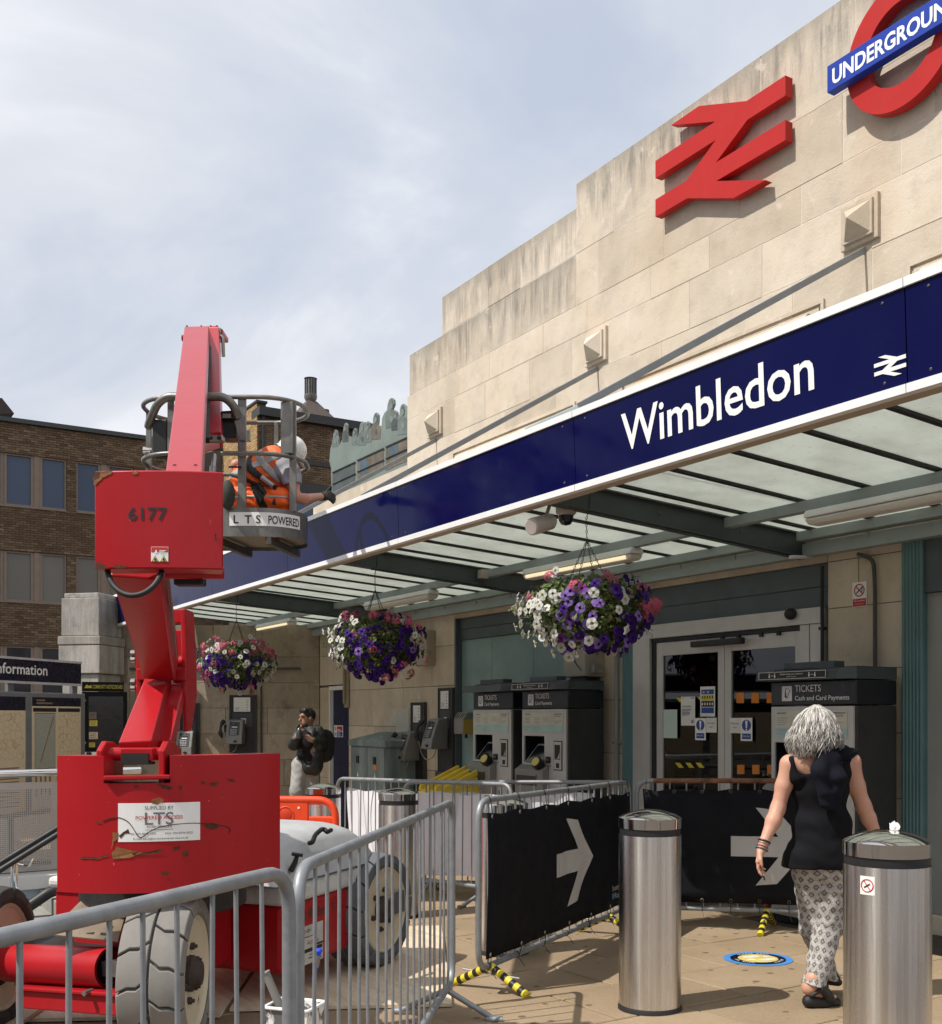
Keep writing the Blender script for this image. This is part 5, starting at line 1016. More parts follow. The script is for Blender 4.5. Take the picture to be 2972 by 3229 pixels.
b = MB(); vbox(b, .915, 1.80, -.575, .578, .53, .645); b.build('chassis_trim', trim_w, BL, bevel=.03, seg=4, fix=True)
b = MB(); vbox(b, .95, 1.74, -.53, .53, .645, .66); b.build('deck', red_edge, BL, fix=True)
# white engine hood: a rounded shell
b = MB(); n, m = 16, 14; vs = []
for i in range(n + 1):
    u = -1 + 2 * i / n
    for j in range(m + 1):
        v = -1 + 2 * j / m; f = (1 - abs(u) ** 5) ** .5 * (1 - abs(v) ** 4.5) ** .5 if abs(u) < 1 and abs(v) < 1 else 0
        s = 1.42 + .60 * math.copysign(abs(u) ** .9, u); h = .06 + .53 * math.copysign(abs(v) ** .9, v); vs.append(V(s, h, .655 + .26 * f + .01 * (1 - v * v)))
b.add(vs, [(i * (m + 1) + j, (i + 1) * (m + 1) + j, (i + 1) * (m + 1) + j + 1, i * (m + 1) + j + 1) for i in range(n) for j in range(m)]); hd = b.build('hood', hood_w, BL, smooth=180, fix=True)
b = MB(); q = [at(860 + x / 4.017, 2200 + y / 4.017, z) for x, y, z in ((462, 1845, 6.1), (505, 1835, 6.08), (540, 1740, 6.2), (620, 1668, 6.3), (660, 1672, 6.32), (690, 1705, 6.3), (740, 1680, 6.38))]; b.tube(fillet(q, .03, 3), .014, 8); b.build('hood_handle', black_p, hd, smooth=60)
b = MB(); q = [at(860 + x / 2.8875, 2450 + y / 2.8875, 5.93) for x, y in ((175, 702), (275, 716))]; b.tube(q, .010, 8); q2 = [at(860 + x / 2.8875, 2450 + y / 2.8875, 5.95) for x, y in ((225, 712), (205, 780), (165, 860))]; b.tube(q2, [.012, .016, .018], 8); b.build('hood_latch', black_p, hd, smooth=60)
# writing on the chassis side
fo = lambda s, z: V(s, .5565, z)
text('lettering', 'Height', ch, fo(.96, .415), VS, Z, .065, mat('decal_grey', (.07, .05, .05), .5), .24); text('lettering', 'Rider', ch, fo(1.225, .415), VS, Z, .065, MATS['decal_grey'], .2); text('lettering', '15', ch, fo(1.50, .415), VS, Z, .065, MATS['decal_grey'], .09)
lb = sheet(ch, 'supplier_label', fo(.955, .16), VS, Z, .42, .22, [mat('old_label', (.52, .51, .48), .6, grime=.4, gs=8), black_p], [(1, .3, .30, .98, .40), (1, .35, .70, .75, .72), (1, .6, .13, .95, .16), (1, .62, .22, .9, .24), (1, .7, .05, .97, .07), (1, .78, .42, 1.0, .47)])
text('lettering', 'SUPPLIED BY', lb, fo(1.03, .34) + VH * .005, VS, Z, .022, black_p, .2); text('lettering', 'ACCESS', lb, fo(1.19, .272) + VH * .005, VS, Z, .02, red_p, .12)
# ---- wheels
def wheel(name_l, c, n, Rr=.36, w=.30, tm=tyre_g, hub=1, rot=0):
    """c centre, n outward axle direction in camera plan"""
    n = (RT * n[0] + FW * n[1]).normalized(); f = Vector((-n.y, n.x, 0)); M = Matrix((f, UP, n)).transposed()
    wh = inst('wheel', None, BL); I = wm(BL).inverted(); wh.matrix_basis = Matrix.Translation(I @ c); wh.empty_display_size = .05
    r2 = Rr - .028; hw = w / 2
    b = MB(); b.lathe([(.26, -hw + .02), (.29, -hw + .004), (r2 - .03, -hw + .012), (r2, -hw + .045), (r2, hw - .045), (r2 - .03, hw - .012), (.30, hw - .004), (.272, hw - .015), (.268, hw - .05)], c, 48, M); ty = b.build('tyre', tm, wh, smooth=60)
    b = MB(); K = 13
    P = lambda a, t, r: c + M @ Vector((r * math.cos(a), r * math.sin(a), t))
    for side in (-1, 1):
        for k in range(K):
            a0 = 2 * math.pi * (k + (.5 if side > 0 else 0)) / K + rot; da = 2 * math.pi / K
            ts = [.006, .05, .09, hw - .01, hw + .002]; rs = [Rr, Rr, Rr - .002, Rr - .012, Rr - .06]; sk = [0, .10, .10, .17, .17]; prof = []
            for g, (t, r, s) in enumerate(zip(ts, rs, sk)):
                for q in range(6):
                    a = a0 + da * (.04 + .92 * q / 5) + s; prof.append((P(a, side * t, r), P(a, side * (t if g < 4 else t - .012), r2 - (.004 if g < 4 else .055))))
            vs = [p[0] for p in prof] + [p[1] for p in prof]; o = 30; fs = []
            for g in range(4):
                for q in range(5): i = g * 6 + q; fs.append((i, i + 1, i + 7, i + 6))
            for g in range(4): fs += [(g * 6, g * 6 + 6, g * 6 + 6 + o, g * 6 + o), (g * 6 + 5, g * 6 + 5 + o, g * 6 + 11 + o, g * 6 + 11)]
            for q in range(5): fs += [(q, q + o, q + 1 + o, q + 1), (24 + q, 25 + q, 25 + q + o, 24 + q + o)]
            b.add(vs, fs)
    tr = b.build('tread', tm, ty, fix=True, bevel=.009, seg=2, smooth=35); tr['kind'] = 'stuff'
    b = MB(); b.lathe([(.275, hw - .055), (.272, hw - .02), (.262, hw - .012), (.25, hw - .03), (.12, hw - .05), (.001, hw - .05)], c, 40, M); ri = b.build('rim', rim_c, wh, smooth=40)
    b = MB(); b.lathe([(.26, -hw + .03), (.12, -hw + .08), (.001, -hw + .08)], c, 32, M); b.build('rim_back', dark_gap, wh, smooth=40)
    b = MB(); b.lathe([(.085, hw - .06), (.085, hw - .03), (.07, hw - .022), (.055, hw + .01), (.001, hw + .012)], c, 20, M); b.build('hub', mat('rusty_hub', (.045, .03, .024), .7, var=.4), wh, smooth=40)
    for k in range(6):
        a = k * 1.0472 + .3; b = MB(); cc = c + M @ Vector((.125 * math.cos(a), .125 * math.sin(a), hw - .052)); b.lathe([(.018, 0), (.018, .022), (.009, .024), (.009, .035), (.001, .036)], cc, 6, M); b.build('wheel_nut', MATS['rusty_hub'], wh)
    return wh
def wc(X_, Z_, up=.355): p = cw(X_, Z_); p.z = gz(p.x) + .024 + up; return p
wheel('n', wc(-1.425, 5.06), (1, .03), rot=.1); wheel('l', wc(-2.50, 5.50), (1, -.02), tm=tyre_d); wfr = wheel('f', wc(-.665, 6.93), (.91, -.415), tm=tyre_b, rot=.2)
b = MB(); 
def onface(c, n, hw, q):
    n = (RT * n[0] + FW * n[1]).normalized(); f = Vector((-n.y, n.x, 0)); M = Matrix((f, UP, n)).transposed(); return [c + M @ Vector((x, y, hw)) for x, y in q]
b.quad(*onface(wc(-.665, 6.93), (.91, -.415), .135, [(.10, -.05), (.255, -.05), (.255, .09), (.10, .09)])); b.build('painted_patch', tyre_b, wfr)
wheel('fl', wc(-1.75, 7.37), (-.927, .374), tm=tyre_b)
# ---- axle
a0, a1 = at(30, 3036, 5.36), at(347, 3052, 5.03)
b = MB(); b.tube([a0, a1], .093, 28, caps=False); b.tube([a0, a1], .082, 28, caps=False); ax_ = b.build('axle_tube', red_worn, BL, smooth=50)
b = MB(); d = (a1 - a0).normalized(); b.tube([a1 - d * .06, a1 - d * .058], .083, 24); b.build('tube_shade', dark_gap, ax_)  # dark disc painting the shade inside the open tube
b = MB(); u_ = (a1 - a0); b.bar(a0 + u_ * .2 - UP * .155, a1 + u_ * .42 - UP * .155, .16, .09); b.bar(a0 + u_ * .25 - UP * .10, a1 + u_ * .38 - UP * .10, .2, .02); b.build('axle_beam', red_worn, BL, bevel=.006)
b = MB(); p = at(290, 3125, 4.98); b.tube([p, p - FW * .05 - RT * .02], .013, 8); b.build('bolt', bare, ax_)
b = MB(); b.bar(a1 - d * .02, a1 + d * .35, .06, .07); b.build('stub_axle', bare, BL); b = MB(); vbox(b, .05, .3, -.45, .45, .25, .42); b.build('steering_link', dark_gap, BL)
# slotted step plate under the turntable
b = MB(); P = [at(150, 2946, 5.02), at(372, 2968, 5.02), at(412, 2822, 5.45), at(268, 2828, 5.45)]
stp = mat('worn_plate', (.36, .28, .20), .45, .6, var=.3, grime=.5, gs=6)
nn = (P[1] - P[0]).cross(P[3] - P[0]).normalized(); b.hexa([p - nn * .006 for p in P] + P); pl = b.build('step_plate', stp, BL)
for i in range(4):
    for j in range(6):
        f = lambda u, v: P[0].lerp(P[1], u).lerp(P[3].lerp(P[2], u), v) + (nn if nn.z > 0 else -nn) * .0015
        u, v = .12 + .2 * i + .04 * (j % 2), .08 + .155 * j; b = MB(); b.quad(f(u, v), f(u + .11, v), f(u + .11, v + .055), f(u, v + .055)); b.build('slot', dark_gap, pl)
b = MB(); vbox(b, .25, .93, -.40, .2, .48, .68); b.build('valve_box', red_lift, BL, bevel=.02, fix=True); b = MB(); vbox(b, .22, .95, -.42, .22, .682, .74); b.build('chassis_trim', trim_w, BL, bevel=.02, fix=True)
b = MB(); b.tube([cw(-1.6, 5.62, .6), cw(-1.6, 5.62, .80)], .42, 32); b.build('slew_ring', dark_gap, BL, smooth=40)
# ---- turntable counterweight, a curved plate with a notch
TC = Vector((-1.6, 5.62)); TR = .765
def tang(px, r=TR, c=TC):                                # angle on the circle where the sight line of column px meets it first
    k = (px - CX) / FPX; A_ = k * k + 1; B_ = -2 * (k * c.x + c.y); C_ = c.x ** 2 + c.y ** 2 - r * r; D_ = B_ * B_ - 4 * A_ * C_
    t = (-B_ - math.sqrt(max(D_, 0))) / (2 * A_); return math.atan2(t - c.y, k * t - c.x)
def tpt(a, z, r=TR, c=TC): return cw(c.x + r * math.cos(a), c.y + r * math.sin(a), z)
aL, aR = math.atan2(4.90 - TC.y, -1.89 - TC.x), math.atan2(5.27 - TC.y, -.966 - TC.x); n1, n2 = tang(327), tang(537)
def curved(b, a0, a1, z0, z1, r0, r1, n, c=TC):
    vs = []
    for i in range(n + 1):
        a = a0 + (a1 - a0) * i / n; vs += [tpt(a, z0, r1, c), tpt(a, z1, r1, c), tpt(a, z1, r0, c), tpt(a, z0, r0, c)]
    fs = [(0, 1, 2, 3), (n * 4 + 3, n * 4 + 2, n * 4 + 1, n * 4)]
    for i in range(n):
        for k in range(4): fs.append((i * 4 + k, i * 4 + 4 + k, i * 4 + 4 + (k + 1) % 4, i * 4 + (k + 1) % 4))
    return b.add(vs, fs)
zB, zT, zN = .775, 1.395, 1.272
b = MB(); curved(b, aL, n1, zB, zT, TR - .13, TR, 10); curved(b, n1, n2, zB, zN, TR - .13, TR, 8); curved(b, n2, aR, zB, zT, TR - .13, TR, 12); cwt = b.build('counterweight', red_worn, BL, smooth=30, fix=True)
b = MB(); curved(b, aL + .1, aR - .1, .78, 1.0, .3, TR - .131, 14); b.build('turntable', red_lift, BL, smooth=30, fix=True)
# label and its lettering, bent to the plate
aA, aB = tang(373), tang(631)
b = MB(); curved(b, aA, aB, 1.008, 1.182, TR, TR + .002, 10); lab = b.build('supplier_label', white_p, cwt, fix=True)
def bent(s, par, u, z, h, m, wd, off, ang0=aA, ang1=aB, r=TR, c=TC, bold=0, align='C'):
    k = text('lettering', s, None, (0, 0, 0), X, Z, h, m, wd, align, bold); I = wm(par).inverted()
    for q in k.data.vertices: q.co = I @ tpt(ang0 + (ang1 - ang0) * u + q.co.x / r, z + q.co.z, r + off, c)
    k.parent = par; return k
ink = mat('faded_ink', (.07, .07, .075), .55)
bent('SUPPLIED BY', lab, .5, 1.152, .017, ink, .125, .003); bent('LTS', lab, .5, 1.085, .058, mat('outline_grey', (.16, .16, .17), .5), .125, .003, bold=.008); bent('POWERED ACCESS', lab, .5, 1.109, .016, red_p, .205, .004, bold=.008)
bent('ACCESS SPECIALISTS', lab, .5, 1.071, .009, ink, .11, .003, bold=.01); bent('www.londontowerservice.co.uk', lab, .5, 1.059, .007, ink, .12, .003); bent('TEL: 020 8594 1375', lab, .30, 1.039, .010, ink, .115, .003); bent('FAX: 020-8594-4525', lab, .74, 1.039, .010, ink, .12, .003); bent('E-mail: paul@londontowerservice.co.uk', lab, .52, 1.017, .010, ink, .24, .003)
rust = mat('rust_patch', (.075, .026, .010), .85, var=.5, scale=40, bump=.4); rust_l = mat('rust_light', (.22, .095, .03), .85, var=.4, scale=40)
def patch(par, pts, m, name='rust_mark', r=TR, c=TC, zf=None, off=.003, seed=1, rag=.35):
    """ragged wear mark whose corners are given in photograph columns and heights"""
    rnd = random.Random(seed); out = []
    for i, p in enumerate(pts):
        q = pts[(i + 1) % len(pts)]
        for k in range(4):
            t = k / 4; out.append((p[0] + (q[0] - p[0]) * t + rnd.uniform(-rag, rag) * 3.2, p[1] + (q[1] - p[1]) * t + rnd.uniform(-rag, rag) * 3.2))
    b = MB(); vs = []
    for px, py in out:
        a = tang(px, r, c); p = tpt(a, 0, r + off, c); Zc = (p - CAM).dot(FW); vs.append((p.x, p.y, CAM.z - (py - HY) * Zc / FPX))
    b.quad(*vs); return b.build(name, m, par)
t3 = lambda x, y: (x / 1.68, 2400 + y / 1.68)
def pt3(l): return [t3(*p) for p in l]
for i, (l, m) in enumerate((([(830, 122), (880, 128), (915, 140), (905, 150), (860, 142)], rust), ([(712, 126), (735, 130), (728, 142), (716, 140)], rust), ([(948, 130), (966, 134), (960, 152), (950, 148)], rust), ([(1065, 108), (1090, 112), (1085, 124), (1068, 120)], rust), ([(1110, 118), (1165, 110), (1140, 132), (1115, 130)], rust), ([(1195, 88), (1225, 96), (1250, 108), (1225, 110)], rust), ([(800, 205), (850, 192), (870, 210), (835, 232), (805, 225)], rust_l),
        ([(598, 378), (632, 382), (628, 410), (605, 430), (592, 470), (598, 410)], rust_l), ([(632, 395), (680, 360), (690, 385), (665, 385), (640, 412)], rust), ([(1085, 332), (1130, 328), (1168, 345), (1120, 365), (1092, 350)], rust), ([(592, 490), (620, 455), (700, 475), (760, 485), (690, 512), (600, 522)], rust_l), ([(700, 488), (800, 480), (860, 466), (865, 482), (780, 496), (705, 500)], rust), ([(915, 458), (950, 452), (958, 462), (925, 474)], rust), ([(968, 478), (995, 474), (1000, 500), (972, 508)], rust), ([(855, 585), (900, 588), (890, 604), (858, 602)], rust), ([(425, 510), (520, 512), (580, 495), (582, 502), (520, 520), (430, 518)], rust), ([(510, 322), (540, 326), (535, 332), (512, 330)], rust))):
    patch(cwt, pt3(l), m, seed=i)
b = MB(); q = []
for x, y in ((545, 318), (600, 298), (640, 300), (680, 320), (710, 360), (740, 418), (790, 372), (860, 345), (930, 335), (1020, 328), (1090, 332), (1180, 340), (1222, 358), (1215, 385)):
    px, py = t3(x, y); a = tang(px); p = tpt(a, 0, TR + .0025); Zc = (p - CAM).dot(FW); q.append((p.x, p.y, CAM.z - (py - HY) * Zc / FPX))
b.tube(fillet(q, .05, 3), .0022, 4); b.build('scratch', rust, cwt)
# ---- pivot bracket
def at3(px, py, Z_): return at(px, py, Z_)
def rbar(b, p0, p1, Z0, Z1, w, d, w2=None, d2=None): return b.bar(at(*p0, Z0), at(*p1, Z1), w, d, up=-FW + UP * .2, w2=w2, h2=d2)
br = MB()
for px, Zc in ((336, 4.86), (528, 4.90)):
    c = at(px, 2378, Zc + .12); 
    pts = [(-.10, -.17), (.20, -.17), (.20, .02), (.06, .055), (-.03, .06), (-.10, .02)]; br.prism(pts, c - RT * .014, FW, UP, RT * .028)
br.build('pivot_bracket', red_lift, BL, bevel=.006, fix=True)
b = MB(); b.hexa([at(327, 2462, 4.83), at(537, 2458, 4.87), at(537, 2458, 5.3), at(327, 2462, 5.3), at(327, 2446, 4.83), at(537, 2443, 4.87), at(537, 2443, 5.3), at(327, 2446, 5.3)]); b.build('bracket_base', red_lift, BL, bevel=.006, fix=True)
b = MB(); b.tube([at(333, 2378, 4.98), at(530, 2377, 5.02)], .030, 20); b.tube([at(318, 2384, 4.97), at(326, 2384, 4.97)], .012, 10); b.build('pivot_shaft', red_lift, BL, smooth=40)
# ---- booms
def boom(name, p0, p1, Z0, Z1, w0, d0, w1, d1, m=red_lift, upv=None, bev=.008):
    a, c = at(*p0, Z0), at(*p1, Z1); d = (c - a).normalized(); x = RT - d * RT.dot(d); x.normalize(); y = d.cross(x); b = MB()
    q = lambda o, w, h: [o - x * w / 2 - y * h / 2, o + x * w / 2 - y * h / 2, o + x * w / 2 + y * h / 2, o - x * w / 2 + y * h / 2]
    b.hexa(q(a, w0, d0) + q(c, w1, d1)); return b.build(name, m, BL, bevel=bev, fix=True)
lbm = boom('lower_boom', (430, 2368), (505, 2150), 5.02, 5.80, .150, .10, .120, .13)
b = MB(); p = at(430, 2392, 4.95); b.box(p, (.125, .05, .05), Matrix((RT, FW, UP)).transposed()); b.build('boom_end_shade', dark_gap, lbm)  # solid dark box painting the shade inside the hollow boom end
b = MB(); b.frame_box(at(381, 2400, 4.94), RT, UP, -FW, 0, .147, 0, .058, -.06, .004); b.build('boom_end', red_lift, lbm, bevel=.004)
b = MB(); b.frame_box(at(386, 2411, 4.94), RT, UP, -FW, 0, .135, 0, .012, -.05, .007); b.build('boom_end_shade', dark_gap, lbm)
boom('lower_ram', (515, 2360), (562, 2180), 5.25, 5.75, .085, .085, .07, .07)
dec = mat('side_decal', (.45, .40, .40), .5, var=.2); b = MB(); P = [at(512, 2300, 5.15), at(536, 2215, 5.5), at(534, 2200, 5.5), at(506, 2280, 5.15)]
for px0, px1, y0, y1, nm in ((427, 446, 2018, 2228, 0), (571, 594, 1920, 2308, 1)):
    b = MB(); c0 = at((px0 + px1) / 2 - (3 if nm else 0), y0, 5.72); c1 = at((px0 + px1) / 2 + (6 if nm else 6), y1, 5.72)
    h = (c0.z - c1.z); lean = (c1 - c0); 
    pts = [(-.02, 0), (.16, 0), (.19, -h * .35), (.19, -h * .7), (.05, -h), (-.02, -h)]
    b.prism(pts, c0 - RT * .014, FW, (UP * h - (c0 - c1 - UP * h) * -1).normalized() if False else (c0 - c1).normalized(), RT * .028); b.build('link_plate', red_lift, BL, bevel=.008, fix=True)
b = MB(); b.frame_box(at(430, 2146, 5.68), RT, UP, FW, 0, .262, 0, .064, 0, .03); b.build('link_crossbar', red_lift, BL, bevel=.006)
b = MB(); b.frame_box(at(536, 1965, 5.74), RT, UP, FW, 0, .07, 0, .075, 0, .03); b.build('link_top', red_lift, BL, bevel=.006); b = MB(); b.frame_box(at(545, 2230, 5.86), RT, UP, FW, 0, .06, 0, .42, 0, .05); b.build('link_web', red_lift, BL, bevel=.006)
for py in (2060, 2150, 2080, 2170):
    b = MB(); p = at(424, py, 5.76); b.tube([p - RT * .018, p + RT * .005], .017, 8); b.build('link_pin', bare, BL)
b = MB(); b.tube([at(432, 2092, 5.80), at(584, 2088, 5.80)], .035, 14); b.tube([at(432, 2175, 5.85), at(584, 2170, 5.85)], .03, 14); b.build('link_shaft', red_lift, BL, smooth=40)
rs_ = boom('riser_boom', (508, 2104), (438, 1770), 5.66, 4.85, .165, .16, .222, .18)
b = MB(); p0, p1 = at(553, 2075, 5.60), at(523, 1800, 4.86); b.tube([p0, p1], .006, 6); b.tube([p0 + RT * .006, p1 + RT * .012], .004, 6); b.build('pipe', bare, rs_, smooth=40)
# ---- upper counterweight with the number
UC = Vector((-1.46 + .08, 6.0)); UR = 1.42; u0, u1 = tang(298, UR, UC), tang(704, UR, UC); zu = lambda py, Zc=4.62: CAM.z - (py - HY) * Zc / FPX
zb_, zt_ = zu(1797), zu(1489)
b = MB(); curved(b, u0, u1, zb_, zt_, UR - .16, UR, 14, UC); ucw = b.build('upper_counterweight', red_worn, BL, smooth=30, fix=True, bevel=.006)
bent('6177', ucw, .5, zu(1645), .055, black_p, .165, .0025, tang(406, UR, UC), tang(527, UR, UC), UR, UC, .016)
b = MB(); curved(b, tang(477, UR, UC), tang(531, UR, UC), zu(1775), zu(1729), UR, UR + .002, 3, UC); wl = b.build('warning_label', white_p, ucw, fix=True)
b = MB(); curved(b, tang(478, UR, UC), tang(530, UR, UC), zu(1746), zu(1730), UR + .002, UR + .003, 3, UC); b.build('label_band', red_p, wl, fix=True)
for px in (490, 517):
    for k, (s, m) in enumerate(((11, black_p), (8.5, yel_p))):
        patch(wl, [(px - s, 1771 - k), (px + s, 1771 - k), (px, 1751 + k * 2)], m, 'warning_mark', UR, UC, None, .0025 + .001 * k, 3, 0)
    patch(wl, [(px - 3, 1768), (px + 4, 1768), (px + 2, 1759), (px - 2, 1760)], black_p, 'warning_mark', UR, UC, None, .0045, 5, .2)
patch(wl, [(488, 1744), (498, 1744), (493, 1732)], white_p, 'warning_mark', UR, UC, None, .004, 3, 0)
for i in range(3): patch(wl, [(503, 1735 + 4 * i), (524 - 4 * (i % 2), 1735 + 4 * i), (524 - 4 * (i % 2), 1737 + 4 * i), (503, 1737 + 4 * i)], white_p, 'label_print', UR, UC, None, .004, 3, 0)
c1_ = lambda x, y: (x / 1.68, 1000 + y / 1.68)
for i, (l, m) in enumerate((([(498, 820), (600, 815), (590, 832), (545, 850), (520, 880), (500, 890)], rust_l), ([(498, 820), (530, 818), (528, 850), (500, 868)], rust), ([(700, 818), (735, 816), (730, 832), (705, 834)], rust_l), ([(510, 1290), (560, 1315), (575, 1330), (515, 1338)], rust), ([(605, 1310), (650, 1318), (690, 1312), (660, 1328), (610, 1330)], rust), ([(1140, 1150), (1148, 1148), (1148, 1186), (1141, 1182)], rust))):
    patch(ucw, [c1_(*p) for p in l], m, 'rust_mark', UR, UC, None, .003, i + 40, .4)
b = MB(); b.tube([at(520, 1806, 4.78), at(706, 1808, 4.86)], .028, 12); b.build('cross_tube', red_edge, BL, smooth=40)
b = MB(); p = at(600, 1832, 4.86); b.box(p, (.13, .08, .045), Matrix((RT, FW, UP)).transposed()); b.build('limit_block', dark_gap, BL, bevel=.008)
q = [at(300 + x / 3.696, 1700 + y / 3.696, z) for x, y, z in ((140, 330, 4.7), (152, 420, 4.62), (200, 530, 4.6), (300, 625, 4.58), (420, 665, 4.57), (560, 640, 4.57), (690, 550, 4.58), (760, 430, 4.6), (785, 350, 4.68))]
b = MB(); b.tube(fillet(q, .1, 4), .0125, 10); b.build('hose', black_rub, BL, smooth=60)
# ---- main boom, fly boom and their fittings
mb = boom('main_boom', (579, 1560), (622, 1046), 5.45, 10.3, .185, .09, .225, .10, red_pink)
fb_ = boom('fly_boom', (681, 1388), (676, 1050), 8.4, 10.35, .100, .13, .102, .14, red_pink)
b = MB(); b.bar(at(655, 1400, 7.9), at(662, 1062, 10.3), .03, .10, up=UP); b.build('boom_gap_bar', dark_gap, BL)  # dark bar along the gap between main and fly booms
b = MB(); b.frame_box(at(583, 1052, 10.28), RT, UP, FW, 0, .36, 0, .05, 0, .26); b.build('boom_tip', red_lift, BL, bevel=.01); b = MB(); b.frame_box(at(630, 1050, 10.26), RT, UP, FW, 0, .2, 0, .055, 0, .06); b.build('tip_plate', bare, BL, bevel=.005)
for px in (590, 635, 665, 684): b = MB(); p = at(px, 1036, 10.3); b.tube([p - UP * .02, p + UP * .03], [.02, .008], 8); b.build('tip_bolt', dark_gap, BL)
b = MB(); p = at(581, 1066, 10.3); b.tube([p, p - RT * .02], .03, 12); b.build('tip_pin', red_lift, BL); b = MB(); b.tube(fillet([at(660, 1063, 10.2), at(703, 1060, 10.2), at(705, 1124, 10.2)], .03), .018, 8); b.build('tip_rail', bare, BL, smooth=40)
b = MB(); b.frame_box(at(654, 1392, 8.35), RT, UP, FW, 0, .125, 0, .045, -.02, .06); b.build('fly_end_plate', bare, BL, bevel=.008)
for px in (664, 692): b = MB(); b.ellip(at(px, 1380, 8.33), (.018, .018, .018), 6); b.build('end_bolt', dark_gap, BL)
b = MB(); b.frame_box(at(556, 1495, 6.3), RT, UP, FW, 0, .0, 0, 0, 0, 0); 
b = MB(); b.hexa([at(638, 1432, 6.9), at(693, 1414, 8.2), at(693, 1414, 8.4), at(638, 1425, 7.4), at(638, 1400, 6.9), at(693, 1397, 8.2), at(693, 1397, 8.4), at(638, 1398, 7.4)]); b.build('boom_bracket', red_lift, BL, fix=True, bevel=.005)
b = MB(); b.hexa([at(640, 1500, 7.2), at(702, 1510, 8.2), at(702, 1510, 8.4), at(640, 1500, 7.8), at(640, 1432, 7.2), at(695, 1418, 8.2), at(695, 1418, 8.4), at(640, 1430, 7.8)]); b.build('rotator', dark_gap, BL, fix=True); b = MB(); b.tube([at(672, 1487, 7.1), at(676, 1435, 7.2)], .016, 10); b.tube([at(671, 1490, 7.1), at(672, 1470, 7.1)], .022, 10); b.build('ram_rod', bare, BL, smooth=40)
for px, py in ((551, 1472), (617, 1472), (551, 1488), (617, 1488)): b = MB(); p = at(px, py, 5.78); b.tube([p, p + FW * .05], .015, 8); b.build('boom_hole', dark_gap, mb)
# ---- cage
CG = inst('cage', None, BL); CG.empty_display_size = .1
CCX, CCZ, CA, CB, CRd = -2.06, 9.08, .675, .38, .34
def cpath(n=10, off=0):
    out = []; r = CRd + off
    for k, (sx, sz) in enumerate(((1, -1), (1, 1), (-1, 1), (-1, -1))):
        for i in range(n + 1):
            a = -math.pi / 2 + k * math.pi / 2 + (math.pi / 2) * i / n; out.append(Vector((CCX + sx * (CA - CRd) + r * math.cos(a), CCZ + sz * (CB - CRd) + r * math.sin(a))))
    return out
def cloop(z, off=0): return [cw(p.x, p.y, z) for p in cpath(10, off)]
b = MB(); lo_, hi_, li_ = cloop(3.03), cloop(3.262), cloop(3.262, -.012); n_ = len(lo_); b.add(lo_ + hi_ + li_ + cloop(3.05, -.012), [(i + k * n_, (i + 1) % n_ + k * n_, (i + 1) % n_ + (k + 1) * n_, i + (k + 1) * n_) for k in range(3) for i in range(n_)]); ty_ = b.build('kick_plate', cage_al, CG, smooth=40)
b = MB(); b.quad(*cloop(3.06)[::-1]); b.quad(*cloop(3.075)); b.build('floor', mat('cage_floor', (.22, .20, .17), .6, .3, var=.2, grime=.4), CG)
for k in (-.42, 0, .42): b = MB(); b.bar(cw(CCX + k, CCZ - .37, 3.0), cw(CCX + k + .12, CCZ + .37, 3.0), .05, .06); b.build('floor_beam', mat('cage_dark', (.08, .075, .07), .5, .5, grime=.3), CG)
for nm, z in (('top_rail', 4.155), ('mid_rail', 3.70)): b = MB(); b.tube(cloop(z), .0185, 10, closed=True); b.build(nm, cage_al, CG, smooth=60)
def cpost(X_, Z_, z0=3.255, z1=4.155, w=.045, d=.03, name='post'):
    b = MB(); b.bar(cw(X_, Z_, z0), cw(X_, Z_, z1), w, d, up=FW); return b.build(name, cage_al, CG, bevel=.004)
cpost((764 - CX) / FPX * 8.72, 8.72, w=.033 * 2); cpost((868 - CX) / FPX * 9.4, 9.45, w=.03); cpost((905 - CX) / FPX * 8.78, 8.79, 3.72, 4.14, .10, .03, 'gate_post'); cpost((923 - CX) / FPX * 8.82, 8.84, 3.255, 4.15, .055, .03); cpost((537 - CX) / FPX * 8.72, 8.74, w=.05); cpost((470 - CX) / FPX * 9.1, 9.1); cpost((560 - CX) / FPX * 9.4, 9.45)
b = MB(); 
for px in (700, 530):
    s = 1 if px == 700 else -1; q = [at(px - s * 60, 1252, 8.6), at(px + s * 5, 1250, 8.62), at(px + s * 35, 1275, 8.65), at(px + s * 58, 1330, 8.75), at(px + s * 62, 1345, 8.8)]
    b.tube(fillet(q, .14, 5), .034, 10)
b.build('guard_loop', cage_al, CG, smooth=60)
b = MB(); b.bar(at(758, 1325, 8.7), at(768, 1395, 8.7), .09, .02, up=FW, w2=.05); b.bar(at(764, 1388, 8.7), at(764, 1440, 8.7), .05, .02, up=FW); b.build('post_gusset', cage_al, CG)
b = MB(); q = [at(x, y, z) for x, y, z in ((700, 1318, 8.72), (743, 1318, 8.72), (735, 1295, 8.72), (700, 1295, 8.72))]; b.frame_box(at(699, 1381, 8.74), RT, UP, FW, 0, .12, 0, .17, 0, .16); b.hexa([at(697, 1322, 8.70), at(750, 1322, 8.70), at(750, 1322, 8.9), at(697, 1322, 8.9), at(700, 1296, 8.72), at(738, 1294, 8.72), at(738, 1294, 8.9), at(700, 1296, 8.9)]); b.build('control_box', black_p, CG, bevel=.006, fix=True)
b = MB(); b.frame_box(at(702, 1318, 8.695), RT, UP, FW, 0, .07, 0, .035, -.002, .0); b.build('control_panel', bare, CG)
b = MB(); b.frame_box(at(479, 1440, 8.74), RT, UP, FW, 0, .125, 0, .305, 0, .10); b.build('side_box', black_p, CG, bevel=.012)
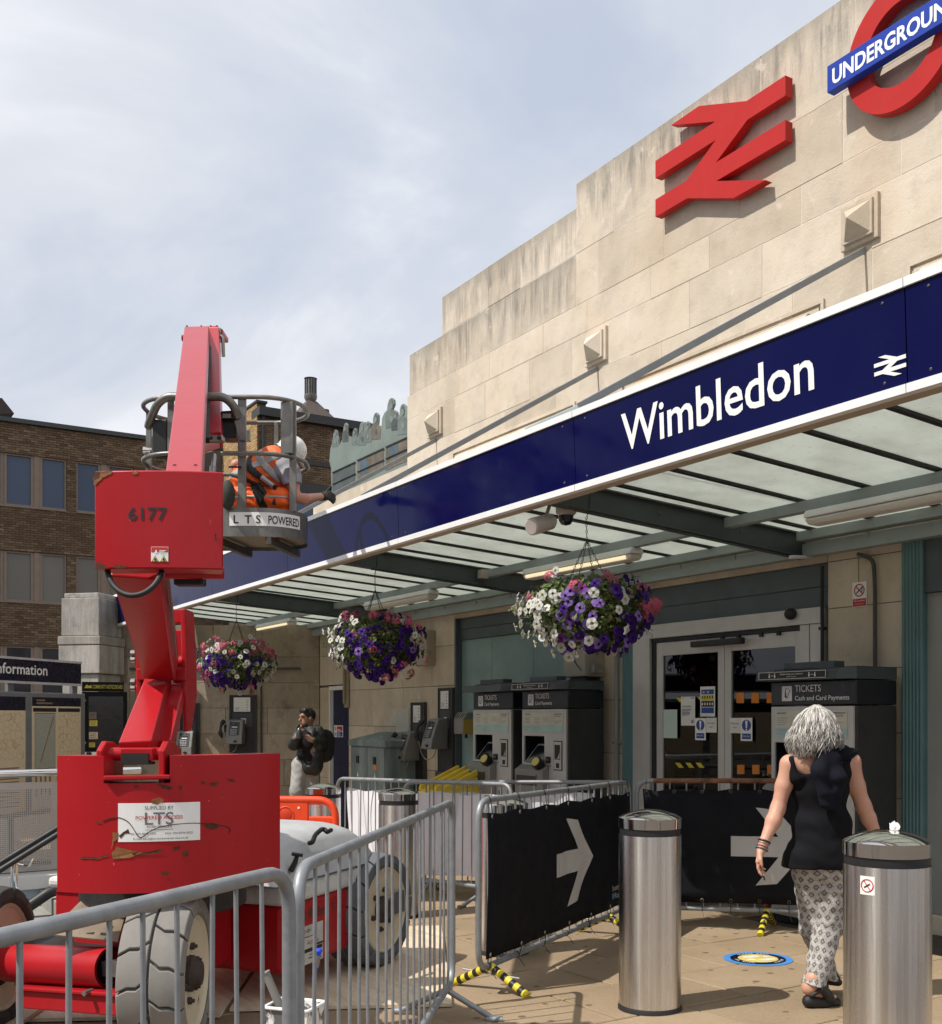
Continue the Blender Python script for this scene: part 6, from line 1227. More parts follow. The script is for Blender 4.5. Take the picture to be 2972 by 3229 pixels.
b = MB(); p = at(465, 1420, 8.8); b.tube([p - RT * .03, p + RT * .03], [.03, .022], 10); b.ellip(p - UP * .015 + RT * .02, (.02, .02, .03), 6); b.build('work_lamp', chrome, CG, smooth=50)
b = MB(); b.frame_box(at(770, 1390, 8.9), RT, UP, FW, 0, .05, 0, .09, 0, .04); b.build('socket_box', mat('socket_cream', (.45, .42, .34), .5), CG, bevel=.005)
b = MB(); b.frame_box(at(722, 1475, 8.68), RT, UP, FW, 0, .10, 0, .012, -.01, .01); b.build('toggle_bar', black_p, CG)
b = MB(); b.ellip(at(718, 1560, 8.66), (.07, .06, .12), 8); b.build('tool_bag', mat('bag_dark', (.03, .032, .025), .8, bump=.5, bs=20), CG, smooth=60)
# name band on the kick plate
cl = cpath(10, .002); cum = [0]
for i in range(1, len(cl)): cum.append(cum[-1] + (cl[i] - cl[i - 1]).length)
def cat_(l):
    for i in range(1, len(cl)):
        if cum[i] >= l: t = (l - cum[i - 1]) / max(cum[i] - cum[i - 1], 1e-6); return cl[i - 1].lerp(cl[i], t)
    return cl[-1]
cl = [Vector((CCX - .25, CCZ - CB - .002))] + cl; cum = [0]
for i in range(1, len(cl)): cum.append(cum[-1] + (cl[i] - cl[i - 1]).length)
L0, L1 = .36, .98; b = MB(); vs = []
for i in range(17):
    p = cat_(L0 + (L1 - L0) * i / 16); vs += [cw(p.x, p.y, 3.115), cw(p.x, p.y, 3.225)]
b.add(vs, [(2 * i, 2 * i + 2, 2 * i + 3, 2 * i + 1) for i in range(16)]); nb = b.build('name_band', white_p, CG, fix=True); nb.location = -FW * .003
for s, l, wd in (('L', .035, None), ('T', .125, None), ('S', .215, None), ('POWERED', .315, .29)):
    k = text('lettering', s, None, (0, 0, 0), X, Z, .068, black_p, wd, 'L', .012); I = wm(CG).inverted()
    for q in k.data.vertices:
        p = cat_(L0 + l + q.co.x); q.co = I @ (cw(p.x, p.y, 3.135 + q.co.z) - FW * .0065)
    k.parent = CG
# ================================================================ PEOPLE: smooth-blended bodies, one surface each
FR = Matrix((RT, FW, UP)).transposed()                   # axes: right of the picture, away, up
def field(ops, vox, wob=0):
    lo = np.full(3, 1e9); hi = -lo
    for o in ops:
        if o[0] == 'c':
            for p, r in ((o[1], o[3]), (o[2], o[4])): lo = np.minimum(lo, np.array(p) - r); hi = np.maximum(hi, np.array(p) + r)
        elif o[0] == 'e': m = max(o[2]); lo = np.minimum(lo, np.array(o[1]) - m); hi = np.maximum(hi, np.array(o[1]) + m)
    lo = lo - .03; hi = hi + .03; n = np.ceil((hi - lo) / vox).astype(int) + 1
    ax = [(lo[i] + vox * np.arange(n[i])).astype(np.float32) for i in range(3)]; F = np.full(n, .08, np.float32)
    def win(a, c):
        s = []
        for i in range(3): s.append(slice(max(int((a[i] - lo[i]) / vox), 0), min(int((c[i] - lo[i]) / vox) + 2, n[i])))
        return tuple(s), np.meshgrid(ax[0][s[0]], ax[1][s[1]], ax[2][s[2]], indexing='ij', sparse=True)
    for o in ops:
        t = o[0]
        if t == 'c':
            a, b, ra, rb, k = np.array(o[1], float), np.array(o[2], float), o[3], o[4], o[5]; m = max(ra, rb) + .085
            s, (x, y, z) = win(np.minimum(a, b) - m, np.maximum(a, b) + m); d = b - a; dd = max(d @ d, 1e-9)
            h = np.clip(((x - a[0]) * d[0] + (y - a[1]) * d[1] + (z - a[2]) * d[2]) / dd, 0, 1)
            g = np.sqrt((x - a[0] - d[0] * h) ** 2 + (y - a[1] - d[1] * h) ** 2 + (z - a[2] - d[2] * h) ** 2) - (ra + (rb - ra) * h)
        elif t in ('e', '-e'):
            c = np.array(o[1], float); r = o[2]; M = np.array(o[3] or Matrix.Identity(3)); k = o[4] if len(o) > 4 else 0; m = max(r) + .085
            s, (x, y, z) = win(c - m, c + m); x, y, z = x - c[0], y - c[1], z - c[2]
            q = [(x * M[0, i] + y * M[1, i] + z * M[2, i]) / r[i] for i in range(3)]; k0 = np.sqrt(q[0] ** 2 + q[1] ** 2 + q[2] ** 2)
            k1 = np.sqrt((q[0] / r[0]) ** 2 + (q[1] / r[1]) ** 2 + (q[2] / r[2]) ** 2); g = k0 * (k0 - 1) / np.maximum(k1, 1e-6)
        elif t == '&':                                   # keep one side / a slab
            p, nn, w = np.array(o[1]), np.array(o[2]), o[3]; x, y, z = np.meshgrid(*ax, indexing='ij', sparse=True)
            g = (x - p[0]) * nn[0] + (y - p[1]) * nn[1] + (z - p[2]) * nn[2]; F = np.maximum(F, (np.abs(g) - w) if w else g); continue
        elif t == 'grow': F = F - o[1]; continue
        f = F[s]
        if t == '-e': F[s] = np.maximum(f, -g); continue
        h = np.maximum(k - np.abs(f - g), 0) / max(k, 1e-6); F[s] = np.minimum(f, g) - h * h * k * .25
    if wob:
        x, y, z = np.meshgrid(*ax, indexing='ij', sparse=True)
        F = F + wob * (np.sin(x * 37 + z * 23 + 2 * np.sin(y * 19)) * np.sin(z * 41 - x * 11 + y * 17) + .6 * np.sin(z * 75 + x * 33 + 1.5 * np.sin(x * 27 + y * 31)))
    return F, lo, vox
def nets(F, lo, vox):
    s = F < 0; n = F.shape; cnt = np.zeros((n[0] - 1, n[1] - 1, n[2] - 1), np.int8)
    cs = [(i, j, k) for i in (0, 1) for j in (0, 1) for k in (0, 1)]; sl = lambda A, c: A[c[0]:n[0] - 1 + c[0], c[1]:n[1] - 1 + c[1], c[2]:n[2] - 1 + c[2]]
    for c in cs: cnt += sl(s, c)
    idx = np.argwhere((cnt > 0) & (cnt < 8)); ids = np.full(cnt.shape, -1, np.int32); ids[tuple(idx.T)] = np.arange(len(idx))
    val = np.stack([F[idx[:, 0] + c[0], idx[:, 1] + c[1], idx[:, 2] + c[2]] for c in cs], 1); P = np.zeros((len(idx), 3)); N_ = np.zeros(len(idx))
    for a in range(8):
        for b in range(a + 1, 8):
            if sum(abs(cs[a][i] - cs[b][i]) for i in range(3)) != 1: continue
            va, vb = val[:, a], val[:, b]; m = (va < 0) != (vb < 0); t = np.where(m, va / np.where(m, va - vb, 1), 0)
            P += np.where(m[:, None], np.array(cs[a]) + t[:, None] * (np.array(cs[b]) - np.array(cs[a])), 0); N_ += m
    V_ = lo + vox * (idx + P / N_[:, None]); Q = []
    for ax in range(3):
        o = [0, 0, 0]; o[ax] = 1; A = s[:n[0] - o[0], :n[1] - o[1], :n[2] - o[2]]; B = s[o[0]:, o[1]:, o[2]:]; e = np.argwhere(A != B); u, v = [i for i in range(3) if i != ax]
        e = e[(e[:, u] > 0) & (e[:, v] > 0) & (e[:, u] < n[u] - 1) & (e[:, v] < n[v] - 1)]; g = lambda du, dv: ids[tuple((e - np.eye(3, dtype=int)[u] * du - np.eye(3, dtype=int)[v] * dv).T)]
        q = np.stack([g(1, 1), g(0, 1), g(0, 0), g(1, 0)], 1); fl = A[tuple(e.T)] ^ (ax == 1); q[~fl] = q[~fl][:, ::-1]; Q.append(q)
    return V_, np.concatenate(Q)
def blob(name, ops, m, parent, vox=.01, wob=0, smooth=1):
    F, lo, vx = field(ops, vox, wob); V_, Q = nets(F, lo, vx)
    for _ in range(smooth):                              # soften voxel steps
        acc = np.zeros_like(V_); c = np.zeros(len(V_))
        for i in range(4):
            for j in (1, 3): np.add.at(acc, Q[:, i], V_[Q[:, (i + j) % 4]]); np.add.at(c, Q[:, i], 1)
        V_ = V_ * .5 + acc / np.maximum(c, 1)[:, None] * .5
    I = np.array(wm(parent).inverted()); V_ = V_ @ I[:3, :3].T + I[:3, 3]
    me = bpy.data.meshes.new(name); me.from_pydata(V_.tolist(), [], Q.tolist()); me.materials.append(m); me.polygons.foreach_set('use_smooth', [True] * len(me.polygons)); me.update()
    o = bpy.data.objects.new(name, me); COL.objects.link(o); o.parent = parent; return o
def skin_m(name, base, red=.35):
    t = MT(name); k = t.mix(t.ramp(t.noise(9, 5), [(.35, 0), (.75, red)]), base, (base[0] * .95, base[1] * .66, base[2] * .58)); k = t.mix(t.ramp(t.noise(120, 2), [(.66, 0), (.72, .3)]), k, (base[0] * .6, base[1] * .45, base[2] * .38))
    t.set(k, .5, 0, .4); t.b.inputs['Subsurface Weight'].default_value = .08; t.b.inputs['Subsurface Radius'].default_value = (.02, .008, .005); t.bump(t.noise(60, 4), .12, .004); return t.m
def cloth_m(name, base, rough=.85, var=.2, bs=160): return mat(name, base, rough, 0, var, 5, .25, bs, spec=.15)
skin_w = skin_m('skin_tanned', (.52, .29, .205)); skin_d = skin_m('skin_man', (.30, .165, .11), .2); skin_k = skin_m('skin_worker', (.50, .25, .18))
black_cl = cloth_m('black_knit', (.0065, .0065, .0085)); black_cl2 = cloth_m('black_cardigan', (.0075, .008, .014), .92)
def hand(W_, wr, kn, side_v, curl_v, L_=.085, ft=.0085):
    """wr wrist, kn knuckle centre, side_v across the palm (towards the thumb), curl_v the way the fingers close"""
    wr, kn, sv, cv = Vector(wr), Vector(kn), Vector(side_v).normalized(), Vector(curl_v).normalized(); d = (kn - wr).normalized(); ops = []
    for i in range(4):
        o = (1.5 - i) * .0185; ops.append(('c', wr.lerp(kn, .15) + sv * o * .6, kn + sv * o, .014, .0115, .012))
    for i, (l, c) in enumerate(((.92, .55), (1.0, .75), (.95, .95), (.75, 1.15))):
        p = kn + sv * (1.5 - i) * .0185; a = .25 + .2 * c; ll = L_ * l
        for j, (f, r) in enumerate(((.45, 1), (.32, .92), (.23, .82))):
            dn = (d * math.cos(a) + cv * math.sin(a)); q = p + dn * ll * f; ops.append(('c', p, q, ft * r * 1.05, ft * r, .004)); p = q; a += .55 * c
    t0 = wr.lerp(kn, .25) + sv * .022; t1 = t0 + (sv * .6 + d * .7 + cv * .35).normalized() * .04; t2 = t1 + (d * .9 + cv * .5).normalized() * .032
    ops += [('c', wr.lerp(kn, .3), t0, .016, .014, .012), ('c', t0, t1, .0125, .0105, .008), ('c', t1, t2, .0105, .0085, .005)]
    return ops
# ---------------------------------------------------------------- the woman
WZ = 5.86
def w(px, py, dz=0): return at(px, py, WZ + dz)
wf = w(2600, 3168); wg = gz(wf.x)
WO = thing('person', 'woman with wavy grey hair in a black vest and diamond patterned trousers, walking away', 'person', (wf.x, wf.y, wg))
M_ = FR
sk = [('e', w(2580, 2292), (.076, .095, .112), M_, .02), ('c', w(2582, 2330, .01), w(2584, 2385, .03), .052, .056, .03),
      ('e', w(2588, 2420, .03), (.155, .085, .075), M_, .05), ('e', w(2587, 2490, .05), (.148, .10, .13), M_, .05), ('e', w(2592, 2600, .05), (.142, .10, .13), M_, .05), ('e', w(2595, 2700, .05), (.165, .115, .11), M_, .05),
      ('c', w(2545, 2400, .03), w(2492, 2408, .03), .05, .046, .05), ('c', w(2630, 2396, .03), w(2682, 2402, .03), .05, .05, .05),
      ('c', w(2490, 2412, .03), w(2472, 2480, .03), .047, .043, .03), ('c', w(2472, 2480, .03), w(2454, 2552, .02), .043, .037, .02), ('c', w(2454, 2550, .02), w(2440, 2590, -.01), .040, .040, .02), ('c', w(2440, 2590, -.01), w(2411, 2655, -.05), .040, .0255, .02), ('c', w(2411, 2655, -.05), w(2402, 2680, -.06), .0255, .026, .015),
      ('c', w(2684, 2406, .03), w(2702, 2480, .03), .05, .045, .03), ('c', w(2702, 2480, .03), w(2724, 2545, .03), .045, .040, .02), ('c', w(2724, 2540, .03), w(2740, 2580, .03), .041, .039, .02), ('c', w(2740, 2580, .03), w(2769, 2640, .02), .039, .027, .02),
      ('c', w(2604, 3010, 0), w(2566, 3088, -.06), .05, .042, .03), ('c', w(2566, 3088, -.06), w(2556, 3112, -.06), .040, .037, .02), ('e', w(2552, 3114, -.065), (.032, .032, .031), M_, .02), ('c', w(2556, 3118, -.06), w(2612, 3150, -.03), .034, .028, .03), ('c', w(2612, 3150, -.03), w(2634, 3156, -.02), .028, .019, .02),
      ('c', w(2600, 2990, .2), w(2612, 3060, .22), .05, .038, .03), ('c', w(2612, 3060, .22), w(2640, 3084, .24), .036, .024, .02)]
sk += hand(w, w(2402, 2682, -.06), w(2392, 2716, -.07), (-RT * .35 - FW * .9), (RT * .8 - UP * .3 - FW * .1), .083)
sk += hand(w, w(2769, 2640, .02), w(2783, 2676, .02), (-RT * .3 + FW * .9), (-RT * .6 - UP * .4), .083)
body_w = blob('body', sk, skin_w, WO, .0062)
tank = [('e', w(2588, 2424, .03), (.150, .095, .075), M_, .05), ('e', w(2587, 2490, .05), (.160, .118, .13), M_, .05), ('e', w(2592, 2600, .05), (.165, .125, .14), M_, .06), ('e', w(2592, 2690, .05), (.185, .14, .13), M_, .06), ('c', w(2540, 2738, .05), w(2645, 2745, .05), .125, .13, .06), ('c', w(2500, 2400, .0), w(2512, 2450, .0), .03, .045, .03), ('c', w(2668, 2398, .0), w(2655, 2450, .0), .035, .05, .03),
        ('-e', w(2551, 2388, -.10), (.066, .14, .110), M_), ('-e', w(2556, 2366, -.06), (.066, .14, .045), M_), ('-e', w(2462, 2430, .02), (.036, .3, .062), M_), ('-e', w(2716, 2432, .02), (.062, .3, .085), M_), ('&', w(2590, 2739, 0), -UP, 0)]
top_w = blob('vest_top', tank, black_cl, WO, .0075, .0022)
cg_ = [('e', w(2640, 2385, .03), (.095, .10, .035), FR @ Matrix.Rotation(R(-12), 3, 'Y'), .03), ('c', w(2600, 2375, -.09), w(2586, 2430, -.115), .035, .042, .03), ('c', w(2588, 2430, -.115), w(2606, 2530, -.105), .046, .036, .03), ('c', w(2620, 2380, -.08), w(2640, 2455, -.11), .045, .05, .03), ('c', w(2640, 2455, -.11), w(2632, 2540, -.10), .048, .026, .03), ('c', w(2655, 2380, .0), w(2690, 2372, .03), .04, .026, .03), ('c', w(2588, 2425, -.125), w(2600, 2500, -.13), .02, .02, .02), ('c', w(2655, 2375, .08), w(2660, 2480, .14), .05, .04, .03)]
blob('cardigan', cg_, black_cl2, WO, .0075, .003)
legs = [(w(2625, 2725, .04), w(2612, 2920, .06), w(2572, 3092, -.05), .098, .080, .060), (w(2553, 2725, .06), w(2566, 2920, .12), w(2606, 3060, .21), .094, .074, .058)]
tr = [('e', w(2592, 2725, .05), (.165, .12, .11), M_, .04)]
for a, k, e, ra, rk, re in legs: tr += [('c', a, k, ra, rk, .03), ('c', k, e, rk, re, .03), ('c', e, e + (e - k).normalized() * .04, re, re + .006, .01)]
tr += [('&', legs[0][2] + Vector((0, 0, -.022)), (-UP * .97 + RT * -.22).normalized(), 0)]
def pattern_m():
    t = MT('diamond_trousers'); a = t.attr('pat').outputs['Vector']; s = t.n('ShaderNodeSeparateXYZ'); t.l(a, s.inputs[0]); mm = t.math
    wv = t.noise(6, 2); v = mm('ADD', s.outputs[1], mm('MULTIPLY', wv, .25)); row = mm('FLOOR', v); u = mm('ADD', mm('ADD', s.outputs[0], mm('MULTIPLY', wv, .3)), mm('MULTIPLY', row, .5))
    x = mm('ABSOLUTE', mm('SUBTRACT', mm('FRACT', u), .5)); y = mm('ABSOLUTE', mm('SUBTRACT', mm('FRACT', v), .5)); d = mm('ADD', mm('MULTIPLY', x, 1.15), mm('MULTIPLY', y, .95))
    ring = t.ramp(d, [(.0, .4), (.05, .4), (.06, 0), (.10, 0), (.105, .9), (.15, .9), (.155, 0), (.22, 0), (.225, 1), (.35, 1), (.355, 0), (.42, 0), (.43, .5), (.48, .5), (.49, 0)], 'CONSTANT')
    base = t.mix(t.ramp(t.noise(130, 3), [(.42, 0), (.6, .5)]), (.44, .42, .40), (.13, .125, .12)); k = t.mix(ring, base, (.012, .011, .012))
    ctr = t.ramp(d, [(0, 1), (.09, 0)], 'CONSTANT'); k = t.mix(mm('MULTIPLY', ctr, .5), k, (.5, .36, .22)); t.set(k, .85, 0, .15); t.bump(t.noise(14, 4), .45, .015); return t.m
trs = blob('trousers', tr, pattern_m(), WO, .0072, .0042); me = trs.data; n_ = len(me.vertices); co = np.empty(n_ * 3, np.float32); me.vertices.foreach_get('co', co); co = co.reshape(-1, 3); Wm = np.array(wm(WO)); co = co @ Wm[:3, :3].T + Wm[:3, 3]
best = np.full(n_, 1e9); pat = np.zeros((n_, 3), np.float32)
for li, (a, k, e, ra, rk, re) in enumerate(legs):
    base = 0
    for p, q in ((a, k), (k, e)):
        p_, q_ = np.array(p), np.array(q); d = q_ - p_; l = np.linalg.norm(d); h = np.clip((co - p_) @ d / l / l, -.3 if base == 0 else 0, 1.2); r = co - p_ - h[:, None] * d; dist = np.linalg.norm(r, axis=1); ang = np.arctan2(r @ np.array(RT), -(r @ np.array(FW))); m = dist < best
        best = np.where(m, dist, best); pat[m, 0] = ang[m] * .082 / .047 + li * 7.3; pat[m, 1] = (base + h[m] * l) / .044; base += l
at_ = me.attributes.new('pat', 'FLOAT_VECTOR', 'POINT'); at_.data.foreach_set('vector', pat.ravel())
sole_m = mat('sandal_black', (.012, .011, .011), .6, var=.2)
def sandal(h, t, hb, tb, strap):
    ops = [('c', h, t, .030, .030, .01), ('c', h + RT * .01 - FW * .015, t - FW * .02, .026, .026, .02), ('c', h + FW * .012, t + FW * .015, .026, .026, .02)]
    return ops
S1 = [('c', w(2552, 3158, -.075), w(2640, 3162, -.03), .024, .022, .01), ('c', w(2552, 3158, -.045), w(2636, 3160, -.0), .022, .022, .03), ('c', w(2552, 3158, -.06), w(2600, 3164, -.05), .030, .03, .03), ('c', w(2592, 3118, -.105), w(2614, 3152, -.085), .013, .016, .01), ('c', w(2592, 3118, -.105), w(2608, 3112, -.02), .013, .013, .01), ('c', w(2612, 3128, -.075), w(2625, 3150, -.06), .016, .014, .02), ('c', w(2560, 3140, -.10), w(2592, 3122, -.105), .012, .012, .012), ('c', w(2600, 3122, -.085), w(2622, 3150, -.075), .018, .016, .02), ('&', w(2600, 3173, 0), -UP, 0)]
blob('sandal', S1, sole_m, WO, .0055)
S2 = [('c', w(2598, 3090, .21), w(2645, 3098, .25), .024, .022, .01), ('c', w(2598, 3090, .24), w(2640, 3096, .28), .024, .022, .02), ('c', w(2618, 3060, .17), w(2635, 3090, .19), .015, .018, .01), ('c', w(2618, 3060, .17), w(2628, 3062, .26), .015, .015, .01), ('c', w(2628, 3066, .18), w(2642, 3088, .2), .016, .016, .02)]
blob('sandal', S2, sole_m, WO, .0055)
# bracelets and what she holds
def bangle(p, q, f, r, tr_, m, name):
    c = p.lerp(q, f); d = (q - p).normalized(); x = d.orthogonal().normalized(); y = d.cross(x); b = MB(); b.tube([c + x * r * math.cos(a * .3927) + y * r * math.sin(a * .3927) for a in range(16)], tr_, 6, closed=True); b.build(name, m, WO, smooth=60)
wa, wb_ = w(2411, 2655, -.05), w(2402, 2682, -.06); bangle(wa, wb_, -.05, .030, .006, mat('watch_strap', (.03, .02, .018), .4), 'watch'); bangle(wa, wb_, .2, .030, .003, bare, 'bracelet'); bangle(wa, wb_, .55, .0305, .0025, mat('bracelet_red', (.25, .05, .05), .5), 'bracelet'); bangle(wa, wb_, .85, .032, .004, mat('bracelet_teal', (.03, .10, .11), .4), 'bracelet')
b = MB(); b.bar(w(2394, 2722, -.08), w(2413, 2776, -.07), .010, .006, up=RT); tag(b.build('pen', black_p, None), 'thin dark stick held in the walking woman\'s left hand', 'stick')
# hair: a close cap with several hundred wavy locks over it
hair_c = [mat('hair_silver', (.47, .45, .42), .38, var=.2, scale=30), mat('hair_grey', (.30, .28, .255), .42, var=.25, scale=30), mat('hair_dark', (.13, .115, .10), .5, var=.3, scale=30), mat('hair_white', (.62, .60, .57), .35, var=.1, scale=30)]
hc = w(2580, 2292)
cap = blob('hair', [('e', hc + UP * .0, (.088, .102, .104), M_, .02), ('e', w(2577, 2330, -.03), (.105, .085, .085), M_, .03), ('e', w(2560, 2355, -.04), (.075, .06, .05), M_, .03)], hair_c[2], WO, .01)
rnd = random.Random(12); b = MB(); prof = [(0, .012), (.02, .052), (.05, .088), (.09, .108), (.14, .124), (.18, .134), (.22, .132), (.26, .118), (.31, .098)]
def hr_(s):
    for (a, ra), (c, rc) in zip(prof, prof[1:]):
        if s <= c: return ra + (rc - ra) * (s - a) / (c - a)
    return prof[-1][1]
for i in range(2600):
    a = rnd.uniform(-math.pi, math.pi); x_ = math.sin(a); lenm = rnd.uniform(.17, .285) * (1.0 if x_ < .15 else .86); lay = rnd.uniform(.80, 1.03); a0 = a; ph, ph2 = rnd.uniform(0, 6.28), rnd.uniform(0, 6.28); fq = rnd.uniform(22, 40); am = rnd.uniform(.05, .17); s0 = rnd.uniform(0, .03) if rnd.random() < .5 else rnd.uniform(0, .12); pts, rr = [], []; r0 = rnd.uniform(.0015, .0034); K = 13
    for k in range(K):
        s = s0 + (lenm - s0) * k / (K - 1); t = k / (K - 1); aa = a0 + am * math.sin(s * fq + ph) * (.3 + t) + .10 * math.sin(a0) * t; r = hr_(s) * lay + (.014 + .012 * t) * math.sin(s * fq * 1.2 + ph2) * t
        pts.append(Vector((hc.x, hc.y, 0)) + RT * (r * math.sin(aa) - .006 + (-.012 * t)) - FW * (r * .92 * math.cos(aa)) + UP * (hc.z + .116 - s * (1.0 if s < .05 else 1.0) + .004 * math.sin(s * 40 + ph))); rr.append(r0 * (1 - .75 * t ** 2))
    b.mat(rnd.choices((0, 1, 2, 3), (5, 4, 1.6, 3))[0]); b.tube(pts, rr, 4, caps=False)
b.build('hair_lock', hair_c, WO, smooth=180)['kind'] = 'stuff'
# ---------------------------------------------------------------- the man
MZ = 13.2
def m4(x, y, dz=0): return at(860 + x / 4.017, 2200 + y / 4.017, MZ + dz)
mf = m4(380, 2040); MN = thing('person', 'young man in a dark jacket and grey trousers drinking by the blue door', 'person', (mf.x, mf.y, gz(mf.x)))
fd_ = (-RT * .75 - FW * .65).normalized(); fs_ = Vector((-fd_.y, fd_.x, 0)); FM = Matrix((fs_, fd_, UP)).transposed(); hd_ = m4(437, 262)
def hp(f, s, u): return hd_ + fd_ * f + fs_ * s + UP * u
mb_ = [('e', hp(-.01, 0, .02), (.073, .092, .098), FM, .02), ('e', hp(.035, 0, -.055), (.052, .055, .055), FM, .03), ('c', hp(.092, 0, .0), hp(.108, 0, -.028), .010, .015, .012), ('e', hp(.088, 0, -.065), (.022, .012, .007), FM, .006), ('e', hp(.08, 0, -.098), (.022, .018, .016), FM, .02), ('e', hp(-.005, .076, -.005), (.012, .02, .032), FM, .006), ('e', hp(-.005, -.076, -.005), (.012, .02, .032), FM, .006),
       ('c', hp(.078, .03, .03), hp(.075, -.03, .03), .018, .018, .015), ('-e', hp(.093, .032, .012), (.016, .012, .010), FM), ('-e', hp(.093, -.032, .012), (.016, .012, .010), FM), ('c', hp(-.02, 0, -.06), hp(-.03, 0, -.16), .052, .058, .03), ('e', hp(-.04, 0, -.34), (.16, .10, .20), FM, .05), ('e', hp(-.02, 0, -.60), (.14, .10, .18), FM, .05),
       ('c', m4(380, 430), m4(262, 600, -.12), .045, .038, .02), ('c', m4(262, 600, -.12), m4(290, 510, -.24), .036, .026, .02), ('c', m4(560, 440), m4(600, 600, -.05), .045, .038, .02), ('c', m4(600, 600, -.05), m4(500, 540, -.22), .036, .026, .02)]
mb_ += hand(m4, m4(290, 512, -.24), m4(312, 462, -.26), (RT * .5 + UP * .2 - FW * .5), (RT * .9 + FW * .2), .08, .0095); mb_ += hand(m4, m4(500, 540, -.22), m4(470, 525, -.24), (UP * .9 - RT * .2), (-RT * .3 + FW * .8 - UP * .2), .08, .0095)
blob('body', mb_, skin_d, MN, .0075)
ey = mat('eye_dark', (.012, .009, .008), .25)
for s in (.032, -.032): b = MB(); b.ellip(hp(.081, s, .012), (.010, .008, .007), 6, FM); b.build('eye', ey, MN, smooth=60)
for s in (.034, -.034): b = MB(); b.tube([hp(.091, s - .018, .030), hp(.094, s, .035), hp(.088, s + .018, .031)], .0045, 5); b.build('eyebrow', mat('hair_black', (.010, .008, .007), .5), MN, smooth=60)
blob('hair', [('e', hp(-.02, 0, .04), (.082, .098, .09), FM, .02), ('c', hp(.05, .035, .095), hp(.05, -.035, .095), .034, .034, .03), ('-e', hp(.10, 0, .0), (.072, .075, .068), FM), ('-e', hp(0, 0, -.115), (.2, .2, .09), FM)], MATS['hair_black'], MN, .0085, .003)
stub = blob('beard', [('e', hp(.034, 0, -.075), (.055, .058, .042), FM, .02), ('-e', hp(.075, 0, -.022), (.07, .05, .04), FM), ('&', hp(0, 0, -.045), UP, 0)], mat('stubble', (.075, .045, .032), .8), MN, .0085)
jk_m = mat('quilted_jacket', (.017, .017, .0175), .6, var=.3, scale=8, bump=.5, bs=18)
jk = [('e', hp(-.05, 0, -.26), (.215, .135, .14), FM, .05), ('e', hp(-.04, 0, -.45), (.205, .145, .22), FM, .05), ('e', hp(-.03, .02, -.58), (.19, .14, .14), FM, .05), ('c', m4(385, 400), m4(268, 596, -.10), .085, .075, .04), ('c', m4(268, 596, -.10), m4(288, 528, -.21), .068, .055, .03), ('c', m4(570, 430), m4(610, 590, -.03), .085, .07, .04), ('c', m4(610, 590, -.03), m4(522, 548, -.18), .066, .052, .03), ('c', hp(-.01, -.06, -.14), hp(-.01, .06, -.14), .05, .05, .03), ('-e', hp(.10, .0, -.10), (.05, .09, .07), FM), ('-e', m4(425, 640, -.26), (.08, .26, .24), FR)]
blob('jacket', jk, jk_m, MN, .010, .004); blob('jumper', [('e', hp(-.01, 0, -.30), (.15, .12, .16), FM, .05), ('e', hp(.0, 0, -.55), (.145, .125, .18), FM, .05), ('&', m4(0, 800), -UP, 0)], cloth_m('dark_jumper', (.016, .013, .014)), MN, .012, .002)
gt = cloth_m('grey_trousers', (.30, .295, .285)); hipz = m4(400, 860)
blob('trousers', [('e', m4(420, 850, .02), (.165, .125, .13), FR, .04), ('c', m4(350, 880), m4(310, 1180, -.08), .105, .085, .04), ('c', m4(310, 1180, -.08), m4(285, 1960, .05), .085, .07, .04), ('c', m4(480, 880, .03), m4(500, 1250, .02), .105, .085, .04), ('c', m4(500, 1250, .02), m4(480, 1960, .12), .085, .07, .04)], gt, MN, .012, .003)
for p in (m4(275, 2010, .02), m4(475, 2010, .1)): b = MB(); b.ellip(p - RT * .05 - FW * .03, (.055, .13, .05), 8, FM); b.build('shoe', black_p, MN, smooth=60)
bk = blob('rucksack', [('e', m4(655, 610, .20), (.13, .12, .21), FR @ Matrix.Rotation(R(10), 3, 'Y'), .04), ('e', m4(675, 680, .15), (.10, .10, .13), FR, .05)], mat('rucksack_black', (.009, .0095, .012), .8, var=.3, bump=.4, bs=25), None or MN, .014, .004); 
bk.parent = None; tag(bk, 'black rucksack on the back of the young man by the blue door', 'rucksack'); bk.matrix_world = wm(MN)
b = MB(); b.tube([m4(530, 385, -.12), m4(515, 470, -.17), m4(500, 570, -.16)], .022, 6); k = b.build('strap', MATS['rucksack_black'], bk, smooth=60)
b = MB(); b.tube([m4(336, 520, -.28), m4(334, 470, -.28), m4(342, 405, -.27), m4(352, 380, -.26)], [.034, .036, .034, .018], 12); tag(b.build('drink_bottle', mat('bottle_dark', (.035, .045, .04), .2, spec=.6), None, smooth=60), 'dark drinks bottle lifted in the young man\'s right hand', 'bottle')
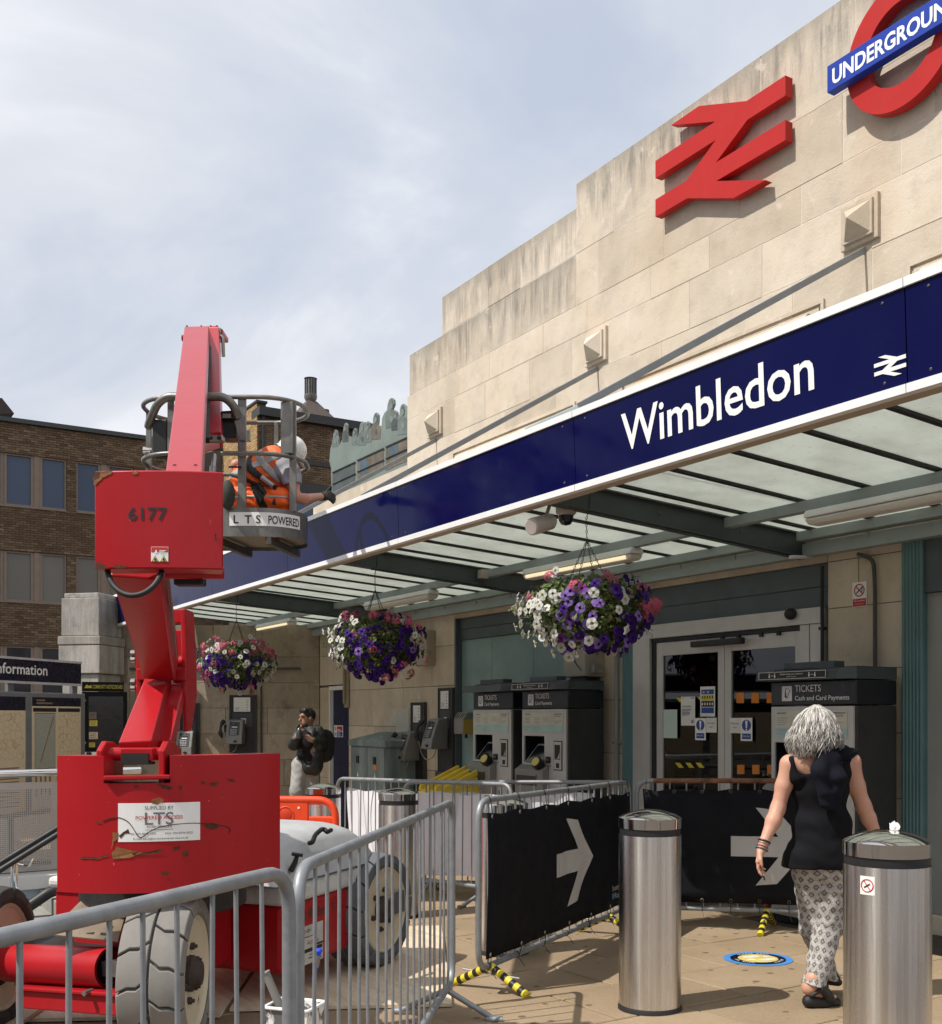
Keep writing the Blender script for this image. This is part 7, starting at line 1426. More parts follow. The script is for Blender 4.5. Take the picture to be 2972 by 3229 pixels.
# ---------------------------------------------------------------- the worker in the cage
KZ = 9.10
def k1(x, y, dz=0): return at(680 + x / 3.861, 1220 + y / 3.861, KZ + dz)
WK = thing('person', 'worker in orange high visibility clothing and white helmet leaning out of the cage', 'person', k1(520, 1840))
WK.location.z = 3.076
hv = mat('hi_vis_orange', (.86, .115, .008), .6, var=.10, scale=9, bump=.25, bs=25); tape_r = mat('reflective_tape', (.36, .35, .35), .35, .2, var=.15, scale=12); hns = mat('harness_black', (.010, .010, .011), .6, var=.2); tee = cloth_m('grey_tee', (.30, .30, .335), .85, .15)
kh = k1(975, 850, .02)
kb = [('e', k1(945, 800, .02), (.078, .095, .11), FR @ Matrix.Rotation(R(28), 3, 'Y'), .02), ('e', k1(985, 900, .0), (.045, .06, .055), FR, .03), ('c', k1(1010, 850, -.02), k1(1022, 885, -.02), .012, .014, .012), ('c', k1(920, 850, .02), k1(850, 880, .02), .058, .062, .03), ('e', k1(760, 950, .02), (.15, .15, .12), FR, .06), ('e', k1(600, 1120, .02), (.16, .14, .15), FR, .06), ('e', k1(400, 1330, .02), (.16, .14, .13), FR, .06),
      ('c', k1(890, 950, -.08), k1(950, 1180, -.16), .055, .05, .04), ('c', k1(950, 1180, -.16), k1(968, 1345, -.20), .048, .044, .02), ('c', k1(968, 1345, -.20), k1(1090, 1365, -.12), .044, .043, .02), ('c', k1(1090, 1365, -.12), k1(1310, 1330, .30), .043, .030, .02), ('c', k1(560, 900, .22), k1(250, 950, .18), .05, .044, .03), ('c', k1(250, 950, .18), k1(330, 1130, .3), .042, .032, .02)]
kb += [('e', k1(880, 790, -.07), (.012, .02, .03), FR, .006)]
blob('body', kb, skin_k, WK, .009)
glv = hand(k1, k1(1305, 1332, .29), k1(1385, 1325, .44), (UP * .95 + RT * .1), (RT * .4 - UP * .6 + FW * .3), .085, .0125); blob('glove', [('c', k1(1290, 1335, .26), k1(1330, 1330, .33), .038, .036, .02)] + [(o[0], o[1], o[2], o[3] * 1.15, o[4] * 1.15, o[5]) for o in glv], hns, WK, .008)
sp_ = MB(); sp_.tube([k1(1395, 1300, .46), k1(1405, 1210, .47)], .012, 6); sp_.tube([k1(1340, 1280, .42), k1(1400, 1215, .46)], .008, 6); tag(sp_.build('hand_tool', hns, None, smooth=60), 'small black tool in the worker\'s gloved hand above the blue sign', 'tool')
vb = [('e', k1(770, 930, .02), (.165, .175, .135), FR @ Matrix.Rotation(R(35), 3, 'Y'), .06), ('e', k1(620, 1080, .02), (.21, .185, .17), FR @ Matrix.Rotation(R(42), 3, 'Y'), .07), ('e', k1(420, 1200, .02), (.19, .18, .15), FR @ Matrix.Rotation(R(48), 3, 'Y'), .07), ('e', k1(760, 1120, .02), (.10, .15, .12), FR, .06), ('c', k1(300, 1150, -.06), k1(420, 1060, -.12), .07, .08, .05)]
blob('hi_vis_vest', vb, hv, WK, .010, .006)
tb_ = [('e', k1(400, 1330, .02), (.19, .175, .13), FR, .05), ('c', k1(430, 1380, -.10), k1(800, 1390, -.16), .115, .095, .06), ('c', k1(430, 1380, .12), k1(760, 1400, .16), .11, .09, .06), ('c', k1(800, 1390, -.16), k1(860, 1480, -.14), .10, .08, .05), ('c', k1(830, 1420, -.14), k1(690, 1800, -.10), .085, .075, .04), ('c', k1(760, 1400, .16), k1(620, 1800, .12), .085, .075, .04)]
blob('hi_vis_trousers', tb_, hv, WK, .011, .006)
def band(name, m, base, p, n, hw_, g=.006): return blob(name, base + [('grow', g), ('&', p, n, hw_)], m, WK, .0085)
al = (k1(770, 930) - k1(420, 1250)).normalized(); pr_ = (UP - al * UP.dot(al)).normalized()
band('reflective_band', tape_r, vb, k1(470, 1020, 0), (RT * .35 - UP * .92).normalized() * 1.0, .030, .005); band('reflective_band', tape_r, vb, k1(735, 960, 0), (al * .92 - pr_ * .0 - FW * .4).normalized(), .028, .0055); band('reflective_band', tape_r, tb_, k1(330, 1390, 0), (UP + RT * .05).normalized(), .010, .005)
band('harness_strap', hns, vb, k1(640, 1010, 0), (al * .88 - FW * .48).normalized(), .022, .010); band('harness_strap', hns, vb + tb_[:1], k1(430, 1190, 0), (UP * .93 + RT * .38).normalized(), .016, .010); band('harness_strap', hns, tb_[:3], k1(560, 1330, 0), (RT * .92 + UP * .4).normalized(), .035, .008)
b = MB(); b.tube([k1(520, 1180, -.20), k1(600, 1300, -.22), k1(560, 1400, -.25), k1(480, 1270, -.22)], .022, 6); b.tube([k1(600, 1110, -.2), k1(720, 1220, -.2), k1(740, 1330, -.24), k1(710, 1430, -.26)], .017, 6); b.build('harness_strap', hns, WK, smooth=60)
b = MB(); b.tube([k1(560, 1100, -.215), k1(700, 1210, -.22)], .024, 6); b.build('reflective_strap', tape_r, WK, smooth=60)
sl_ = [('c', k1(870, 940, -.07), k1(915, 1080, -.13), .085, .085, .04), ('c', k1(915, 1080, -.13), k1(945, 1225, -.17), .082, .080, .03), ('e', k1(810, 1030, -.04), (.10, .13, .12), FR, .05), ('&', k1(930, 1248, 0), (-UP * .98 + RT * .1), 0)]
blob('tee_shirt', sl_, tee, WK, .009, .004)
hm = Matrix.Rotation(R(-0), 3, 'Y'); hc_ = k1(935, 765, .02); HMt = FR @ Matrix.Rotation(R(38), 3, 'Y'); hel = mat('helmet_white', (.74, .74, .72), .25, var=.05)
ho = blob('helmet', [('e', hc_, (.125, .125, .118), HMt, .02), ('e', hc_ + HMt @ Vector((.02, 0, -.048)), (.155, .13, .018), HMt, .02), ('-e', hc_ + HMt @ Vector((0, 0, -.12)), (.2, .2, .075), HMt)], hel, WK, .008)
b = MB(); b.tube([hc_ + HMt @ Vector((.115 * math.cos(a * .314 + 1.2), -.118 * math.sin(a * .314 + 1.2) * 1, -.055)) for a in range(9)], .012, 6); b.tube([hc_ + HMt @ Vector((-.1, -.06, -.05)), hc_ + HMt @ Vector((-.09, -.07, -.1))], .02, 6); b.build('helmet_strap', hns, ho, smooth=60)
for p in (k1(660, 1820, -.05), k1(600, 1820, .1)): b = MB(); b.ellip(p + UP * .03, (.14, .055, .05), 8, FR); b.build('boot', hns, WK, smooth=60)
# ================================================================ FAR BUILDINGS
def brick_mat(name, base, dark, light):
    t = MT(name); a = t.attr('tone').outputs['Fac']; g = t.n('ShaderNodeNewGeometry').outputs['Position']
    mix_ = t.math('ADD', a, t.math('MULTIPLY', t.rnd(), .35)); k = t.ramp(mix_, [(.0, dark), (.45, base), (.9, light)]); k = t.mix(t.ramp(t.noise(.5, 5, g), [(.45, 0), (.75, .4)]), k, dark); t.set(k, .9, 0, .2); t.bump(t.noise(40, 3, g), .3, .01); return t.m
brick_d = brick_mat('brown_brick', (.145, .097, .06), (.06, .04, .026), (.25, .18, .12)); brick_o = brick_mat('sunlit_brick', (.38, .25, .12), (.22, .13, .06), (.52, .36, .19))
mort_f = mat('far_mortar', (.07, .052, .036), .95, var=.2); win_fr = mat('window_frame_brown', (.22, .165, .125), .6, var=.1, grime=.2)
def winglass(name, col, rf=.25):
    t = MT(name); t.set(t.mix(t.ramp(t.noise(.35, 3), [(.35, 0), (.7, .5)]), col, tuple(c * .6 for c in col)), .06, 0, rf); return t.m
wg_blue = winglass('pane_sky', (.070, .095, .15)); wg_grey = winglass('pane_blind', (.17, .16, .14)); wg_dark = winglass('pane_dark', (.012, .011, .012), .3)
def brickwork(parent, o, u, n, rects, m, seed, bw=.225, bh=.075, parts=0, prect=None):
    """single bricks laid in stretcher courses, clipped to the wall rectangles; a first batch as parts, the rest joined"""
    rnd = random.Random(seed); o, u, n = Vector(o), Vector(u), Vector(n); b = MB(); tones = []; g = .006; cand = []
    for (u0, u1, z0, z1) in rects:
        k0 = math.floor(z0 / bh); k1 = math.ceil(z1 / bh)
        for k in range(k0, k1):
            za, zc = max(k * bh, z0), min((k + 1) * bh, z1)
            if zc - za < .02: continue
            off = (k % 2) * bw / 2; i = math.floor((u0 - off) / bw)
            while i * bw + off < u1:
                a, c = max(i * bw + off, u0), min((i + 1) * bw + off, u1); i += 1
                if c - a < .03: continue
                cand.append((a + g, c - g, za + g, zc - g))
    full = [q for q in cand if q[1] - q[0] > bw - .03 and q[3] - q[2] > bh - .02 and prect and prect[0] < q[0] < prect[1] and prect[2] < q[2] < prect[3]][:parts]; fs_ = set(full)
    if full:
        q = MB(); w, h = bw - 2 * g, bh - 2 * g; q.frame_box(Vector((0, 0, 0)), u, Z, n, 0, w, 0, h, -.02, .012); me = q.build('brick', m, None); md = me.data; bpy.data.objects.remove(me); I = wm(parent).inverted(); md.attributes.new('tone', 'FLOAT', 'POINT').data.foreach_set('value', [.25] * len(md.vertices))
        for f in full: inst('brick', md, parent, I @ (o + u * f[0] + Z * f[2] + n * rnd.uniform(-.003, .004)))
    for f in cand:
        if f in fs_: continue
        d = .012 + rnd.uniform(-.003, .004); P = lambda s, t, q: o + u * s + n * t + Z * q
        b.add([P(f[0], -.01, f[2]), P(f[1], -.01, f[2]), P(f[1], -.01, f[3]), P(f[0], -.01, f[3]), P(f[0], d, f[2]), P(f[1], d, f[2]), P(f[1], d, f[3]), P(f[0], d, f[3])], [(0, 1, 5, 4), (1, 2, 6, 5), (2, 3, 7, 6), (3, 0, 4, 7), (4, 5, 6, 7)]); tones += [rnd.betavariate(5, 6)] * 8
    k = b.build('brickwork', m, parent); k.data.attributes.new('tone', 'FLOAT', 'POINT').data.foreach_set('value', tones); k['kind'] = 'stuff'; return k
BX = -37.0; yb = lambda px: onx(px, 2262, BX).y; zbx = lambda px, py: onx(px, py, BX).z
OB = thing('office_building', 'long brown brick office block with rows of brown framed windows at the left', 'office building', (BX, -8, gz(BX)))
zr = zbx(200, 1354); r1 = (zbx(129, 1602), zbx(129, 1440)); r2 = (zbx(133, 1900), zbx(133, 1744)); r3 = (zbx(135, 2320), zbx(135, 2040))
wins = [(-76, 8), (16, 104), (129, 210), (241, 316), (341, 421), (452, 520), (543, 610), (640, 700)]
wy = [(yb(a), yb(c)) for a, c in wins]; y0, y1 = yb(-160), yb(716); EX = Vector((1, 0, 0)); rects = []
lev = [gz(BX), r3[0], r3[1], r2[0], r2[1], r1[0], r1[1], zr]
groups = [(wy[0][0], wy[2][1]), (wy[3][0], wy[4][1]), (wy[5][0], wy[7][1])]
for i in (0, 2, 4, 6): rects.append((y0, y1, lev[i], lev[i + 1]))
for a, c in ((1, 2), (3, 4), (5, 6)):
    ys = [y0] + [v for g_ in groups for v in g_] + [y1]
    for k in range(0, len(ys), 2): rects.append((ys[k], ys[k + 1], lev[a], lev[c]))
b = MB(); b.box2((BX - 8, y0, gz(BX) - 1), (BX - .35, y1, zr - .03))
for q in rects: b.box2((BX - .34, q[0], q[2]), (BX - .004, q[1], q[3]))
b.build('wall', mort_f, OB)
brickwork(OB, (BX, 0, 0), Y, EX, rects, brick_d, 3, parts=300, prect=(yb(-5), yb(300), r2[1] + .05, r1[0] - .1))
b = MB(); b.box2((BX - 8, y0 - .2, zr), (BX + .12, y1, zr + .14)); b.build('roof_edge', mat('roof_lead', (.035, .045, .045), .5), OB)
for ri, (r, gm) in enumerate(((r1, wg_blue), (r2, wg_grey), (r3, wg_dark))):
    for gi, (ga, gc) in enumerate(groups):
        b = MB(); b.box2((BX - .12, ga, r[0] - .05), (BX + .04, gc, r[0])); b.build('sill', win_fr, OB)
    for i, (a, c) in enumerate(wy):
        f = MB(); t_ = .055
        f.box2((BX - .14, a - .04, r[0]), (BX - .05, a + t_, r[1])); f.box2((BX - .14, c - t_, r[0]), (BX - .05, c + .04, r[1])); f.box2((BX - .14, a + t_, r[1] - t_), (BX - .05, c - t_, r[1])); f.box2((BX - .14, a + t_, r[0]), (BX - .05, c - t_, r[0] + t_)); w_ = f.build('window', win_fr, OB)
        f = MB(); f.box2((BX - .125, a + t_, r[0] + t_), (BX - .105, c - t_, r[1] - t_)); f.build('pane', gm, w_)
        if i + 1 < len(wy) and i not in (2, 4): f = MB(); f.box2((BX - .12, c + .04, r[0]), (BX - .02, wy[i + 1][0] - .04, r[1])); f.build('mullion_post', win_fr, OB)
# second block with the sunlit return
B2X = -33.5; yb2 = lambda px: onx(px, 2262, B2X).y; zb2 = lambda px, py: onx(px, py, B2X).z
HB = thing('brick_block', 'taller brick block with a sunlit side and a roof vent behind the cage', 'building', (B2X, -4, gz(B2X)))
ya, yc = yb2(812), yb2(1180); zt2 = zb2(812, 1312); zl = [gz(B2X), zb2(1000, 1560), zb2(1000, 1530), zb2(1000, 1470), zb2(1000, 1455), zt2]
b = MB(); b.box2((B2X - 9, ya + .02, gz(B2X) - 1), (B2X - .01, yc, zt2)); b.build('wall', mort_f, HB)
brickwork(HB, (B2X, 0, 0), Y, EX, [(ya, yc, zl[2], zl[3]), (ya, yc, zl[4], zl[5])], brick_d, 5)
brickwork(HB, (0, ya, 0), X, -Y, [(B2X - 8, B2X, zl[1], zt2 + .45)], brick_o, 6)  # lighter brick, the sunlight on this side put into its colour
b = MB(); b.box2((B2X - 9, ya + .012, zt2), (B2X - .02, ya + .3, zt2 + .45)); b.build('parapet', mort_f, HB)
b = MB(); b.box2((B2X - .5, ya - .02, zt2), (B2X + .25, yc, zt2 + .28)); b.box2((B2X - 8, ya - .05, zt2 + .45), (B2X + .05, ya + .33, zt2 + .52)); b.box2((B2X - .02, ya, zl[3]), (B2X + .05, yc, zl[4])); b.box2((B2X - .02, ya, zl[1]), (B2X + .08, yc, zl[2])); b.build('roof_edge', mat('roof_slate', (.03, .03, .032), .6), HB)
for px in (835, 1010, 1090): 
    if px == 835: b = MB(); b.tube([(B2X + .1, yb2(828), zl[1]), (B2X + .1, yb2(828), zt2)], .06, 8); b.build('downpipe', black_p, HB)
for k in range(4):
    a = ya + .5 + k * 1.7; f = MB(); f.box2((B2X - .1, a, zl[1] - 1.7), (B2X + .04, a + 1.5, zl[1] - .02)); w_ = f.build('window', win_fr, HB); f = MB(); f.box2((B2X + .03, a + .07, zl[1] - 1.6), (B2X + .05, a + 1.43, zl[1] - .1)); f.build('pane', wg_blue, w_)
vx = B2X - 1.0; vy = onx(980, 2262, vx).y; vz = zt2 + .28; vent_m = mat('vent_metal', (.16, .15, .14), .5, .5, var=.2); b = MB(); b.add([(vx + s * .75, vy + t * .75, vz) for s, t in ((-1, -1), (1, -1), (1, 1), (-1, 1))] + [(vx + s * .16, vy + t * .16, vz + .78) for s, t in ((-1, -1), (1, -1), (1, 1), (-1, 1))], [(0, 1, 5, 4), (1, 2, 6, 5), (2, 3, 7, 6), (3, 0, 4, 7), (4, 5, 6, 7)]); vt = b.build('vent_base', mat('vent_roof', (.075, .055, .045), .7), HB)
b = MB(); b.lathe([(.16, vz + .78), (.22, vz + .9), (.22, vz + 1.02), (.19, vz + 1.04), (.19, vz + 1.55), (.23, vz + 1.58), (.001, vz + 1.6)], (vx, vy, 0), 16); b.build('vent_cowl', vent_m, vt, smooth=40)
b = MB(); [b.box2((vx + .19 * math.cos(a * .5236) - .015, vy + .19 * math.sin(a * .5236) - .015, vz + 1.04), (vx + .19 * math.cos(a * .5236) + .015, vy + .19 * math.sin(a * .5236) + .015, vz + 1.55)) for a in range(12)]; b.build('vent_slat', black_p, vt)
vy2 = onx(1025, 2262, vx).y; b = MB(); b.lathe([(.10, vz), (.09, vz + .3), (.16, vz + .42), (.15, vz + .58), (.001, vz + .6)], (vx, vy2, 0), 12); b.build('flue', black_p, HB, smooth=40)
p = onx(8, 1300, -45); b = MB(); b.add([(p.x, p.y - 3, p.z - .6), (p.x, p.y + .42, p.z + .02), (p.x, p.y - .02, p.z + .55), (p.x, p.y - 3, p.z + .2), (p.x - 4, p.y - 3, p.z - .6), (p.x - 4, p.y + .42, p.z + .02), (p.x - 4, p.y - .02, p.z + .55), (p.x - 4, p.y - 3, p.z + .2)], [(0, 1, 2, 3), (1, 5, 6, 2), (2, 6, 7, 3), (0, 4, 5, 1), (4, 7, 6, 5)]); tag(b.build('roof_gable', mat('gable_tile', (.05, .03, .028), .7), None), 'dark gable end peeping over the office roof at the left edge', 'roof')
# cut-out crowd panel over the low wing: a plain row of painted figures
MU = thing('cutout_panel', 'grey green cut-out panel of a painted crowd standing above the low stone wing', 'mural', (-17.6, 1.5, 5.0)); MYY = 1.5
mu = lambda x, y, d=0: ony(900 + x / 4.4, 1250 + y / 4.4, MYY - d)
out = [(640, 1330), (635, 1000), (612, 900), (625, 720), (655, 640), (668, 520), (690, 462), (715, 470), (722, 540), (735, 590), (745, 690), (770, 640), (800, 560), (808, 430), (825, 375), (845, 365), (862, 400), (862, 540), (905, 560), (930, 610), (938, 480), (960, 440), (985, 440), (992, 560), (1012, 640), (1022, 470), (1040, 380), (1065, 345), (1095, 370), (1105, 440), (1115, 365), (1145, 342), (1175, 365), (1176, 450), (1212, 420), (1218, 300), (1240, 235), (1265, 222), (1292, 255), (1292, 330), (1284, 400), (1325, 405), (1335, 420), (1345, 300), (1375, 230), (1412, 190), (1420, 110), (1440, 45), (1475, 18), (1508, 45), (1515, 110), (1490, 170), (1500, 210), (1525, 192), (1552, 220), (1558, 300), (1585, 250), (1592, 160), (1615, 110), (1640, 100), (1665, 125), (1690, 135), (1760, 120), (1760, 1330)]
mu_b = mat('mural_ground', (.155, .195, .175), .6, var=.12, scale=1.5, grime=.3, gs=2); mu_d = mat('mural_dark', (.06, .075, .075), .6, var=.3, scale=3); mu_n = mat('mural_brown', (.12, .10, .075), .6, var=.4, scale=4); mu_l = mat('mural_blue', (.055, .09, .12), .6, var=.4, scale=3)  # ground, dark, brown and blue paint tones of the mural
b = MB(); P = [mu(*q) for q in out]; b.add(P + [q + Vector((0, .03, 0)) for q in P], [tuple(range(len(P)))] + [(i, i + len(P), (i + 1) % len(P) + len(P), (i + 1) % len(P)) for i in range(len(P))]); b.build('board', mu_b, MU, fix=True)
def mblob(cx, cy, rx, ry, m, d=.004, seed=0, n=14):
    rnd = random.Random(seed); b = MB(); b.quad(*[mu(cx + rx * math.cos(6.283 * i / n) * rnd.uniform(.75, 1.1), cy - ry * math.sin(6.283 * i / n) * rnd.uniform(.8, 1.1), d) for i in range(n)][::-1]); b.build('painted_figure', m, MU, fix=True)
mu_2 = mat('mural_mid', (.115, .14, .13), .6, var=.25, scale=4)
for i, (cx, cy, rx, ry) in enumerate(((692, 515, 19, 46), (834, 430, 20, 50), (962, 495, 20, 44), (1066, 430, 27, 62), (1146, 415, 23, 55), (1255, 305, 31, 72), (1470, 110, 36, 80), (1525, 258, 25, 52), (1630, 195, 33, 82))):
    sh = (mu_2, mu_d, mu_n)[i % 3]; b = MB(); w_ = rx * 2.3; h0 = cy + ry * 1.15; b.quad(*[mu(x, y, .003 + .0003 * i) for x, y in ((cx - rx * .4, h0 - ry * .3), (cx - w_ * .75, h0 + ry * .2), (cx - w_, h0 + ry * 1.1), (cx - w_ * .9, h0 + ry * 3.0), (cx + w_ * .85, h0 + ry * 2.8), (cx + w_, h0 + ry), (cx + w_ * .7, h0 + ry * .15), (cx + rx * .4, h0 - ry * .3))]); b.build('painted_figure', sh if i % 2 else mu_2, MU, fix=True)
    mblob(cx, cy, rx * .86, ry * .9, (mu_d, mu_2, mu_n)[(i + 1) % 3], .007, i, 18); mblob(cx - rx * .1, cy + ry * .25, rx * .55, ry * .55, mu_b, .008, i + 30, 14); mblob(cx, h0 + ry * 1.4, rx * .7, ry * .6, mu_d if i % 2 else mu_b, .009, i + 50)
for (xa, ya_, xc, yc_, h, m) in ((655, 1055, 965, 905, 330, mu_d), (1000, 885, 1360, 715, 270, mu_n), (1395, 700, 1690, 560, 330, mu_n)):
    b = MB(); b.quad(mu(xa, ya_, .006), mu(xc, yc_, .006), mu(xc, yc_ + h, .006), mu(xa, ya_ + h, .006)); b.build('painted_block', m, MU, fix=True)
    for k in (0, 160): b = MB(); b.bar(mu(xa - 5, ya_ + k, .02), mu(xc + 5, yc_ + k, .02), .015, .015); b.build('painted_rail', mu_d, MU)
b = MB(); b.quad(mu(1450, 700, .008), mu(1560, 650, .008), mu(1560, 820, .008), mu(1450, 850, .008)); b.build('painted_block', mu_l, MU, fix=True); b = MB(); b.quad(mu(1040, 900, .008), mu(1140, 860, .008), mu(1140, 1060, .008), mu(1040, 1090, .008)); b.build('painted_block', mu_l, MU, fix=True)
for x in (-19.0, -17.8, -16.4): b = MB(); b.bar((x, 1.58, 4.4), (x, 1.58, 6.3), .06, .06); b.build('support', steel_gn, MU)
# ================================================================ INFORMATION BOARD AND NOTICE BOARD AT THE LEFT
ia, ic = cw(-1236 / FPX * 14.3, 14.3), cw(-1486 / FPX * 12.9, 12.9); iu = Vector((ia.x - ic.x, ia.y - ic.y, 0)); il = iu.length; iu.normalize(); inn = Vector((iu.y, -iu.x, 0)); inn = inn if inn.dot(-FW) > 0 else -inn
if iu.cross(Z).dot(inn) < 0: inn = iu.cross(Z).normalized()
O_ = Vector((ic.x, ic.y, 0)) - iu * 2.1; IL = il + 2.1; zh = lambda py, Zc: CAM.z - (py - HY) * Zc / FPX
IB = thing('information_board', 'grey map cases under a navy header with white lettering at the left edge', 'information board', (O_.x, O_.y, gz(O_.x)))
z1_, z0_ = zh(2094, 14.3), zh(2157, 14.3); b = MB(); b.frame_box(O_, iu, Z, inn, 0, IL, z0_, z1_, -.04, .03); hdr = b.build('header', navy_dk, IB)
b = MB(); [b.frame_box(O_, iu, Z, inn, -.01, IL + .01, q[0], q[1], -.045, .036) for q in ((z1_, z1_ + .028), (z0_ - .028, z0_))]; b.build('header_trim', mat('trim_grey', (.45, .45, .46), .5), hdr)
tw = il * .55 / .9; text('lettering', 'Information', hdr, O_ + iu * (2.1 + il * .545) + inn * .032 + Z * (z0_ + (z1_ - z0_) * .33), iu, Z, (z1_ - z0_) * .50, mat('lettering_pale', (.72, .72, .72), .5), il * .64, 'R', .014)
case_g = mat('case_grey', (.20, .21, .225), .45, .3, var=.08); map_b = mat('map_cream', (.62, .52, .35), .6, var=.06, scale=3)
def sketch(base, line, sc, name):
    t = MT(name); v = t.n('ShaderNodeTexVoronoi'); v.feature = 'DISTANCE_TO_EDGE'; v.inputs['Scale'].default_value = sc; t.l(t.co(), v.inputs['Vector']); e = t.ramp(v.outputs['Distance'], [(.015, 1), (.05, 0)]); k = t.mix(t.math('MULTIPLY', e, t.ramp(t.noise(3, 3), [(.35, .2), (.6, .8)])), base, line); t.set(k, .5); return t.m
map_l = sketch((.32, .33, .28), (.44, .43, .34), 16, 'map_streets'); map_2 = sketch((.62, .52, .35), (.36, .20, .09), 13, 'map_diagram'); map_t = mat('map_text', (.20, .15, .10), .6)
cz1, cz0 = z0_ - .13, .35; cw_ = il * .60; gap_ = il * .10
for k, u0 in enumerate((2.1 + il * .36, 2.1 + il * .36 - il * .88, 2.1 + il * .36 - il * 1.76)):
    w_ = il * .64 if k == 0 else il * .80
    b = MB(); b.frame_box(O_, iu, Z, inn, u0 - .08, u0 + w_ + .10, cz0, cz1, -.06, .02); cs_ = b.build('map_case', case_g, IB, bevel=.012)
    o_ = O_ + iu * u0 + inn * .021 + Z * (cz0 + .06); H_ = cz1 - cz0 - .12
    pst = sheet(cs_, 'map_poster', o_, iu, Z, w_, H_, [map_b, navy_dk, map_l, map_2, map_t, black_p], [(1, 0, .92, 1, 1), (5, .02, .87, .48, .905), (5, .52, .87, .98, .905), (5, .05, .36, .46, .86), (2, .055, .365, .455, .855), (3, .52, .08, .97, .86)] + [(4, .06 + .09 * i, .12 + .01 * (i % 3), .10 + .09 * i, .33) for i in range(4)] + [(4, .08, .94, .4, .955), (4, .08, .965, .25, .98)] if k == 0 else [(1, 0, .88, 1, 1), (3, .02, .45, .98, .86)] + [(4, .05, .05 + .03 * i, .4, .06 + .03 * i) for i in range(12)] + [(4, .55, .05 + .03 * i, .9, .06 + .03 * i) for i in range(12)])
    if k == 0: b = MB(); b.bar(o_ + iu * (w_ * .16) + Z * (H_ * .42) + inn * .008, o_ + iu * (w_ * .42) + Z * (H_ * .83) + inn * .008, .012, .003); b.build('map_line', mat('map_orange', (.25, .14, .06), .5), pst)
for u_ in (IL - .05, IL - il * .85): b = MB(); b.frame_box(O_, iu, Z, inn, u_ - .05, u_ + .05, gz(O_.x) - .1, z0_ - .03, -.08, -.03); b.build('post', case_g, IB)
NZ = 14.9; NB = thing('notice_board', 'black community notice board with yellow lettering and a few cards inside', 'notice board', at(330, 2262, NZ) * 1.0); NB.location.z = gz(NB.location.x)
n0, n1_ = at(259, 2372, NZ), at(403, 2372, NZ + .25); nu = Vector((n1_.x - n0.x, n1_.y - n0.y, 0)); nl = nu.length; nu.normalize(); nnn = nu.cross(Z); nz = lambda py: CAM.z - (py - HY) * NZ / FPX; o_ = Vector((n0.x, n0.y, 0))
b = MB(); b.frame_box(o_, nu, Z, nnn, 0, nl * .99, nz(2372), nz(2181), -.06, 0); nb_ = b.build('case', mat('board_black', (.005, .005, .005), .6, spec=.2), NB, bevel=.008)
b = MB(); b.frame_box(o_, nu, Z, nnn, 0, nl * .91, nz(2180), nz(2150), -.05, .01); nh_ = b.build('header', MATS['board_black'], NB)
ylt = mat('lettering_yellow', (.50, .42, .05), .5); text('lettering', 'COMMUNITY NOTICE BOARD', nh_, o_ + nu * (nl * .225) + nnn * .012 + Z * nz(2171), nu, Z, .055, ylt, nl * .66, 'L', .01); b = MB(); b.prism([(0, 0), (.10, 0), (.09, .045), (.06, .03), (.03, .05)], o_ + nu * (nl * .045) + nnn * .012 + Z * nz(2170), nu, Z, nnn * .002); b.build('emblem', ylt, nh_)
gl = mat('board_interior', (.018, .017, .015), .12, var=.1); b = MB(); b.frame_box(o_, nu, Z, nnn, nl * .14, nl * .90, nz(2358), nz(2196), 0, .003); inner = b.build('pane', gl, nb_)
for py0, py1, u0, u1, m in ((2290, 2272, .16, .33, yel_p), (2331, 2309, .15, .34, map_b), (2268, 2246, .15, .31, map_t), (2357, 2342, .15, .28, ylt)):
    card = sheet(inner, 'card', o_ + nu * (nl * u0) + nnn * .004 + Z * nz(py0), nu, Z, nl * (u1 - u0), nz(py1) - nz(py0), [m, ink], [(1, .1, .2, .8, .28), (1, .1, .45, .7, .53), (1, .1, .7, .85, .78)])
for py in (2209, 2343): b = MB(); b.ellip(o_ + nu * (nl * .06) + nnn * .005 + Z * nz(py), (.018, .018, .018), 6); b.build('lock', bare, nb_)
for u_ in (.15,): b = MB(); b.frame_box(o_, nu, Z, nnn, nl * .10, nl * .21, gz(o_.x) - .1, nz(2373), -.08, -.02); b.build('post', black_p, NB); b = MB(); b.frame_box(o_, nu, Z, nnn, nl * .75, nl * .86, gz(o_.x) - .1, nz(2373), -.08, -.02); b.build('post', black_p, NB)
# dark wall lamp and bracket on the end wall
wl_ = on_ret(600, 2040); b = MB(); b.box(wl_ + RN * .12, (.2, .2, .14)); b.lathe([(.07, .0), (.075, .12), (.05, .14), (.001, .15)], wl_ + RN * .14 + Z * .08, 14); o_l = tag(b.build('wall_lamp', alu_dk, None, bevel=.01), 'dark box lamp on the end wall just right of the red boom', 'wall lamp')
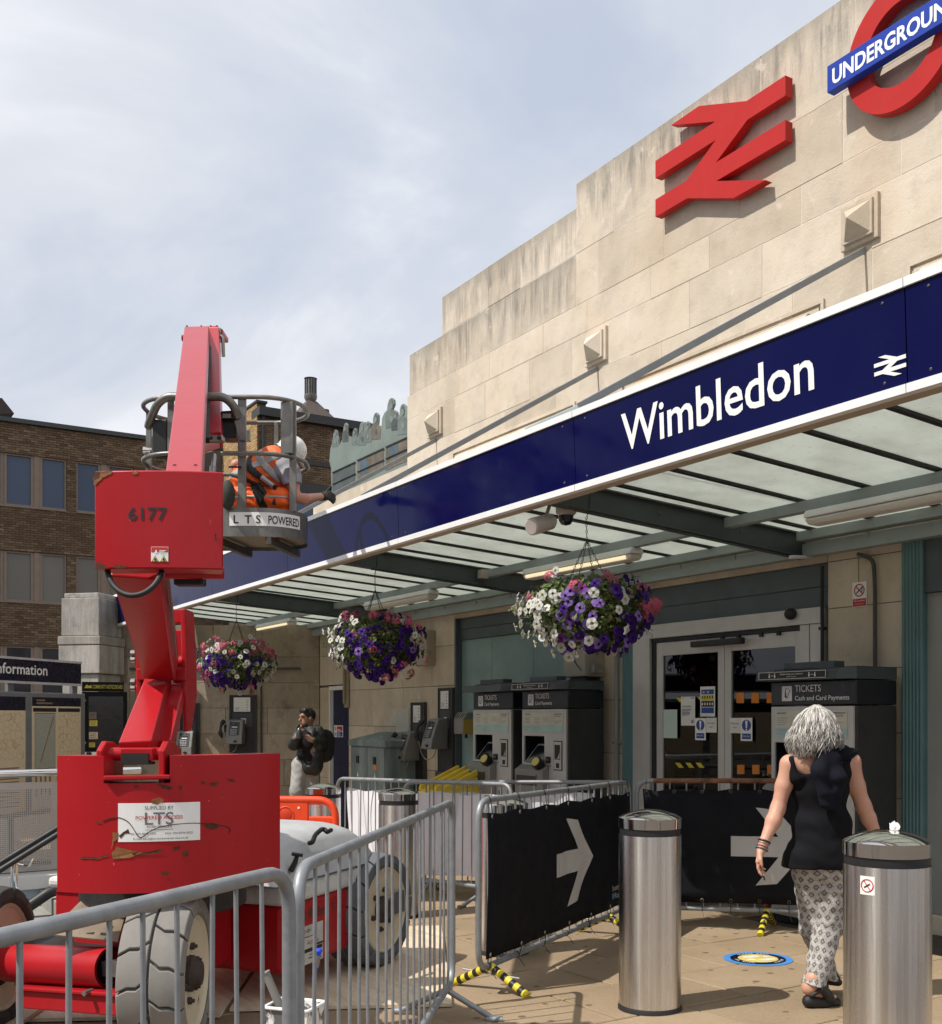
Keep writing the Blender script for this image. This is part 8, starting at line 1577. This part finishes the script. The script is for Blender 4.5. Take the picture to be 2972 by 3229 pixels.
# ================================================================ HANGING BASKETS
def petal_me(name, m, eye, r=.034):
    b = MB(); n = 20; ring = []; inner = []
    for i in range(n):
        a = 2 * math.pi * i / n; q = r * (1 - .13 * (.5 + .5 * math.cos(5 * a)) ** 2.5); ring.append((q * math.cos(a), q * math.sin(a), .004 * math.sin(a * 5 + 1) - .004)); inner.append((.011 * math.cos(a), .011 * math.sin(a), -.002))
    b.add(ring + inner, [(i, (i + 1) % n, n + (i + 1) % n, n + i) for i in range(n)]); b.mat(1); b.add(inner + [(.004 * math.cos(2 * math.pi * i / n), .004 * math.sin(2 * math.pi * i / n), -.022) for i in range(0, n, 2)], [(2 * i, 2 * i + 1, n + i) for i in range(10)] + [(2 * i + 1, (2 * i + 2) % n, n + (i + 1) % 10, n + i) for i in range(10)])
    o = b.build(name, [m, eye], None, smooth=180); me = o.data; bpy.data.objects.remove(o); return me
def petal(name, c, edge=None):
    t = MT(name); k = t.mix(1, c, t.ramp(t.rnd(), [(0, .62), (1, 1.0)]), 'MULTIPLY'); s = t.n('ShaderNodeSeparateXYZ'); t.l(t.co(), s.inputs[0]); v = t.ramp(t.noise(1, 3, t.co((90, 90, 5))), [(.4, 0), (.7, .35)]); k = t.mix(v, k, tuple(x * .55 for x in c)); t.set(k, .6, 0, .2); t.b.inputs['Subsurface Weight'].default_value = .0
    nt = t.t; o = [n for n in nt.nodes if n.type == 'OUTPUT_MATERIAL'][0]; tr = t.n('ShaderNodeBsdfTranslucent'); m = t.n('ShaderNodeMixShader'); m.inputs[0].default_value = .3; t.l(k, tr.inputs[0]); t.l(t.b.outputs[0], m.inputs[1]); t.l(tr.outputs[0], m.inputs[2]); t.l(m.outputs[0], o.inputs[0]); return t.m
PW, PP, PV, PM = petal('petal_white', (.80, .80, .76)), petal('petal_purple', (.055, .012, .21)), petal('petal_violet', (.30, .18, .56)), petal('petal_magenta', (.30, .035, .42)); PK = petal('petal_pink', (.72, .16, .26))
eye_y = mat('flower_throat', (.42, .42, .18), .6); eye_d = mat('flower_throat_dark', (.03, .005, .07), .6)
FM_ = {'w': petal_me('petunia_flower', PW, eye_y), 'p': petal_me('petunia_flower', PP, eye_d, .036), 'v': petal_me('petunia_flower', PV, eye_d, .034), 'm': petal_me('petunia_flower', PM, eye_d, .033)}
def ger_me(seed):
    rnd = random.Random(seed); b = MB()
    for i in range(26):
        d = Vector((rnd.gauss(0, 1), rnd.gauss(0, 1), abs(rnd.gauss(0, 1)) + .2)).normalized(); c = d * .034; x = d.orthogonal().normalized(); y = d.cross(x); r = .014; b.quad(*[c + (x * math.cos(a * 1.2566) + y * math.sin(a * 1.2566)) * r * (1 if a % 1 == 0 else .4) + d * .002 for a in (0, .5, 1, 1.5, 2, 2.5, 3, 3.5, 4, 4.5)])
    o = b.build('geranium_head', PK, None); me = o.data; bpy.data.objects.remove(o); return me
GM = [ger_me(i) for i in range(3)]
leaf_m = MT('basket_leaf'); k = leaf_m.mix(leaf_m.noise(30, 3), (.035, .060, .014), (.11, .15, .035)); leaf_m.set(k, .55, 0, .3); leaf_m = leaf_m.m; dry = mat('spent_bloom', (.16, .12, .06), .8, var=.4)
def basket(label, px, py, x, hook, rw, rt, rb, pick, seed):
    c = onx(px, py, x); rnd = random.Random(seed); t = thing('hanging_basket', label, 'hanging basket', c, 'flower baskets under the canopy'); I = wm(t).inverted()
    hk = Vector((x, c.y, gzf(c.y) - .20)); b = MB()
    top = [hk + Vector((0, .02, .17)), hk + Vector((.015, .01, .05)), hk + Vector((-.01, 0, -.04)), Vector((c.x, c.y, hk.z - (hk.z - c.z - rt) * .45))]
    def chain(b, a, e, s=.022):
        n = max(int((e - a).length / s), 2)
        for i in range(n):
            p, q = a.lerp(e, i / n), a.lerp(e, (i + 1) / n); d = (q - p).normalized(); x_ = d.orthogonal() if i % 2 else d.cross(d.orthogonal()); x_.normalize(); l = (q - p).length * .62; m = (p + q) / 2
            b.tube([m + d * (l * math.cos(k * 1.0472)) + x_ * (.0065 * math.sin(k * 1.0472)) for k in range(6)], .0022, 4, closed=True)
    for a, e in zip(top, top[1:]): chain(b, a, e)
    for k in range(4):
        a = k * 1.5708 + .5; chain(b, top[-1], c + Vector((rw * .52 * math.cos(a), rw * .52 * math.sin(a), rt * .1)))
    b.build('chain', black_p, t)
    b = MB(); b.lathe([(rw * .6, .03), (rw * .58, -.05), (rw * .35, -rb * .55), (.001, -rb * .6)], c, 20); b.build('bowl', mat('basket_liner', (.03, .02, .012), .9), t, smooth=60)
    def surf(th, ph, k=1.0): 
        h = math.sin(ph); return Vector((rw * k * math.cos(ph) * math.cos(th), rw * k * math.cos(ph) * math.sin(th), (rt if h > 0 else rb) * h * k))
    lf = MB()
    for i in range(2600):
        th, ph = rnd.uniform(0, 6.283), math.asin(rnd.uniform(-.95, .95)); q = surf(th, ph, rnd.uniform(.4, .95) ** .6); nrm = Vector((math.cos(th), math.sin(th), .4 * math.sin(ph))) + Vector((rnd.gauss(0, .5), rnd.gauss(0, .5), rnd.gauss(0, .5))); nrm.normalize(); u = nrm.orthogonal().normalized(); u = (Matrix.Rotation(rnd.uniform(0, 6.28), 3, nrm) @ u); v = nrm.cross(u); L_ = rnd.uniform(.016, .034); w_ = L_ * .5
        lf.mat(0 if rnd.random() < .93 else 1); P = c + q; lf.add([P - u * L_, P - u * L_ * .2 + v * w_ + nrm * .004, P + u * L_, P - u * L_ * .2 - v * w_ + nrm * .004], [(0, 1, 2), (0, 2, 3)])
    for i in range(40):                                   # trailing and upright sprigs
        th = rnd.uniform(0, 6.283); q = c + surf(th, rnd.uniform(-1.1, 1.2), .95); d = Vector((math.cos(th), math.sin(th), rnd.uniform(-1.2, .8))).normalized() * rnd.uniform(.05, .13)
        lf.mat(0); lf.tube([q, q + d * .6 + Vector((0, 0, .01)), q + d], .0018, 4); e = q + d
        for k in range(4): n_ = Vector((rnd.gauss(0, 1), rnd.gauss(0, 1), rnd.gauss(0, 1))).normalized(); u = n_.orthogonal().normalized(); v = n_.cross(u); l = .016; P = e - d * .25 * k; lf.add([P, P + u * l + v * l * .4, P + u * l * 2, P + u * l - v * l * .4], [(0, 1, 2, 3)])
    f = lf.build('foliage', [leaf_m, dry], t); f['kind'] = 'stuff'
    placed = []; tries = 0
    while len(placed) < 270 and tries < 4000:
        tries += 1; th = rnd.uniform(0, 6.283); ph = math.asin(rnd.uniform(-.98, .93)); k = rnd.uniform(.90, 1.12) * (1 + .10 * math.sin(3 * th + seed) * math.cos(2.3 * ph + seed * 2) + .06 * math.sin(7 * th + seed)); q = surf(th, ph, k)
        if any((q - p).length < .040 for p in placed): continue
        sx = q.dot(RT) / rw; sz = q.z / (rt if q.z > 0 else rb); kind = pick(sx, sz, rnd)
        if not kind: continue
        placed.append(q); nrm = (Vector((math.cos(th), math.sin(th), .55 * math.sin(ph) + .1)) + Vector((rnd.gauss(0, .22), rnd.gauss(0, .22), rnd.gauss(0, .22)))).normalized(); eu = (Matrix.Rotation(rnd.uniform(0, 6.28), 3, nrm) @ nrm.to_track_quat('Z', 'Y').to_matrix()).to_euler(); s = rnd.uniform(.95, 1.3)
        if kind == 'k': inst('geranium_head', rnd.choice(GM), t, q, eu, (s * 1.05,) * 3)
        else: inst('petunia_flower', FM_[kind], t, q, eu, (s, s, s))
def pk1(x, z, r):
    u = r.random()
    if z > .45: return 'k' if u < .10 else ('p' if u < .22 and x > 0 else ('w' if u < .36 else ('v' if u < .48 and x > .1 else None)))
    if x < -.48: return 'w' if u < .82 else ('p' if u < .9 else 'k' if z > .2 else None)
    if x < .12: return ('v' if u < .48 else 'w' if u < .66 else 'p' if u < .8 else 'm' if u < .90 else 'w')
    if z < -.25: return 'p' if u < .66 else ('w' if u < .76 else 'v' if u < .86 else 'p')
    return 'k' if (x > .72 and u < .35) else ('w' if u < .3 else 'p' if u < .62 else 'm' if u < .70 else 'v' if u < .78 else None)
def pk2(x, z, r):
    u = r.random()
    if x < -.6: return 'w' if u < .6 else 'p' if u < .85 else None
    if z > .5: return 'k' if u < .3 else 'w' if u < .38 else 'p' if u < .6 else None
    return 'p' if u < .60 else 'w' if u < .71 else 'k' if u < .80 else 'v' if u < .88 else 'p'
def pk3(x, z, r):
    u = r.random()
    if z > .25: return 'k' if u < .42 else 'w' if u < .62 else 'v' if u < .66 else None
    if x < -.55 and z > -.2: return 'w' if u < .65 else 'p' if u < .85 else None
    if x > .1: return 'w' if u < .42 else 'p' if u < .62 else 'k' if u < .68 else None
    return 'p' if u < .62 else 'w' if u < .72 else 'k' if u < .80 else None
basket('biggest flower basket, white petunias on its left and violet ones in front, nearest the doors', 1852, 1925, -6.19, None, .47, .27, .31, pk1, 5)
basket('middle flower basket, mostly deep purple petunias with a few pink heads', 1184, 2030, -9.68, None, .46, .30, .33, pk2, 6)
basket('leftmost flower basket with pink geraniums on top, above the payphones on the end wall', 746, 2090, -13.54, None, .48, .31, .34, pk3, 8)
# ================================================================ ACROSS THE STREET (seen in the polished steel)
asph = mat('asphalt', (.055, .055, .056), .85, var=.2, bump=.2); b = MB(); b.quad((-120, -25, gz(-120) - .004), (120, -25, gz(120) - .004), (120, -11, gz(120) - .004), (-120, -11, gz(-120) - .004)); tag(b.build('road', asph), kind='structure')
for i, (x0, x1, h, m, sg, lab) in enumerate(((-30, -12, 8.5, brick_d, red_p, 'brown brick shop terrace across the street with a red shop sign'), (-12, 4, 7.5, stone_low, yel_p, 'stone shop terrace across the street with a yellow shop sign'), (4, 26, 9.5, brick_d, blue_p, 'brown brick shop terrace across the street with a blue shop sign'))):
    t = thing('shop_terrace', lab, 'shops', (x0, -38, gz(x0))); b = MB(); b.box2((x0, -46, -1), (x1 - .05, -37, h)); b.build('wall', m, t); b = MB(); b.box2((x0 + .5, -37, 2.9), (x1 - .5, -36.9, 3.7)); b.build('shop_sign', sg, t); b = MB(); b.box2((x0 + .6, -37, .4), (x1 - .6, -36.95, 2.8)); b.build('shop_window', wg_dark, t); k = int((x1 - x0) / 3)
    for j in range(k):
        for z in (4.6, 7.0): b = MB(); b.box2((x0 + 1 + 3 * j, -37, z), (x0 + 2.4 + 3 * j, -36.96, z + 1.5)); b.build('window', wg_grey, t)
